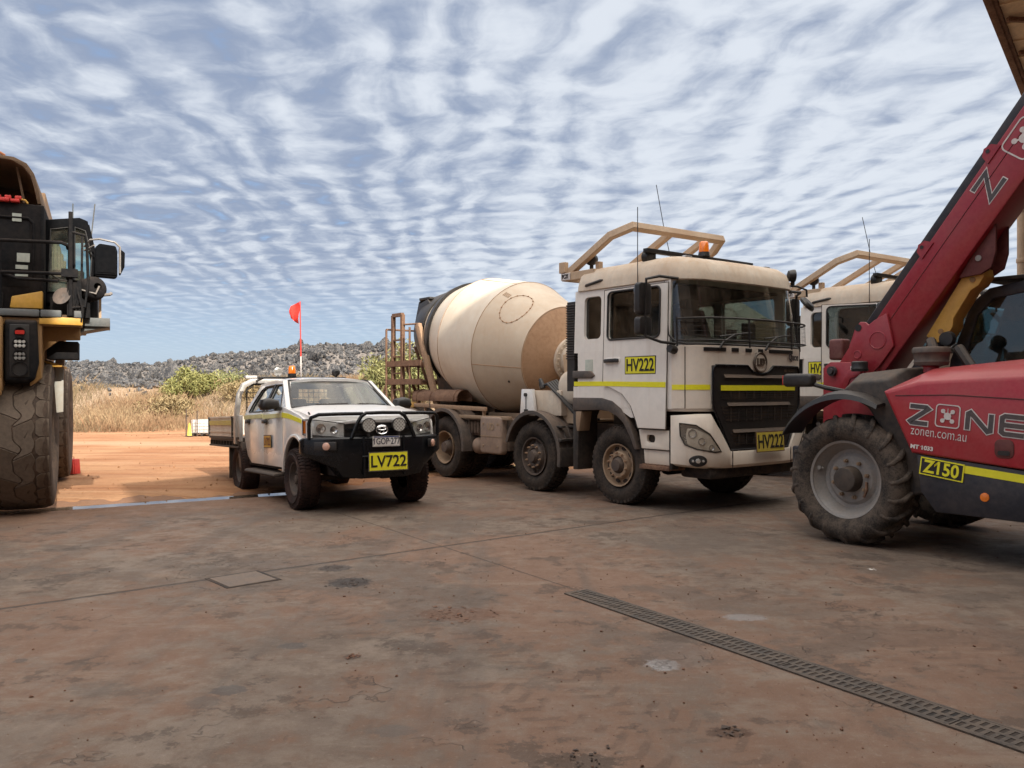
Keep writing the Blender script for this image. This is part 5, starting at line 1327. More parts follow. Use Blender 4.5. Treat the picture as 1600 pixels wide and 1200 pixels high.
M['headglass'] = glass('headlamp_glass', (.80, .80, .78), boost=1.0, dusty=.25)
M['cover_tan'] = paint('dusty_tan_cover', (.245, .175, .135), .6, .4, (.30, .20, .14), top=.3)
M['lamp_silver_truck'] = paint('truck_lamp_silver', (.42, .41, .39), .2, .15, metal=.7)
M['slat_brown'] = paint('slat_dusty_black', (.055, .043, .036), .55, .4, (.15, .105, .075), top=.6)
fT = Vector((.604, -.797, 0))
truck = build_truck(); truck.location = (2.406, 12.155, 0); truck.rotation_euler = (0, 0, math.atan2(fT.y, fT.x))
truck['group'] = 'concrete mixer trucks'
truck2 = copy_tree(truck); truck2.location = (2.406+4.70*.797+.58*.604, 12.155+4.70*.604-.58*.797, 0)
truck2['label'] = 'second concrete mixer truck with its door ajar, standing behind the red telehandler'
def ajar():
    door = [c for c in kids(truck2) if c.name.startswith('door') and c.data.vertices[0].co.y < 0][0]
    for c in kids(door):
        if c.name.startswith('number_plate'):
            for k in kids(c): bpy.data.objects.remove(k)
            bpy.data.objects.remove(c)
    h = Vector((.96, -1.25, 0)); door.matrix_local = Matrix.Translation(h) @ Matrix.Rotation(R(DOOR_ANG), 4, 'Z') @ Matrix.Translation(-h)
    plate(truck2, 'number_plate', 'HV2', .34, .235, (-.50, -(CAB_HW+.006), 1.93), (1, 0, 0), (0, 0, 1), size=.22, sx=.62).data.name = 'rear_plate'
DOOR_ANG = 24
ajar()
# ------------------------------------------------------------------ work ute
def ute_lugs(R0, W):
    w = W/2; out = []; n = 52; st = 2*math.pi/n
    for i in range(n):
        t = i*st
        for sg, ph in ((-1, 0), (1, .5)):
            q = t+ph*st; out.append([(q, sg*w*1.0), (q+.55*st, sg*w*1.0), (q+.7*st, sg*w*.58), (q+.12*st, sg*w*.58)])
            out.append([(q+.3*st, sg*w*.50), (q+.95*st, sg*w*.48), (q+.8*st, sg*w*.06), (q+.2*st, sg*w*.08)])
    return out, .010, (lambda y: .022*(abs(y)/w)**4)

def build_ute():
    root = thing('work_ute', 'dusty white four door work ute with black bull bar and tray, numbered LV722', 'ute')
    W = M['white']
    yw = .86
    for sg in (-1, 1):
        def S(u, v, t, sg=sg): # slightly barrelled side
            return Vector((u, sg*(yw-t-.03*max(0., .75-v)), v))
        fen = [(.66, .80), (.60, 1.135), (.2, 1.24), (-.25, 1.315), (-.50, 1.355), (-.595, 1.355), (-.595, .50), (-.555, .50)]+arc(0, .425, .54, 172, 46, 14)+[(.54, .80)]
        mb = MB(); mb.holed(fen, [], S, .05); f = mb.build('front_fender', W, root, .012, 2, bang=55)
        mb = MB(); mb.prism(arc(0, .425, .565, 176, 50, 14)+arc(0, .425, .525, 50, 176, 14), 'y', sg*(yw-.02), sg*(yw+.022)); mb.build('arch_lip', W, f, .008)
        mb = MB(); mb.prism(arc(0, .425, .53, 185, 30, 18)+arc(0, .425, .51, 30, 185, 18), 'y', sg*.35, sg*(yw-.03)); mb.prism([(-.56, .30), (-.47, .30), (-.45, .62), (-.52, .7)], 'y', sg*.55, sg*(yw-.01)); mb.build('wheel_well', M['dark'], root)
        for x0, x1, nm in ((-.605, -1.625, 'front_door'), (-1.64, -2.78, 'rear_door')):
            mb = MB()
            pts = [(x0, 1.315), (x0, .52), (x1, .52), (x1, 1.30)] if nm == 'front_door' else [(x0, 1.30), (x0, .52), (x1+.42, .52), (x1+.20, .62), (x1+.06, .85), (x1, 1.05), (x1, 1.28)]
            n = 7
            def D(u, v, t, sg=sg): return Vector((u, sg*(yw+.004-t-.05*max(0., .78-v)-.06*max(0, v-1.05)), v))
            mb.holed(pts, [], D, .04); dr = mb.build(nm, W, root, .012, 2, bang=55)
            hx = x0-.83
            hm = MB(); hm.tube([(hx-.09, sg*(yw+.002), 1.155), (hx-.07, sg*(yw+.035), 1.158), (hx+.07, sg*(yw+.035), 1.165), (hx+.09, sg*(yw+.002), 1.165)], 0, rr=(.028, .045)); hm.lathe([(0, .05), (.006, .045), (.007, 0)], (hx, sg*(yw-.001), 1.16), (0, sg, 0), 16); hm.build('handle', M['black'], dr, .008)
            sm = MB(); sm.prism([(x0-.004, 1.215), (x0-.004, 1.275), (x1+.004, 1.26), (x1+.004, 1.20)], 'y', sg*(yw-.03), sg*(yw+.0075)); sm.build('stripe', M['stripe_faded'], dr)
        if sg < 0:
            dr = [c for c in kids(root) if c.name.startswith('front_door')][0]
            pl = plate(dr, 'number_plate', 'LV722', .40, .19, (-1.34, -(yw+.004), .87), (1, 0, .02), (-.02, 0, 1), mat='plate_orange', frame='grey_ink', size=.155, sx=.85, ink='faded_ink')
        sm = MB(); sm.prism([(.36, 1.125), (.30, 1.185), (-.25, 1.262), (-.59, 1.285), (-.59, 1.215), (-.25, 1.195)], 'y', sg*(yw-.03), sg*(yw+.005)); sm.build('stripe', M['hivis'], f)
        # greenhouse
        tilt = lambda z: max(0, z-1.28)*.50
        def G(u, v, t, sg=sg): return Vector((u, sg*(yw-.012-tilt(v)-t), v))
        fw = [(-.76, 1.315), (-1.22, 1.665), (-1.32, 1.70), (-1.66, 1.71), (-1.66, 1.31)]
        rw = [(-1.745, 1.31), (-1.745, 1.71), (-2.26, 1.70), (-2.40, 1.65), (-2.52, 1.47), (-2.55, 1.31)]
        mb = MB(); mb.holed([(-.50, 1.28), (-.60, 1.385), (-1.12, 1.735), (-1.28, 1.775), (-2.46, 1.775), (-2.66, 1.72), (-2.80, 1.40), (-2.82, 1.26)], [fw, rw], G, .05); mb.build('cab_frame', W, root, .006, 1, bang=60)
        for nm, w in (('front_side_window', fw), ('rear_side_window', rw)):
            mb = MB(); mb.holed([(p[0], p[1]) for p in w], [], lambda u, v, t: G(u, v, t+.018), .005); g = mb.build(nm, M['glass_ute'], root)
            mb = MB(); mb.tube([G(p[0], p[1], -.002) for p in w], .012, 6, True); mb.build('window_seal', M['black'], g)
        mb = MB(); mb.tube([G(-1.702, 1.30, -.006), G(-1.702, 1.72, -.006)], 0, rr=(.065, .006)); mb.build('door_pillar', M['black'], root)
        # mirror
        mb = MB(); mb.loft([[Vector((-.70+dx, sg*(.99+dy*k), 1.405+dz*k)) for dy, dz in ((-.14, -.06), (.0, -.085), (.12, -.085), (.15, -.03), (.12, .06), (.02, .085), (-.12, .05))] for dx, k in ((-.09, .95), (-.07, 1.0), (.02, .96), (.07, .80), (.085, .6))])
        mb.tube([(-.74, sg*.82, 1.33), (-.72, sg*.92, 1.345)], 0, rr=(.08, .05)); mi = mb.build('mirror', M['black'], root, angle=50)
        # side step
        mb = MB(); mb.prism([(sg*.70, .40), (sg*.94, .385), (sg*.955, .41), (sg*.93, .435), (sg*.70, .45)], 'x', -2.42, -.72); mb.build('side_step', M['black_dusty'], root, .012)
        # head lamps wrap the corner
        ys = [.90-.46*i/12 for i in range(13)]
    fx = lambda y: .86-.27*(abs(y)/.86)**2.4
    # bonnet
    def bz(x, y):
        k = (.84-x)/1.36; return 1.205+.175*math.sin(min(1, max(0, k))*math.pi/2)-.055*(abs(y)/.82)**3+.006*max(0, 1-abs(abs(y)-.45)/.2)*min(1, max(0, k)*3)
    mb = MB()
    def bon(u, v, t):
        y = -.815+1.63*v; x0 = fx(y)-.03; x1 = -.52+.12*(1-(y/.815)**2); x = x0+(x1-x0)*u; return Vector((x, y, bz(x, y)-t))
    mb.shell(bon, [i/14 for i in range(15)], [i/24 for i in range(25)], .05); mb.build('bonnet', W, root, angle=45)
    # core: floor, engine bay, firewall
    mb = MB(); mb.box(-2.80, -.5, -.80, .80, .48, .80); mb.box(.40, .60, -.56, .56, .55, .82); mb.box(-.5, .60, -.52, .52, .45, 1.08); mb.box(-.62, -.50, -.82, .82, .5, 1.24); mb.box(-5.1, .7, -.42, .42, .50, .64); mb.build('chassis', M['dark'], root)
    mb = MB(); mb.box(-2.82, -2.77, -.80, .80, .5, 1.32); mb.build('cab_back', W, root)
    mb = MB(); mb.holed([(-.80, 1.30), (.80, 1.30), (.60, 1.76), (-.60, 1.76)], [rrect(-.55, .55, 1.36, 1.68, .04)], lambda u, v, t: Vector((-2.80+.33*(v-1.30)-t, u, v)), .04); mb.build('cab_back_frame', W, root)
    # roof
    mb = MB()
    def rf(u, v, t):
        y = -.625+1.25*v; x = -1.12-1.52*u+.10*(1-(y/.62)**2)*(1-u)*1.0; e = (abs(y)/.625)**4
        return Vector((x, y, 1.735+.075*math.sin(math.pi*(.12+.76*u))-.035*e+.015*(1-e)-t))
    mb.shell(rf, [i/12 for i in range(13)], [i/20 for i in range(21)], .04); mb.build('roof', W, root, angle=45)
    mb = MB(); mb.prism([(-1.42, 1.80), (-1.55, 1.80), (-1.56, 1.865), (-1.52, 1.85)], 'y', .02, .05); mb.build('roof_fin', M['black'], root)
    # windscreen
    def ws(u, v, t=0.):
        y = -1+2*u; hw = .735-.13*v; x = -.55-.60*v+(.165-.06*v)*(1-y*y); z = 1.36+.385*v-.02*y*y*(1-v); return Vector((x+t*.6, y*hw, z+t*.8))
    gu = [i/20 for i in range(21)]; gv = [i/6 for i in range(7)]
    mb = MB(); mb.grid(lambda u, v: ws(u, v), gu, gv); wsc = mb.build('windscreen', M['glass_ute'], root, angle=60)
    mb = MB(); lp = [ws(u, 0, .004) for u in gu]+[ws(1, v, .004) for v in gv[1:]]+[ws(u, 1, .004) for u in gu[-2::-1]]+[ws(0, v, .004) for v in gv[-2:0:-1]]
    mb.tube(lp, .02, 6, True); mb.build('windscreen_seal', M['black'], wsc)
    for u0 in (.16, .58):
        mb = MB(); mb.tube([ws(u0, -.03, .02), ws(u0+.06, .04, .02), ws(u0+.36, .06, .015)], .010, 5); mb.build('wiper', M['black'], root)
    # A pillars
    for sg in (-1, 1):
        mb = MB(); u = 0 if sg < 0 else 1
        a = [ws(u, v, 0) for v in (-.05, .5, 1.0)]; mb.tube([(p.x-.02, p.y+sg*.035, p.z-.005) for p in a], 0, rr=(.085, .05)); mb.build('windscreen_pillar', W, root, .012)
    # interior
    mb = MB(); mb.box(-1.0, -.50, -.74, .74, .95, 1.32); mb.build('dashboard', M['interior'], root, .05)
    for y in (-.36, .36):
        mb = MB(); mb.prism([(-1.25, .85), (-1.25, 1.0), (-1.72, .98), (-1.88, 1.50), (-1.98, 1.50), (-1.86, .85)], 'y', y-.25, y+.25); mb.prism([(-1.88, 1.51), (-1.86, 1.68), (-1.95, 1.69), (-1.98, 1.51)], 'y', y-.13, y+.13); mb.build('seat', M['seat'], root, .035)
    mb = MB(); mb.prism([(-2.1, .85), (-2.1, 1.0), (-2.48, 1.0), (-2.58, 1.45), (-2.62, 1.45), (-2.6, .85)], 'y', -.66, .66); mb.build('rear_seat', M['seat'], root, .03)
    mb = MB(); mb.lathe([(-.015, .17), (0, .185), (.015, .17), (0, .155)], (-1.05, -.36, 1.24), (.85, 0, .5), 24, True); mb.build('steering_wheel', M['black'], root)
    mb = MB(); mb.box(-1.13, -1.10, -.11, .11, 1.62, 1.68); mb.build('interior_mirror', M['black'], root, .01)
    # nose
    mb = MB()
    ys = [-.87+1.74*i/40 for i in range(41)]
    mb.shell(lambda y, v, t: Vector((fx(y)-.02-t, y, .82+.335*v)), ys, [0, .5, 1], .04); nose = mb.build('nose_panel', W, root, angle=40)
    mb = MB(); yy = [-.47+.94*i/20 for i in range(21)]
    mb.shell(lambda y, v, t: Vector((fx(y)+.005-t, y, .78+.335*v)), yy, [0, 1], .03); gri = mb.build('grille', M['black'], root)
    mb = MB()
    for z in (.86, .95, 1.04): mb.shell(lambda y, v, t: Vector((fx(y)+.03-t, y, z-.014+.028*v)), yy, [0, 1], .035)
    mb.build('grille_bar', M['black_gloss'], gri)
    mb = MB(); yy2 = [-.55+1.10*i/20 for i in range(21)]
    mb.shell(lambda y, v, t: Vector((fx(y)+.025-t, y, 1.125+.045*v-.02*(abs(y)/.5)**3)), yy2, [0, .5, 1], .04); mb.build('chrome_strip', M['chrome_dull'], nose, .008)
    mb = MB()
    for rx, rz, r_ in ((.078, .054, .0095),):
        x = fx(0)+.055
        mb.tube([(x, rx*math.cos(t), 1.03+rz*math.sin(t)) for t in np.linspace(0, 2*math.pi, 32, endpoint=False)], r_, 6, True)
        mb.tube([(x, .028*math.cos(t), 1.03+rz*.92*math.sin(t)) for t in np.linspace(0, 2*math.pi, 24, endpoint=False)], .008, 6, True)
        mb.tube([(x, .058*math.cos(t), 1.048+.022*math.sin(t)) for t in np.linspace(0, 2*math.pi, 24, endpoint=False)], .008, 6, True)
    mb.build('badge', M['chrome'], gri)
    for sg in (-1, 1):
        def hp(a, v, o):   # a 0..1 from the grille to the side
            y = .47+.42*a; z0 = .94+.045*a; z1 = 1.115+.085*a-.02*a*a; x = fx(min(y, .86))+o-(.16*max(0, a-.80)/.20 if a > .80 else 0); return Vector((x, sg*y, z0+(z1-z0)*v))
        av = [i/14 for i in range(15)]; vv = [i/6 for i in range(7)]
        mb = MB(); mb.shell(lambda a, v, t: hp(a, v, .030-t+.012*math.sin(math.pi*v)), av, vv, .006); hl = mb.build('headlight', M['headglass2'], root, angle=50)
        mb = MB(); mb.shell(lambda a, v, t: hp(a, v, .004-t), av, vv, .02); mb.build('lamp_housing', M['chrome_dull'], hl)
        mb = MB()
        for a, r_ in ((.62, .062), (.28, .05)):
            c = hp(a, .48, .006); mb.lathe([(-.0, r_*.45), (.016, r_*.9), (.02, r_), (.02, r_*.92), (.004, r_*.5), (.002, 0)], c, (1, sg*.18, 0), 24)
        mb.build('lamp_reflector', M['chrome'], hl)
        mb = MB(); mb.shell(lambda a, v, t: hp(.86+.14*a, .1+.8*v, .016-t), [0, .5, 1], [0, 1], .01); mb.build('turn_lamp', M['amber'], hl)
        mb = MB(); mb.tube([hp(a, 0, .03) for a in av]+[hp(1, v, .03) for v in vv[1:]]+[hp(a, 1, .03) for a in av[-2::-1]]+[hp(0, v, .03) for v in vv[-2:0:-1]], .006, 5, True); mb.build('lamp_rim', M['black'], hl)
    # bull bar
    B = M['black_gloss']
    mb = MB(); secs = []
    for y, xf, zb, zt in ((-.955, .60, .745, .925), (-.93, .66, .72, .945), (-.80, .80, .66, .95), (-.60, .945, .56, .95), (-.52, .965, .45, .95), (-.30, .975, .42, .95), (.30, .975, .42, .95), (.52, .965, .45, .95), (.60, .945, .56, .95), (.80, .80, .66, .95), (.93, .66, .72, .945), (.955, .60, .745, .925)):
        xb = min(.62, xf-.10); zm = zt-.23 if zt-.23 > zb+.03 else zb+.03
        secs.append([Vector((xb, y, zt)), Vector((xf-.02, y, zt)), Vector((xf, y, zt-.02)), Vector((xf, y, zm)), Vector((xf-.05, y, zb)), Vector((xb, y, zb))])
    mb.loft(secs); bb = mb.build('bull_bar', B, root, .010, 2, bang=28)
    mb = MB()
    for sg in (-1, 1): mb.prism([(-.0, .0), (.0, .0)], 'x', 0, 0) if False else None
    for sg in (-1, 1):
        mb.tube([(.70, sg*.885, .93), (.70, sg*.885, 1.13), (.73, sg*.865, 1.20), (.80, sg*.79, 1.235), (.90, sg*.55, 1.24), (.955, sg*.27, 1.24)], .024, 10)
        mb.tube([(.965, sg*.43, .93), (.962, sg*.35, 1.12), (.96, sg*.29, 1.21), (.957, sg*.23, 1.245), (.955, 0, 1.25)], .024, 10)
    mb.build('hoop', B, bb, angle=50)
    mb = MB()
    for y in (-.27, .27): mb.box(.955, .995, y-.012, y+.012, .45, .95)
    mb.tube([(.99, -.3, .70), (.99, .3, .70)], .012, 6); mb.build('bar_rib', B, bb, .004)
    for sg in (-1, 1):
        c = Vector((.885, sg*.70, .84)); nr = Vector((.72, sg*.69, 0)).normalized(); tn = Vector((-nr.y, nr.x, 0))
        mb = MB(); vs = []
        for t in (-.005, .012):
            for a, b in ((-.19, -.05), (.11, -.05), (.11, .055), (-.19, .055)): vs.append(c+tn*a*(-sg)+Vector((0, 0, b))+nr*t)
        mb.mesh(vs, [(0, 1, 2, 3), (7, 6, 5, 4)]+[(i, (i+1) % 4, (i+1) % 4+4, i+4) for i in range(4)]); pk = mb.build('lamp_pocket', M['black'], bb, .01)
        mb = MB(); mb.lathe([(.0, .048), (.022, .048), (.03, .036), (.032, 0)], c+nr*.008-tn*(-sg)*.02, nr, 20); mb.build('indicator_lens', M['lens_peach'], pk, angle=50)
    for y in (-.205, .205):
        mb = MB(); mb.lathe([(-.09, .03), (-.07, .075), (-.01, .092), (.012, .094), (.014, .084), (.004, .082), (.004, 0)], (.985, y, 1.09), (1, 0, 0), 32); mb.tube([(.97, y, .95), (.97, y, 1.02)], .02, 6); sp = mb.build('spot_lamp', M['black'], root)
        mb = MB(); mb.cyl((.990, y, 1.09), (.996, y, 1.09), .082, n=32); fc = mb.build('lamp_face', M['lens_led'], sp)
        mb = MB()
        for i in range(-3, 4):
            for j in range(-3, 4):
                if math.hypot(i, j) < 3.2 and (i+j) % 2 == 0: mb.cyl((.9965, y+i*.022, 1.09+j*.022), (.999, y+i*.022, 1.09+j*.022), .010, n=8)
        mb.build('led_cell', M['rim_grey'], fc)
    pl = plate(root, 'registration_plate', '1GOP·277', .372, .134, (1.00, 0.02, .885), (0, 1, 0), (0, 0, 1), mat='white_plastic', frame='alu', size=.115, sx=.74, bold=.001, ink='plate_ink')
    mb = MB(); mb.box(1.0098, 1.0108, -.15, .19, .934, .947); mb.build('plate_band', M['blue_ink'], pl)
    plate(root, 'number_plate', 'LV722', .54, .245, (1.0, .045, .63), (0, 1, 0), (0, 0, 1), mat='plate_yellow', frame='mud_grey', size=.205, sx=.93, bold=.003)
    # wheels
    def wheel(x, y, flip, cp=None):
        if cp is not None:
            o = copy_tree(cp, root); o.location = (x, y, .40); o.rotation_euler = (0, x*.7+.3, math.pi if flip else 0); return o
        mb = MB(); rim = .222
        mb.lathe([(-.11, rim), (-.105, rim-.014), (-.07, rim-.02), (-.03, rim-.035), (-.025, .15), (-.06, .12), (-.07, .09), (-.065, .055), (-.09, .05), (-.095, 0)], n=40, open_=True); o = mb.build('wheel', M['rim_dark'], root, loc=(x, y, .40))
        tyre_mesh(.40, .265, rim-.001, ute_lugs(.40, .265), mat=M['tyre_ute'], parent=o)
        mb = MB()
        for k in range(6): a = 2*math.pi*k/6; mb.cyl((.07*math.cos(a), -.06, .07*math.sin(a)), (.07*math.cos(a), -.085, .07*math.sin(a)), .012, n=6)
        for k in range(12): a = 2*math.pi*k/12; mb.cyl((.168*math.cos(a), -.024, .168*math.sin(a)), (.168*math.cos(a), -.033, .168*math.sin(a)), .018, n=10)
        mb.build('wheel_nut', M['dark'], o); return o
    w = wheel(0, -.765, False); wheel(0, .765, True, w); wheel(-3.085, -.765, False, w); wheel(-3.085, .765, True, w)
    mb = MB(); mb.cyl((-3.085, -.7, .40), (-3.085, .7, .40), .05); mb.cyl((0, -.7, .40), (0, .7, .40), .04); mb.cyl((-3.085, -.13, .4), (-3.085, .13, .4), .15); mb.build('axle', M['dark'], root)
    # tray
    T_ = M['tray_grey']
    mb = MB(); mb.box(-5.22, -2.96, -.90, .90, .84, .90)
    for k in range(11): mb.box(-5.20+.22*k, -5.17+.22*k, -.91, .91, .745, .84)
    mb.box(-5.22, -2.96, -.925, -.885, .875, .915); mb.box(-5.22, -2.96, -.925, -.885, .735, .765); mb.box(-5.22, -2.96, .885, .925, .875, .915); mb.box(-5.22, -2.96, .885, .925, .735, .765); mb.build('tray_floor', M['black_dusty'], root, .004, 1)
    for sg in (-1, 1):
        mb = MB(); mb.box(-5.22, -3.22, min(sg*.89, sg*.92), max(sg*.89, sg*.92), .918, 1.26)
        for z in (.93, 1.0, 1.24): mb.box(-5.21, -3.23, min(sg*.912, sg*.929), max(sg*.912, sg*.929), z-.012, z+.012)
        sd = mb.build('side_panel', T_, root)
        mb = MB(); mb.box(-5.18, -3.36, min(sg*.921, sg*.931), max(sg*.921, sg*.931), 1.11, 1.19); mb.build('stripe', M['stripe_dusty'], sd)
        for x in (-3.31, -5.19):
            mb = MB(); mb.tube([(x, sg*.935, .90), (x, sg*.935, 1.24)], 0, rr=(.022, .022)); mb.box(x-.025, x+.025, min(sg*.92, sg*.95), max(sg*.92, sg*.95), 1.225, 1.255)
            mb.build('latch', M['black'], sd)
    mb = MB(); mb.box(-5.25, -5.22, -.9, .9, .918, 1.26); mb.build('tail_panel', T_, root)
    mb = MB()
    for sg in (-1, 1):
        mb.tube([(-3.15, sg*.90, .80), (-3.13, sg*.895, 1.30), (-3.08, sg*.87, 1.60), (-3.05, sg*.80, 1.76), (-3.04, sg*.66, 1.83), (-3.04, 0, 1.835)], 0, rr=(.07, .11))
        mb.box(-3.20, -2.95, min(sg*.84, sg*.90), max(sg*.84, sg*.90), .84, 1.27)
    hb = mb.build('headboard', M['alu'], root, .008)
    for sg in (-1, 1): mb = MB(); mb.prism([(-2.86, .835), (-3.20, .835), (-3.06, .42), (-2.82, .42)], 'y', sg*.70, sg*.88); mb.build('front_mudguard', M['mud_grey'], root, .01)
    mb = MB()
    for k in range(17): y = -.74+1.48*k/16; mb.tube([(-3.05, y, 1.30), (-3.05, y, 1.80)], .005, 4)
    for k in range(6): z = 1.32+.08*k; mb.tube([(-3.05, -.76, z), (-3.05, .76, z)], .005, 4)
    mb.build('mesh_panel', M['black'], hb)
    mb = MB(); mb.tube([(-3.055, y, z) for y, z in ((-.76, 1.28), (.76, 1.28), (.76, 1.68), (.64, 1.78), (-.64, 1.78), (-.76, 1.68))], .018, 6, True); mb.build('mesh_frame', M['black'], hb)
    mb = MB(); mb.tube([(-2.60, -.78, 1.865), (-2.60, .78, 1.865)], 0, rr=(.05, .035))
    for y in (-.6, .6): mb.tube([(-2.60, y, 1.86), (-3.04, y, 1.83)], 0, rr=(.04, .03))
    rb = mb.build('light_rail', M['black'], root, .006)
    mb = MB(); mb.box(-2.66, -2.55, -.88, -.70, 1.845, 1.895); mb.build('rail_lamp', M['white_plastic'], rb, .01)
    mb = MB(); mb.lathe([(0, .07), (.05, .065)], (-2.60, -.13, 1.884), (0, 0, 1), 18); bs = mb.build('beacon_base', M['black'], rb)
    mb = MB(); mb.lathe([(0, .062), (.10, .055), (.125, .04), (.127, 0)], (-2.60, -.13, 1.935), (0, 0, 1), 20); mb.build('beacon', M['amber'], rb, angle=50)
    for y, m in ((-.36, 'lens'), (.62, 'black')):
        mb = MB(); mb.lathe([(-.06, .03), (-.04, .06), (.02, .07), (.025, .06), (.025, 0)], (-2.62, y, 1.96), (-1, 0, 0) if m == 'black' else (1, 0, 0), 18); mb.box(-2.63, -2.59, y-.015, y+.015, 1.88, 1.91); mb.build('work_lamp', M[m], rb)
    # flag
    mb = MB(); mb.tube([(-2.60, .02, 1.88), (-2.60, .02, 2.22)], .011, 8); mb.build('pole_foot', M['white_plastic'], rb)
    mb = MB(); mb.tube([(-2.60, .02, 2.221), (-2.61, .02, 3.13)], .010, 8); fp = mb.build('flag_pole', M['flag'], rb)
    mb = MB()
    def fl(u, v, t):
        w = .40*(1-.15*u); y = .02-.02-.115*u+.015*math.sin(6*v+2*u); x = -2.61-.16*u-.04*math.sin(5*u); z = 3.12-.06*u-v*(.36-.16*u); return Vector((x+t, y, z))
    mb.shell(fl, [0, .25, .5, .75, 1], [0, .2, .4, .6, .8, 1], .003); mb.build('flag', M['flag'], rb, angle=60)
    for sg in (-1, 1):
        mb = MB(); mb.box(-3.66, -3.63, min(sg*.62, sg*.91), max(sg*.62, sg*.91), .22, .74); mb.build('mud_flap', M['black_dusty'], root, .003)
    mb = MB(); mb.tube([(.40, -.78, 1.24), (.42, -.80, 1.27)], .012); mb.tube([(.66, .80, 1.22), (.66, .80, 1.42)], .006, 5); mb.build('antenna', M['black'], root)
    return root

M['headglass2'] = glass('ute_lamp_glass', (.95, .95, .94), boost=1.2, dusty=.05)
M['plate_orange'] = paint('plate_orange_worn', (.70, .42, .06), .55, .35, (.55, .20, .08), scale=5)
M['faded_ink'] = paint('faded_red_ink', (.14, .05, .025), .6, .2, (.5, .22, .06), scale=10)
M['plate_ink'] = paint('plate_ink', (.02, .025, .05), .5, .05)
M['blue_ink'] = paint('blue_ink', (.015, .04, .17), .5, .05)
M['stripe_faded'] = paint('stripe_faded_yellow', (.70, .68, .33), .5, .15, (.55, .45, .30))
M['stripe_dusty'] = paint('stripe_dusty_yellow', (.60, .50, .12), .6, .35, (.46, .33, .2))
M['tray_grey'] = paint('tray_dusty_alloy', (.62, .57, .50), .45, .30, (.46, .33, .23))
M['lens_peach'] = paint('clear_amber_lens', (.62, .36, .27), .15, .05, coat=.5)
M['chrome_dull'] = paint('lamp_silver', (.86, .86, .85), .3, .04, metal=.12)
fU = Vector((.515, -.857, 0))
ute = build_ute(); ute.location = (-2.114, 11.398, 0); ute.rotation_euler = (0, -.0385, math.atan2(fU.y, fU.x))
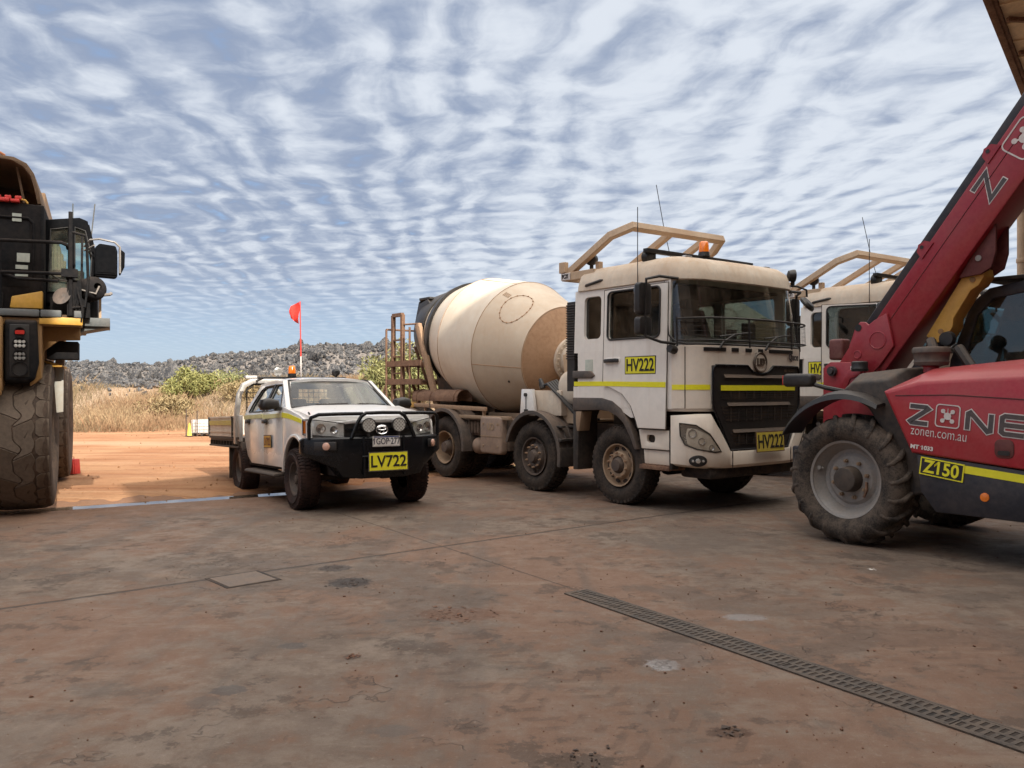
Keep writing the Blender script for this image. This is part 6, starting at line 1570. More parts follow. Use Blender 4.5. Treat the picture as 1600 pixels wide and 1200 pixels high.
# ------------------------------------------------------------------ red telehandler (we see its right side and rear wheel)
def build_telehandler():
    root = thing('telehandler', 'red telehandler numbered Z150 with big lugged tyre and raised boom', 'telehandler')
    RD = M['red']
    # engine cover: rings from the outer face inwards
    mb = MB()
    rings = [
        (-1.150, [(.275, 1.545), (.60, 1.625), (1.5, 1.66), (2.75, 1.63), (2.75, .80), (1.5, .905), (.535, .995)]),
        (-1.135, [(.235, 1.565), (.58, 1.66), (1.5, 1.70), (2.77, 1.67), (2.77, .79), (1.5, .895), (.515, .98)]),
        (-1.02, [(.21, 1.585), (.56, 1.735), (1.5, 1.80), (2.78, 1.78), (2.78, .79), (1.5, .89), (.505, .98)]),
        (-.85, [(.22, 1.60), (.58, 1.785), (1.5, 1.865), (2.78, 1.84), (2.78, .79), (1.5, .89), (.505, .98)]),
        (-.50, [(.30, 1.60), (.64, 1.80), (1.5, 1.89), (2.78, 1.87), (2.78, .79), (1.5, .89), (.505, .98)])]
    mb.loft([[Vector((x, y, z)) for x, z in r] for y, r in rings]); cov = mb.build('engine_cover', RD, root, .018, 3, angle=40, bang=22)
    yf = -1.1525
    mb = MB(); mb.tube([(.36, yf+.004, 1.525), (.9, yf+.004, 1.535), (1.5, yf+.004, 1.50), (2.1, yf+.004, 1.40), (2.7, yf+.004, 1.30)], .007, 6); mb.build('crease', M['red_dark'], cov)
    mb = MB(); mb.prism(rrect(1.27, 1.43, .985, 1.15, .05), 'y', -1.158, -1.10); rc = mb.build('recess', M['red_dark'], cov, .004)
    mb = MB(); mb.prism(rrect(1.30, 1.40, 1.01, 1.05, .015), 'y', -1.166, -1.155); mb.build('latch', M['ink'], rc)
    # lettering
    r = (1, 0, -.085); u = (.085, 0, 1)
    def strokes(pts, x, z, w, h, mat1, mat2, lw=.040, closed=False, y=yf, r=r, u=u, k=1.0):
        out = []
        for m, ww, hh in ((mat2, lw+.018, .003), (mat1, lw, .005)):
            mb = MB()
            rr_ = Vector(r).normalized(); uu_ = Vector(u).normalized(); pt = [(p[0]*w, p[1]*h) for p in pts]
            if not closed and ww > lw:   # outline a touch longer at the ends
                for e, f in ((0, 1), (-1, -2)):
                    a, b = Vector(pt[e]), Vector(pt[f]); d_ = (a-b).normalized()*.009; pt[e] = tuple(a+d_)
            ribbon(mb, pt, ww, (x, y, z), r, u, hh, closed); out.append(mb.build('lettering', M[m], cov))
        return out
    Z_ = [(0, 1), (.88, 1), (1, .90), (.04, .08), (.12, 0), (1, 0)]
    strokes(Z_, .50, 1.275, .175, .155, 'grey_ink', 'pale_ink')
    mb = MB(); ribbon(mb, [(p[0]-.1, p[1]-.1) for p in rrect(0, .215, 0, .205, .03)], .010, (.855, yf, 1.337), r, u, .004, True); mb.build('logo_frame', M['pale_ink'], cov)
    mb = MB(); c0 = Vector((.862, yf, 1.338))
    for a in (45, 135, 225, 315):
        e = (.062*math.cos(R(a)), .062*math.sin(R(a))); ribbon(mb, [(0, 0), e], .012, c0, r, u, .004)
        c = c0+Vector(r).normalized()*e[0]+Vector(u).normalized()*e[1]; mb.cyl(c+Vector((0, .001, 0)), c-Vector((0, .0045, 0)), .020, n=14)
    ribbon(mb, [(0, 0), (0, .07)], .006, c0, r, u, .004); mb.cyl(c0, c0-Vector((0, .005, 0)), .034, n=10); mb.build('logo', M['pale_ink'], cov)
    N_ = [(0, 0), (0, .92), (.10, 1), (.88, 0), (1, .06), (1, 1)]
    strokes(N_, 1.035, 1.225, .20, .155, 'grey_ink', 'pale_ink')
    strokes([(1, 1), (.12, 1), (0, .90), (0, .10), (.12, 0), (1, 0)], 1.325, 1.20, .185, .155, 'grey_ink', 'pale_ink'); strokes([(.1, .5), (1, .5)], 1.325, 1.20, .185, .155, 'grey_ink', 'pale_ink')
    text('zonen.com.au', .135, (.775, yf-.001, 1.175), (1, 0, -.095), (.095, 0, 1), M['pale_ink'], cov, sx=.70, bold=-.001, ext=.001)
    text('MT 1033', .052, (.62, yf-.001, 1.035), (1, 0, -.095), (.095, 0, 1), M['white_plastic'], cov, sx=1.15, bold=.002, ext=.001)
    # lower body
    mb = MB(); mb.prism([(.56, .97), (1.5, .885), (2.8, .78), (2.8, .42), (1.5, .44), (.74, .44), (.60, .62)], 'y', -1.135, -.45); ch = mb.build('lower_body', M['navy_black'], root, .012)
    mb = MB(); mb.box(-1.3, 4.1, -.45, .45, .52, .92); mb.box(.9, 2.6, .45, 1.0, .45, .95); mb.build('frame', M['navy_black'], root, .02)
    pr = (1, 0, -.125); pu = (.125, 0, 1)
    pl = plate(ch, 'number_plate', 'Z150', .405, .165, (.80, -1.1365, .845), pr, pu, mat='ink', frame='hivis', size=.165, sx=.92, bold=.004, ink='hivis')
    mb = MB(); mb.prism([(1.005, .895), (2.75, .735), (2.75, .665), (1.005, .825)], 'y', -1.139, -1.134); mb.build('stripe', M['hivis'], ch)
    mb = MB(); mb.lathe([(0, .04), (.008, .038), (.012, 0)], (1.18, -1.135, .625), (0, -1, 0), 20); mb.build('reflector', M['amber'], ch)
    # inner wheel housing and shoulder
    mb = MB(); mb.loft([[Vector((x, y, z)) for x, z in rg] for y, rg in (
        (-1.02, [(-.30, 1.56), (-.16, 1.66), (.20, 1.68), (.30, 1.50), (.52, 1.10), (.66, .60), (.45, .55), (.30, .95), (.0, 1.40)]),
        (-.80, [(-.42, 1.56), (-.22, 1.75), (.28, 1.80), (.42, 1.50), (.56, 1.10), (.66, .60), (.40, .55), (.22, .95), (-.1, 1.42)]),
        (-.40, [(-.42, 1.56), (-.22, 1.77), (.40, 1.82), (.45, 1.50), (.56, 1.10), (.66, .60), (.40, .55), (.22, .95), (-.1, 1.42)]))])
    mb.build('wheel_housing', M['black_dusty'], root, .03, 3, bang=25)
    # mudguard
    mb = MB(); a = arc(-.20, .66, .86, 152, 96, 14); n = len(a)
    a = arc(-.20, .70, .815, 150, 62, 18)
    rgs = []
    for i, p in enumerate(a):
        t = i/(len(a)-1); lift = .035*math.sin(math.pi*t)
        rgs.append([Vector((p[0], -1.19, p[1]-.03)), Vector((p[0], -1.17, p[1]+.012+lift*.4)), Vector((p[0], -1.05, p[1]+.03+lift)), Vector((p[0], -.82, p[1]+.02+lift)), Vector((p[0], -.82, p[1]-.01)), Vector((p[0], -1.05, p[1]-.005)), Vector((p[0], -1.155, p[1]-.02))])
    mb.loft(rgs); mb.build('mudguard', M['black'], root, angle=50)
    mb = MB(); mb.tube([(-.2, -.95, 1.53), (-.1, -.80, 1.50), (-.05, -.5, 1.40)], .03, 8); mb.cyl((.02, -.98, 1.47), (.02, -.90, 1.45), .05, .04, 12); mb.build('guard_bracket', M['black'], root)
    # rear lamp on its arm
    mb = MB(); mb.prism(rrect(-1.0, -.63, 1.61, 1.755, .05), 'y', -1.06, -.94); la = mb.build('rear_lamp', M['black'], root, .035, 3)
    mb = MB(); mb.box(-1.008, -.995, -1.04, -.96, 1.63, 1.735); mb.build('lamp_lens', M['red_lens'], la, .005)
    mb = MB(); mb.tube([(-.66, -.98, 1.64), (-.52, -.95, 1.60), (-.36, -.85, 1.56)], .025, 8); mb.build('lamp_arm', M['black'], la)
    # wheels
    def agri(x, y, flip, cp=None):
        if cp is not None:
            o = copy_tree(cp, root); o.location = (x, y, .66); o.rotation_euler = (0, x*1.3, math.pi if flip else 0); return o
        Wd = .42; w = Wd/2; R0 = .635; mb = MB(); rim = .385
        mb.lathe([(-.165, rim-.01), (-.175, rim+.014), (-.165, rim+.018), (-.150, rim-.004), (-.10, rim-.035), (-.06, .315), (-.035, .305), (-.03, .27), (-.055, .235), (-.058, .14), (-.06, .12), (-.06, 0)], n=56, open_=True); o = mb.build('wheel', M['rim_grey'], root, loc=(x, y, .66), angle=28)
        mb = MB(); prof = [(-.155, rim-.006), (-.175, rim+.02), (-.205, rim+.05), (-.225, rim+.12), (-.222, rim+.18), (-.205, R0-.045), (-.175, R0-.012), (-.10, R0+.004), (0, R0+.008)]
        prof += [(-a, r_) for a, r_ in prof[-2::-1]]; mb.lathe(prof, n=64, open_=True); ty = mb.build('tyre', M['tyre_agri'], o, angle=40)
        mb = MB(); n = 19; st = 2*math.pi/n
        def drop(y): q = abs(y)/.215; return .012*q**2+.065*max(0, q-.72)/.28
        for i in range(n):
            for sg, ph in ((-1, 0), (1, .5)):
                t = (i+ph)*st; c = []
                ks = [0, .25, .5, .75, 1.0]; ln = []; lb = []
                for k in ks:
                    yv = sg*(-.015+k*.232); tt = t+.155*k*1.0+.06*k*k; hw = .052-.006*k
                    ln.append((tt-hw*1.15, yv)); lb.append((tt+hw*1.15, yv))
                rgs = []
                for k in range(5):
                    rows = []
                    for (tt, yv), hh, sc in ((ln[k], -.02, 1), (ln[k], .040, .62), (lb[k], .040, .62), (lb[k], -.02, 1)):
                        tm = (ln[k][0]+lb[k][0])/2; ta = tm+(tt-tm)*sc; rr = R0+hh-drop(yv); rows.append(Vector((rr*math.sin(ta), yv, rr*math.cos(ta))))
                    rgs.append(rows)
                # run the bar down onto the shoulder
                tt = (ln[4][0]+lb[4][0])/2+.015; hw = .042
                rgs.append([Vector(((R0-d_)*math.sin(tt+s_), sg*(.222+e_), (R0-d_)*math.cos(tt+s_))) for s_, d_, e_ in ((-hw, .14, -.004), (-hw*.5, .10, .012), (hw*.5, .10, .012), (hw, .14, -.004))])
                mb.loft(rgs)
        mb.build('tread', M['tyre_agri'], ty, .006, 1, angle=40)
        mb = MB(); mb.lathe([(-.06, .135), (-.17, .125), (-.185, .118), (-.19, .10), (-.19, .0)], n=28); mb.build('hub', M['black_dusty'], o)
        mb = MB()
        for k in range(8):
            a_ = 2*math.pi*k/8+.25; c = (.19*math.cos(a_), .19*math.sin(a_)); mb.cyl((c[0], -.056, c[1]), (c[0], -.092, c[1]), .021, n=6); mb.cyl((c[0], -.09, c[1]), (c[0], -.11, c[1]), .011, n=6)
        mb.build('wheel_nut', M['rim_tan'], o)
        mb = MB(); mb.tube([(-.30, -.09, .09), (-.345, -.125, .10)], .014, 8); mb.cyl((-.325, -.10, .095), (-.325, -.13, .095), .022, n=10); mb.build('valve', M['rim_grey'], o)
        mb = MB(); mb.tube([(.18, -.07, -.02), (.20, -.10, -.10), (.17, -.10, -.17)], 0, rr=(.03, .015)); mb.build('wheel_clip', M['rust'], o)
        return o
    w = agri(-.20, -.945, False); agri(-.20, .945, True, w); agri(2.75, -.945, False, w); agri(2.75, .945, True, w)
    mb = MB(); mb.cyl((-.2, -.8, .66), (-.2, .8, .66), .10); mb.cyl((2.75, -.8, .66), (2.75, .8, .66), .10); mb.build('axle', M['dark'], root)
    # rear bracket that carries the boom
    mb = MB()
    for y0, y1 in ((-.36, -.32), (.20, .24)):
        mb.prism([(-.95, 1.48), (-.95, 1.83), (-.86, 1.895), (-.52, 1.885), (-.46, 1.82), (-.46, 1.6), (-.2, 1.2), (-.2, .85), (-.95, .85)], 'y', y0, y1)
    mb.box(-.94, -.30, -.318, .198, .86, 1.30); mb.build('boom_bracket', M['red_boom'], root, .012)
    mb = MB(); mb.prism([(-.72, 1.50), (-.66, 1.56), (-.60, 1.70), (-.48, 1.74), (-.46, 1.80), (-.62, 1.80), (-.72, 1.66), (-.78, 1.56)], 'y', -.375, -.362); mb.build('bracket_rib', M['red_boom'], root, .006)
    mb = MB(); mb.cyl((-.82, -.40, 1.79), (-.82, .26, 1.79), .055, n=20); mb.cyl((-.82, -.43, 1.79), (-.82, -.40, 1.79), .035, n=14); mb.build('bracket_pin', M['navy_black'], root)
    mb = MB(); mb.box(-.60, -.54, -.366, -.361, 1.80, 1.84); mb.build('label', M['white_plastic'], root)
    mb = MB(); mb.lathe([(0, .085), (.03, .09), (.04, .085), (.10, .085), (.11, .07), (.11, 0)], (-.42, -.48, 1.78), (0, 0, 1), 20); mb.build('filler_cap', M['black'], root)
    # boom
    b0 = Vector((-.28, 0, 2.13)); bd = Vector((.61, 0, .793)).normalized(); bn = Vector((-bd.z, 0, bd.x))
    def bp(s, n, y): v = b0+bd*s+bn*n; return Vector((v.x, y, v.z))
    mb = MB(); Ls = 5.0
    sec = lambda s: [bp(s, -.235, -.27), bp(s, .20, -.27), bp(s, .20, .15), bp(s, -.235, .15)]
    mb.loft([sec(-.28), sec(Ls)]); boom = mb.build('boom', M['red_boom'], root, .022, 2)
    mb = MB()
    for s0 in (.35,): mb.tube([bp(.2, .055, -.2715), bp(Ls, .055, -.2715)], .004, 4)
    mb.build('weld_line', M['red_dark'], boom)
    mb = MB(); mb.loft([[bp(s, n, y) for n, y in ((.202, -.24), (.285, -.235), (.30, -.21), (.30, -.05), (.202, -.04))] for s in (-.22, Ls)]); mb.build('hose_tray', M['navy_black'], boom, .006)
    for s in (1.02, 2.10, 3.3):
        mb = MB(); g = [(-.10, .15), (-.07, .24), (.0, .275), (.07, .24), (.10, .15)]
        mb.loft([[bp(s+a, n, y) for a, n in g] for y in (-.2815, -.2715)]); mb.cyl(bp(s, .225, -.285), bp(s, .225, -.2810), .024, n=16); hk = mb.build('tray_lug', M['red_boom'], boom)
        mb = MB(); mb.cyl(bp(s, .225, -.2865), bp(s, .225, -.2855), .020, n=16); mb.build('lug_hole', M['ink'], hk)
    # gusset at the heel
    mb = MB()
    gp = [(-.58, 2.27), (-.52, 2.335), (-.46, 2.33), (-.42, 2.295), (-.36, 2.34), (-.21, 2.41), (-.13, 2.05), (-.30, 1.83), (-.44, 1.70), (-.72, 1.70), (-.78, 1.88), (-.66, 2.05), (-.62, 2.16)]
    for y0, y1 in ((-.31, -.272), (.152, .19)): mb.prism(gp, 'y', y0, y1)
    gs = mb.build('boom_heel', M['red_boom'], boom, .010)
    mb = MB(); mb.cyl((-.54, -.315, 2.27), (-.54, .2, 2.27), .040, n=18); mb.build('heel_pin', M['ink'], gs)
    mb = MB(); mb.lathe([(0, .10), (.008, .098), (.010, .09), (.004, .085), (.004, 0)], (-.31, -.310, 2.12), (0, -1, 0), 24); mb.lathe([(0, .05), (.008, .048), (.010, .04), (.004, .036), (.004, 0)], (-.55, -.310, 1.97), (0, -1, 0), 20); mb.build('pin_boss', M['red_boom'], gs)
    # boom logo
    rb_, ub_ = bd, bn
    for m, ww, hh in (('pale_ink', .062, .002), ('grey_ink', .044, .004)):
        mb = MB(); e = .010 if ww > .05 else 0
        ribbon(mb, [(0, 1*.19), (0-.0, .19)] if False else [(.02, .10+e), (.22+e*.2, .10), (.02, -.10), (.24+e, -.10)] if False else [(-.0-e, .09), (.20, .09), (.02, -.11), (.24+e, -.11)], ww, bp(1.72, .03, -.2705), bd, bn, hh); mb.build('lettering', M[m], boom)
    mb = MB(); ribbon(mb, [(p[0]-.15, p[1]-.14) for p in rrect(0, .34, 0, .28, .05)], .014, bp(2.32, .0, -.2712), bd, bn, .003, True); mb.build('logo_frame', M['pale_ink'], boom)
    mb = MB(); c0 = bp(2.34, 0, -.2712)
    for a_ in (45, 135, 225, 315):
        e = (.085*math.cos(R(a_)), .085*math.sin(R(a_))); ribbon(mb, [(0, 0), e], .018, c0, bd, bn, .003); c = c0+bd*e[0]+bn*e[1]; mb.cyl(c, c-Vector((0, .004, 0)), .028, n=14)
    mb.cyl(c0, c0-Vector((0, .004, 0)), .046, n=12); mb.build('logo', M['pale_ink'], boom)
    # lift cylinder with its yellow lock, and the lug it pushes on
    mb = MB(); mb.cyl((-.20, -.05, 1.45), (.72, -.05, 2.90), .062, n=18); mb.cyl((-.20, -.05, 1.45), (.26, -.05, 2.15), .085, n=18); mb.build('lift_cylinder', M['navy_black'], root)
    ca = Vector((.215, -.05, 2.10)); cd_ = Vector((.92, 0, 1.45)).normalized(); cn = Vector((-cd_.z, 0, cd_.x))
    def cp(s, n, y): v = ca+cd_*s+cn*n; return Vector((v.x, y, v.z))
    outl = [(0, .09), (.85, .09), (.86, -.05), (.80, -.10), (.70, -.10), (.62, -.06), (.30, -.06), (.22, -.10), (.08, -.10), (.0, -.05)]
    mb = MB(); mb.loft([[cp(a, b, y) for a, b in outl] for y in (-.15, .08)]); yl = mb.build('safety_lock', M['yellow'], root, .010)
    mb = MB()
    for s in (.12, .72): mb.cyl(cp(s, -.02, -.158), cp(s, -.02, -.150), .028, n=16); mb.cyl(cp(s, -.02, -.16), cp(s, -.02, -.157), .014, n=6)
    mb.build('lock_bolt', M['cat_brown'], yl)
    mb = MB(); lug = [(.50, 2.72), (.72, 2.74), (.82, 2.80), (.86, 2.95), (.86, 3.28), (.72, 3.10)]
    mb.prism(lug, 'y', -.20, -.16); mb.prism(lug, 'y', .06, .10); lg = mb.build('cylinder_lug', M['red_dark'], root, .01)
    mb = MB(); mb.cyl((.70, -.215, 2.90), (.70, .11, 2.90), .03, n=14); mb.build('lug_pin', M['rim_grey'], lg)
    # cup intake on the cover
    mb = MB(); mb.lathe([(0, .075), (.05, .07), (.06, .10)], (.50, -.74, 1.755), (0, 0, 1), 24); st = mb.build('intake_stem', M['red'], root)
    mb = MB(); mb.lathe([(0, .09), (.005, .15), (.04, .16), (.05, .155), (.12, .165), (.13, .175), (.165, .175), (.185, .16), (.195, .0)], (.50, -.74, 1.815), (0, 0, 1), 32); mb.build('intake_cap', M['mud_grey'], st, angle=40)
    mb = MB(); mb.tube([(.30, -.52, 1.72), (.40, -.50, 2.0), (.32, -.40, 2.08)], .05, 8); mb.tube([(.78, -.52, 1.80), (.62, -.45, 2.0)], .05, 8); mb.build('pipe', M['black_dusty'], root)
    # cab
    mb = MB()
    out = [(.12, 1.2), (.20, 1.9), (.42, 2.50), (.60, 2.64), (1.0, 2.70), (1.95, 2.70), (2.25, 2.2), (2.35, 1.2)]; hole = [(.32, 1.78), (.48, 2.36), (.64, 2.53), (1.02, 2.58), (1.85, 2.58), (2.10, 2.15), (2.15, 1.78)]
    for sg, y in ((1, .24), (-1, 1.06)): mb.holed(out, [hole], lambda a, b, t: Vector((a, y+sg*t, b)), .05)
    mb.prism([(.46, 2.50), (.60, 2.62), (1.0, 2.69), (1.95, 2.69), (2.0, 2.62), (1.0, 2.63), (.63, 2.56), (.5, 2.46)], 'y', .292, 1.008)
    mb.box(.16, 2.3, .292, 1.008, 1.2, 1.66); mb.prism([(1.97, 2.62), (2.03, 2.62), (2.27, 2.18), (2.21, 2.18)], 'y', .292, .36); mb.prism([(1.97, 2.62), (2.03, 2.62), (2.27, 2.18), (2.21, 2.18)], 'y', .94, 1.008)
    cab = mb.build('cab', M['navy_black'], root, .012)
    mb = MB(); mb.box(.55, 1.98, .22, 1.08, 2.705, 2.75); mb.build('cab_roof', M['black_dusty'], cab, .015)
    mb = MB()
    for y in (.262, 1.034): mb.holed(hole, [], lambda a, b, t: Vector((a, y+t, b)), .006)
    mb.build('side_glass', M['glass_cab'], cab)
    mb = MB(); mb.mesh([(.24, .30, 1.75), (.24, 1.0, 1.75), (.47, 1.0, 2.45), (.47, .30, 2.45)], [(0, 1, 2, 3)]); mb.mesh([(2.25, .36, 1.75), (2.25, .94, 1.75), (2.02, .94, 2.6), (2.02, .36, 2.6)], [(0, 1, 2, 3)]); mb.build('end_glass', M['glass_cab'], cab)
    mb = MB(); mb.prism([(.70, 1.5), (1.25, 1.5), (1.25, 1.70), (.88, 1.74), (.76, 2.30), (.62, 2.30)], 'y', .42, .88); mb.prism([(.62, 2.31), (.74, 2.31), (.72, 2.47), (.62, 2.47)], 'y', .53, .77); mb.build('seat', M['seat'], cab, .03)
    mb = MB(); mb.tube([(1.95, .65, 1.66), (1.72, .65, 2.0)], .03); mb.lathe([(-.015, .17), (0, .185), (.015, .17), (0, .155)], (1.70, .65, 2.02), (-.6, 0, .8), 24, True); mb.build('steering_wheel', M['black'], cab)
    mb = MB(); mb.cyl((.44, -.34, 2.10), (.44, -.28, 2.10), .07, .08, 16); mb.build('work_lamp', M['black'], root); mb = MB(); mb.box(-.92, -.74, -.30, -.12, 1.92, 2.16); mb.build('tail_lamp', M['lamp_maroon'], root, .03, 3)
    return root
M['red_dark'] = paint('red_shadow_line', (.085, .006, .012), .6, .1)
M['navy_black'] = paint('navy_black_steel', (.016, .018, .026), .45, .16, (.15, .11, .085), top=.25)
M['glass_cab'] = glass('telehandler_glass', (.30, .42, .44), boost=1.7, dusty=.14)
M['lamp_maroon'] = paint('maroon_lamp_body', (.11, .022, .022), .55, .35, (.22, .13, .10))
fM = Vector((.59, -.81, 0))
tele = build_telehandler(); tele.location = (4.4315, 9.0285, 0); tele.rotation_euler = (0, 0, math.atan2(fM.y, fM.x))
# ------------------------------------------------------------------ haul truck (its front left corner is in view)
def build_haul():
    root = thing('haul_truck', 'huge dirty yellow and black mining haul truck at the left edge', 'haul truck')
    DK = M['haul_dark']; BR = M['cat_brown']; YE = M['cat_yellow']
    def wheel(x, y, flip, cp=None):
        if cp is not None:
            o = copy_tree(cp, root); o.location = (x, y, 1.0); o.rotation_euler = (0, x*.9, math.pi if flip else 0); return o
        Wd = .70; w = Wd/2; R0 = .965; mb = MB(); rim = .46
        mb.lathe([(-.24, rim-.01), (-.25, rim+.02), (-.23, rim-.02), (-.12, rim-.06), (-.05, .30), (-.12, .22), (-.14, .20), (-.2, .18), (-.2, 0)], n=48, open_=True); o = mb.build('wheel', BR, root, loc=(x, y, 1.0))
        mb = MB(); prof = [(-.23, rim-.01), (-.27, rim+.03), (-.34, rim+.15), (-.372, rim+.28), (-.372, R0-.12), (-.355, R0-.03), (-.325, R0-.005), (-.2, R0+.008), (0, R0+.012)]
        prof += [(-a, r_) for a, r_ in prof[-2::-1]]; mb.lathe(prof, n=72, open_=True); ty = mb.build('tyre', M['tyre_groove'], o, angle=40)
        # blocks parted by narrow grooves
        mb = MB(); n = 26; st = 2*math.pi/n; g = .006
        def drop(y): q = abs(y)/w; return .004*q**2+.030*max(0, q-.86)/.14
        rn = random.Random(4)
        zig = lambda i, a: (.055 if i % 2 else -.055)*a
        for i in range(n):
            t = i*st
            for sg in (-1, 1):
                tt = t+(0 if sg < 0 else .5*st); y0 = sg*w*1.01; y1 = sg*(w*.60+zig(i, .25))
                tread(mb, R0, [[(tt+g, y0), (tt+st-g, y0), (tt+st-g, sg*w*.72), (tt+st*.84-g, sg*w*.60), (tt+st*.16+g, sg*w*.60), (tt+g, sg*w*.72)]], .020, drop)
        m = 15; s2 = 2*math.pi/m; gy = .007; fr = [k/12 for k in range(13)]
        def bl(t): return -w*.56+w*.045*math.sin(t*m*2+.6)
        def b0(t): return w*.13*math.sin(t*m+.9)+w*.05*math.sin(t*m*2)
        def br(t): return w*.56+w*.045*math.sin(t*m*2+2.1)
        for i in range(m):
            for lo, hi, ph, sk in ((bl, b0, 0., .10), (b0, br, .45, -.10)):
                t0 = (i+ph)*s2; P1 = [t0+s2*f for f in fr]
                A = [(max(t0+g, min(t0+s2-g, t))-sk*.0, lo(t)+gy) for t in P1]; B = [(max(t0+g, min(t0+s2-g, t))+sk, hi(t+sk)-gy) for t in P1]
                tread(mb, R0, [A+B[::-1]], .020, drop)
        mb.build('tread', M['tyre_haul'], ty, .004, 1, angle=40)
        mb = MB()
        for k in range(16): a = 2*math.pi*k/16; mb.cyl((.255*math.cos(a), -.10, .255*math.sin(a)), (.255*math.cos(a), -.14, .255*math.sin(a)), .022, n=6)
        mb.build('wheel_nut', M['cat_brown'], o); return o
    wf = wheel(0, 1.755, True); wheel(0, -1.755, False, wf)
    for y, f in ((1.77, True), (1.02, True), (-1.77, False), (-1.02, False)): wheel(-4.05, y, f, wf)
    mb = MB(); mb.box(-5.2, .4, -.75, .75, .95, 1.55); mb.cyl((0, -1.5, 1.0), (0, 1.5, 1.0), .2, n=16); mb.cyl((-4.05, -1.5, 1.0), (-4.05, 1.5, 1.0), .35, n=16); mb.box(.2, .95, -1.3, 1.3, .75, 1.5); mb.build('frame', M['haul_dirt'], root, .04)
    mb = MB(); mb.box(.55, .98, -1.62, 1.62, 1.55, 2.46); mb.box(.98, 1.04, -1.62, 1.62, 1.50, 1.72)
    mb.build('front_frame', BR, root, .03)
    mb = MB()
    for k in range(12): mb.box(.985, 1.02, -1.4, 1.4, 1.80+.05*k, 1.825+.05*k)
    mb.build('grille', DK, root)
    # lamp panels
    for sg in (-1, 1):
        mb = MB(); s = [(1.635, 2.43), (1.98, 2.43), (2.0, 1.90), (1.955, 1.70), (1.88, 1.655), (1.635, 1.66)]
        mb.loft([[Vector((x, sg*((y-1.82)*k+1.82), (z-2.05)*k+2.05)) for y, z in s] for x, k in ((.35, 1.0), (.88, 1.0), (.93, .93))]); pn = mb.build('lamp_panel', DK, root, .03, 3)
        mb = MB(); mb.prism([(sg*1.69, 2.37), (sg*1.90, 2.37), (sg*1.90, 1.73), (sg*1.69, 1.73)], 'x', .92, .938); mb.build('panel_face', M['ink'], pn, .03, 3)
        for z, m, r_ in ((2.275, 'red_lens', .05), (2.135, 'lens_led', .066), (1.985, 'lens_led2', .062), (1.83, 'ink', .075)):
            mb = MB(); mb.lathe([(0, r_*1.25), (.022, r_*1.22), (.022, r_*1.05), (.004, r_)], (.936, sg*1.80, z), (1, 0, 0), 24); lp = mb.build('lamp', DK, pn, angle=50)
            mb = MB()
            if m == 'red_lens': mb.prism([(sg*1.80+a*.05, z+b*.024) for a, b in ((-1, -1), (1, -1), (1, 1), (-1, 1))], 'x', .94, .952)
            elif m == 'ink': mb.cyl((.938, sg*1.80, z), (.942, sg*1.80, z), r_, n=24)
            else:
                for i in (-1, 0, 1):
                    for j in (-1, 1): mb.lathe([(0, .022), (.010, .018), (.012, 0)], (.942, sg*1.80+i*.042, z+j*.026), (1, 0, 0), 10)
            mb.build('lamp_lens', M[m], lp)
        mb = MB(); mb.prism([(sg*1.985, 2.42), (sg*2.03, 2.42), (sg*2.02, 1.72), (sg*1.96, 1.66), (sg*1.90, 1.62), (sg*1.90, 1.66)], 'x', .36, .86); mb.build('panel_edge', BR, pn, .01)
        # fender and brackets under the deck
        mb = MB(); mb.prism([(sg*1.55, 2.46), (sg*2.46, 2.46), (sg*2.46, 2.37), (sg*1.99, 2.37), (sg*1.55, 2.37)], 'x', -1.2, .86)
        mb.prism([(.55, 2.37), (.55, 1.95), (.45, 1.95), (.30, 2.2), (-.6, 2.22), (-.6, 2.37)], 'y', sg*1.96, sg*2.03)
        mb.prism([(sg*1.99, 2.368), (sg*2.44, 2.368), (sg*2.44, 2.21), (sg*2.20, 2.20), (sg*2.04, 2.07), (sg*1.99, 1.94)], 'x', .52, .60); mb.build('fender', BR, root, .012)
        mb = MB(); mb.prism([(sg*2.00, 2.455), (sg*2.12, 2.465), (sg*2.22, 2.475), (sg*2.475, 2.47), (sg*2.475, 2.38), (sg*2.0, 2.385)], 'x', .861, .885); mb.build('deck_lip', YE, root, .006)
        mb = MB()
        for y0, y1 in ((1.56, 2.0), (2.015, 2.24), (2.38, 2.47)): mb.box(.70, .90, min(sg*y0, sg*y1), max(sg*y0, sg*y1), 2.475, 2.56)
        mb.build('deck_step', M['deck_grey'], root, .01)
        mb = MB(); mb.box(-.1, .42, min(sg*2.05, sg*2.41), max(sg*2.05, sg*2.41), 1.97, 2.20); mb.build('step_box', DK, root, .01)
        mb = MB(); mb.box(-.3, .5, min(sg*2.46, sg*2.78), max(sg*2.46, sg*2.78), 2.40, 2.51); mb.prism([(sg*2.30, 2.26), (sg*2.50, 2.40), (sg*2.78, 2.40), (sg*2.50, 2.34)], 'x', -.2, .45); mb.box(.5, .508, min(sg*2.55, sg*2.56), max(sg*2.55, sg*2.56), 2.44, 2.46); mb.build('side_platform', M['deck_grey'], root, .008)
        mb = MB(); mb.prism([(sg*1.98, 1.965), (sg*2.22, 1.90), (sg*2.22, 1.875), (sg*2.10, 1.87)], 'x', -.9, .30); mb.build('guard_edge', YE, root, .004)
        mb = MB(); mb.prism([(sg*2.10, 1.86), (sg*2.225, 1.875), (sg*2.22, 1.28), (sg*2.14, 1.27)], 'x', .0, .03); mb.build('mud_flap', M['rubber_grey'], root, .004)
        mb = MB(); mb.box(-1.4, -1.3, min(sg*2.05, sg*2.17), max(sg*2.05, sg*2.17), 1.62, 2.36); mb.build('ladder_plate', M['haul_dirt'], root, .01)
    mb = MB(); mb.box(-1.8, .70, -2.46, 2.46, 2.461, 2.52); mb.build('deck', M['haul_dirt'], root)
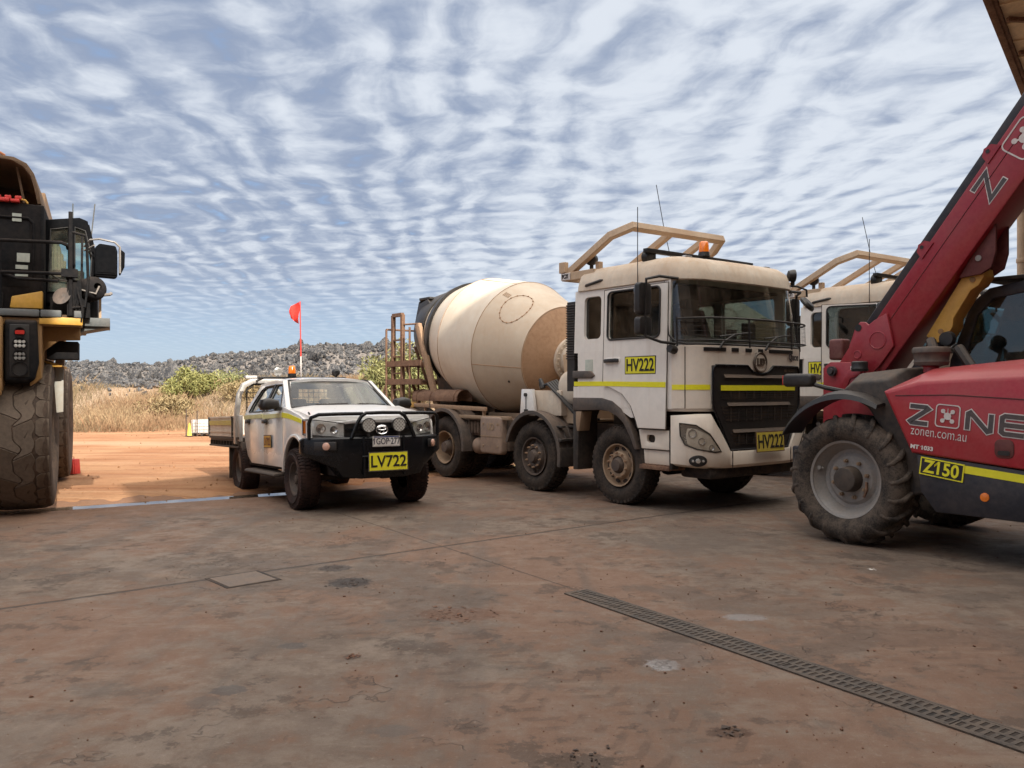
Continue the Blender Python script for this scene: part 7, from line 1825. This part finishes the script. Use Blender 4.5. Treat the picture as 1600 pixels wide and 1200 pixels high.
    # grille house and side cabinet
    mb = MB(); mb.box(-.9, .60, .9, 2.035, 2.56, 3.90); hs = mb.build('cabinet', M['haul_grey'], root, .02)
    mb = MB(); mb.tube([(.606, 1.2, 3.72), (.606, 1.86, 3.72), (.606, 1.92, 3.66), (.606, 1.92, 2.98)], .018, 6); mb.box(.601, .612, 2.00, 2.03, 2.62, 3.88); mb.box(.601, .606, 1.0, 1.88, 2.86, 3.68); mb.build('cabinet_door', M['haul_dark'], hs, .004)
    for y0, y1, z0, z1 in ((1.69, 1.79, 3.67, 3.77), (1.74, 1.88, 3.17, 3.28), (1.725, 1.86, 3.08, 3.13), (1.72, 1.86, 2.99, 3.035)):
        mb = MB(); mb.box(.613, .617, y0, y1, z0, z1); mb.build('sticker', M['sticker'], hs)
    mb = MB(); mb.prism([(1.68, 2.58), (1.70, 2.72), (2.03, 2.80), (2.03, 2.58)], 'x', .66, .80); mb.build('corner_plate', YE, root, .012)
    mb = MB(); mb.box(.30, .62, .9, 1.6, 2.58, 2.78); mb.box(-.9, .5, -2.0, .85, 2.54, 2.75); mb.box(-.7, .3, -2.0, -.9, 2.76, 3.7); mb.build('engine_housing', M['haul_grey'], root, .02)
    mb = MB()
    for k in range(3): mb.box(.56, .66, 1.45+.11*k, 1.55+.11*k, 3.905, 3.96-.01*k); mb.box(.58, .64, 1.50+.11*k, 1.57+.11*k, 3.94, 3.985)
    mb.build('red_chock', M['red_plastic'], root, .008)
    mb = MB(); mb.tube([(.62, 1.76, 3.95), (.62, 1.83, 3.94), (.62, 1.86, 3.90)], .012, 6); mb.build('strap', M['yellow'], root)
    # handrails
    mb = MB()
    for z, e in ((3.405, 2.30), (3.02, 2.30)): mb.tube([(.85, .6, z-.02), (.85, 1.6, z-.015), (.85, e-.06, z), (.80, e, z-.02), (.6, e, z-.03)], .022, 8)
    for y in (.6, 1.58): mb.tube([(.85, y, 2.5), (.85, y, 3.40)], .022, 8)
    mb.tube([(.84, 2.34, 2.5), (.84, 2.34, 3.80)], .024, 8); mb.tube([(.84, 2.34, 3.55), (.80, 2.50, 3.52), (.76, 2.52, 3.40), (.70, 2.53, 3.0)], .018, 8); mb.tube([(.84, 2.36, 2.6), (.84, 2.50, 2.62), (.80, 2.54, 3.0)], .016, 8)
    mb.tube([(.6, 1.58, 3.02), (.7, 1.75, 2.95), (.8, 2.2, 2.93)], .02, 8); mb.box(.80, .90, 2.24, 2.42, 2.98, 3.08); mb.build('handrail', DK, root)
    # cab
    cy = [(1.95, 2.70), (2.56, 2.70), (2.60, 3.34), (2.50, 3.80), (2.42, 3.83), (1.95, 3.76)]
    w1 = [(2.06, 2.84), (2.29, 2.84), (2.29, 3.69), (2.09, 3.65)]; w2 = [(2.37, 2.84), (2.535, 2.84), (2.565, 3.34), (2.49, 3.66), (2.37, 3.70)]
    mb = MB(); mb.holed(cy, [w1, w2], lambda a, b, t: Vector((.32-t, a, b)), .06)
    mb.holed(cy, [[(2.02, 2.82), (2.50, 2.82), (2.54, 3.34), (2.47, 3.70), (2.02, 3.66)]], lambda a, b, t: Vector((-.9-t, a, b)), .06)
    mb.prism([(2.0, 3.70), (2.50, 3.765), (2.52, 3.80), (2.42, 3.835), (1.95, 3.765)], 'x', -.9, .26); mb.prism([(2.555, 2.70), (2.60, 2.70), (2.615, 3.05), (2.57, 3.05)], 'x', -.9, .26); mb.box(-.9, .26, 1.96, 2.54, 2.62, 2.72)
    mb.tube([(.2, 2.57, 3.05), (.2, 2.59, 3.34), (.2, 2.50, 3.76)], 0, rr=(.07, .05)); mb.tube([(-.9, 2.57, 3.05), (-.9, 2.59, 3.34), (-.9, 2.50, 3.76)], 0, rr=(.07, .05)); mb.box(-.9, .25, 1.95, 1.98, 2.7, 3.7)
    cab = mb.build('cab', M['pitch'], root, .008)
    mb = MB()
    for w_ in (w1, w2): mb.holed(w_, [], lambda a, b, t: Vector((.30-t, a, b)), .005)
    mb.build('front_window', M['glass_teal'], cab)
    mb = MB(); mb.tube([(.33, p[0], p[1]) for p in w1], .010, 6, True); mb.tube([(.33, p[0], p[1]) for p in w2], .010, 6, True); mb.tube([(.335, 2.445, 2.88), (.335, 2.455, 3.6)], .016, 6); mb.tube([(.335, 2.10, 3.06), (.335, 2.20, 3.0), (.335, 2.285, 2.99)], .010, 5); mb.build('window_trim', M['black'], cab)
    mb = MB(); mb.mesh([(-.9, 2.565, 3.05), (.2, 2.565, 3.05), (.2, 2.585, 3.34), (.2, 2.50, 3.76), (-.9, 2.50, 3.76), (-.9, 2.585, 3.34)], [(0, 1, 2, 5), (5, 2, 3, 4)]); mb.build('side_window', M['glass_teal'], cab)
    mb = MB(); mb.prism([(-.6, 2.74), (-.2, 2.74), (-.2, 2.88), (-.5, 2.9), (-.58, 3.25), (-.68, 3.25)], 'y', 2.05, 2.45); mb.build('seat', M['seat'], cab, .03)
    # mirrors on a hoop
    mb = MB(); mb.tube([(.36, 2.48, 3.45), (.5, 2.55, 3.52), (.56, 2.66, 3.53), (.56, 2.84, 3.50), (.56, 2.90, 3.44), (.56, 2.90, 3.10)], .014, 6); mb.tube([(.36, 2.48, 3.40), (.52, 2.60, 3.45)], .014, 6); ma = mb.build('mirror_arm', M['rim_grey'], root)
    mb = MB(); mb.prism([(2.605, 3.42), (2.66, 3.475), (2.85, 3.455), (2.87, 3.38), (2.87, 3.06), (2.84, 3.03), (2.62, 3.04), (2.60, 3.08)], 'x', .44, .56); m1 = mb.build('mirror', M['pitch'], root, .02, 3)
    mb = MB(); mb.prism([(2.885, 3.44), (2.96, 3.38), (2.955, 3.20), (2.90, 3.08), (2.885, 3.1)], 'x', .40, .52); m2 = mb.build('wide_mirror', M['pitch'], root, .015, 2)
    mb = MB(); mb.prism([(2.63, 3.43), (2.84, 3.42), (2.84, 3.10), (2.63, 3.10)], 'x', .562, .566); mb.prism([(2.62, 3.09), (2.86, 3.09), (2.86, 3.075), (2.62, 3.075)], 'x', .56, .575); mb.build('mirror_ribs', M['pitch'], m1)
    # air cleaner drum, dish lamp
    mb = MB(); mb.lathe([(-.35, .02), (-.35, .12), (-.30, .15), (.0, .155), (.05, .14), (.07, .11), (.08, .055), (.04, .05), (.0, .045), (.0, 0)], (.62, 2.60, 2.88), (.8, .55, .15), 32); mb.build('air_filter', M['haul_grey'], root, angle=40)
    mb = MB(); mb.tube([(.7, 2.40, 2.86), (.74, 2.62, 2.80), (.72, 2.66, 2.90)], .012, 6); mb.build('filter_bar', M['rim_grey'], root)
    mb = MB(); mb.tube([(.60, 2.70, 2.80), (.62, 2.78, 2.81), (.6, 2.80, 2.83)], .02, 6); mb.build('small_lamp', M['rim_grey'], root)
    mb = MB(); mb.lathe([(-.03, .02), (-.02, .05), (.0, .11), (.012, .115), (.012, .105), (.0, .05), (-.005, .03), (.01, .0)], (.80, 2.245, 2.745), (.8, -.45, .35), 28); mb.build('dish_lamp', M['dish_grey'], root, angle=50)
    mb = MB(); mb.box(.60, .82, 2.30, 2.46, 2.50, 2.95); mb.box(.3, .6, 2.1, 2.55, 2.50, 2.75)
    for k in range(3): mb.tube([(.80, 2.36+.03*k, 2.95), (.83, 2.40+.03*k, 2.70), (.82, 2.32+.05*k, 2.45)], .012, 6)
    mb.tube([(.86, 2.42, 2.8), (.9, 2.47, 2.6), (.88, 2.46, 2.42)], .012, 6); mb.build('bracket', DK, root)
    mb = MB(); mb.tube([(.4, 2.665, 2.50), (.4, 2.665, 2.88)], 0, rr=(.03, .03)); mb.build('rail_post', M['frame_tan'], root); mb = MB(); mb.box(-.6, .3, 2.49, 2.64, 2.52, 2.88); mb.build('tank', M['haul_navy'], root, .02)
    for y, z0, z1, dy in ((2.34, 3.80, 4.03, 0), (2.55, 3.55, 4.05, .05)):
        mb = MB(); mb.tube([(.2, y, z0), (.2, y+dy, z1)], .008, 5); mb.build('antenna', M['deck_grey'], root)
    # dump body: canopy over the front, body behind
    mb = MB(); prof = [(-2.2, 4.50), (1.45, 4.50), (1.70, 4.485), (1.84, 4.42), (1.92, 4.30), (1.97, 4.10), (2.0, 3.92), (1.96, 3.92), (1.925, 4.10), (1.88, 4.27), (1.80, 4.375), (1.68, 4.44), (1.45, 4.455), (-2.2, 4.455)]
    mb.prism(prof, 'x', -2.2, .55)
    for y in (.4, 1.1): mb.box(-2.0, .5, y-.04, y+.04, 4.33, 4.452)
    mb.tube([(.46, -2.2, 4.43), (.46, 1.5, 4.43)], 0, rr=(.08, .05)); mb.tube([(.36, 1.72, 4.40), (.36, 1.80, 3.95)], 0, rr=(.03, .03)); mb.build('canopy', M['haul_brown'], root, .006)
    mb = MB(); mb.prism([(-1.6, 1.9), (-1.25, 3.90), (-1.25, 4.44), (-6.6, 4.1), (-6.9, 3.0), (-4.2, 2.15), (-2.2, 1.9)], 'y', -1.9, 1.93)
    for k in range(5): mb.box(-2.1-.9*k, -1.95-.9*k, 1.93, 1.99, 2.35, 4.05)
    mb.build('dump_body', M['haul_brown'], root, .02)
    mb = MB(); mb.tube([(.50, .4, 4.50), (.50, .5, 4.56), (.50, 1.38, 4.56), (.50, 1.55, 4.53), (.50, 1.60, 4.50)], .018, 6); mb.build('canopy_rail', M['rail_orange'], root)
    return root
M['haul_dark'] = paint('haul_black_panel', (.010, .011, .013), .80, .10, (.10, .07, .05), top=.3, spec=.12)
M['haul_grey'] = paint('haul_grey_panel', (.018, .017, .018), .85, .14, (.07, .052, .04), top=.2, streak=.06, spec=.08)
M['haul_navy'] = paint('haul_navy_cab', (.010, .013, .019), .5, .1, (.10, .075, .06), top=.1)
M['dish_grey'] = paint('dish_grey', (.075, .072, .07), .7, .2)
M['haul_dirt'] = paint('haul_dirty_frame', (.10, .062, .035), .8, .6, (.17, .105, .065), top=.4)
M['haul_brown'] = paint('haul_brown_body', (.14, .085, .045), .75, .5, (.20, .125, .075), top=.3, streak=.2)
M['deck_grey'] = paint('deck_grey_paint', (.11, .125, .13), .55, .25, (.17, .13, .10), top=.3)
M['rubber_grey'] = paint('grey_rubber_flap', (.40, .40, .37), .8, .4, (.36, .29, .21), scale=14)
M['tyre_groove'] = rubber('tyre_groove_rubber', (.045, .034, .027), .6, (.12, .08, .058), 3)
M['lens_led2'] = paint('led_lens_grey', (.30, .31, .30), .25, .1, metal=.3)
M['rail_orange'] = paint('orange_rail', (.50, .16, .05), .5, .2)
fH = Vector((.43, -.90, 0))
haul = build_haul(); haul.location = (-7.99, 10.147, 0); haul.rotation_euler = (0, 0, math.atan2(fH.y, fH.x))
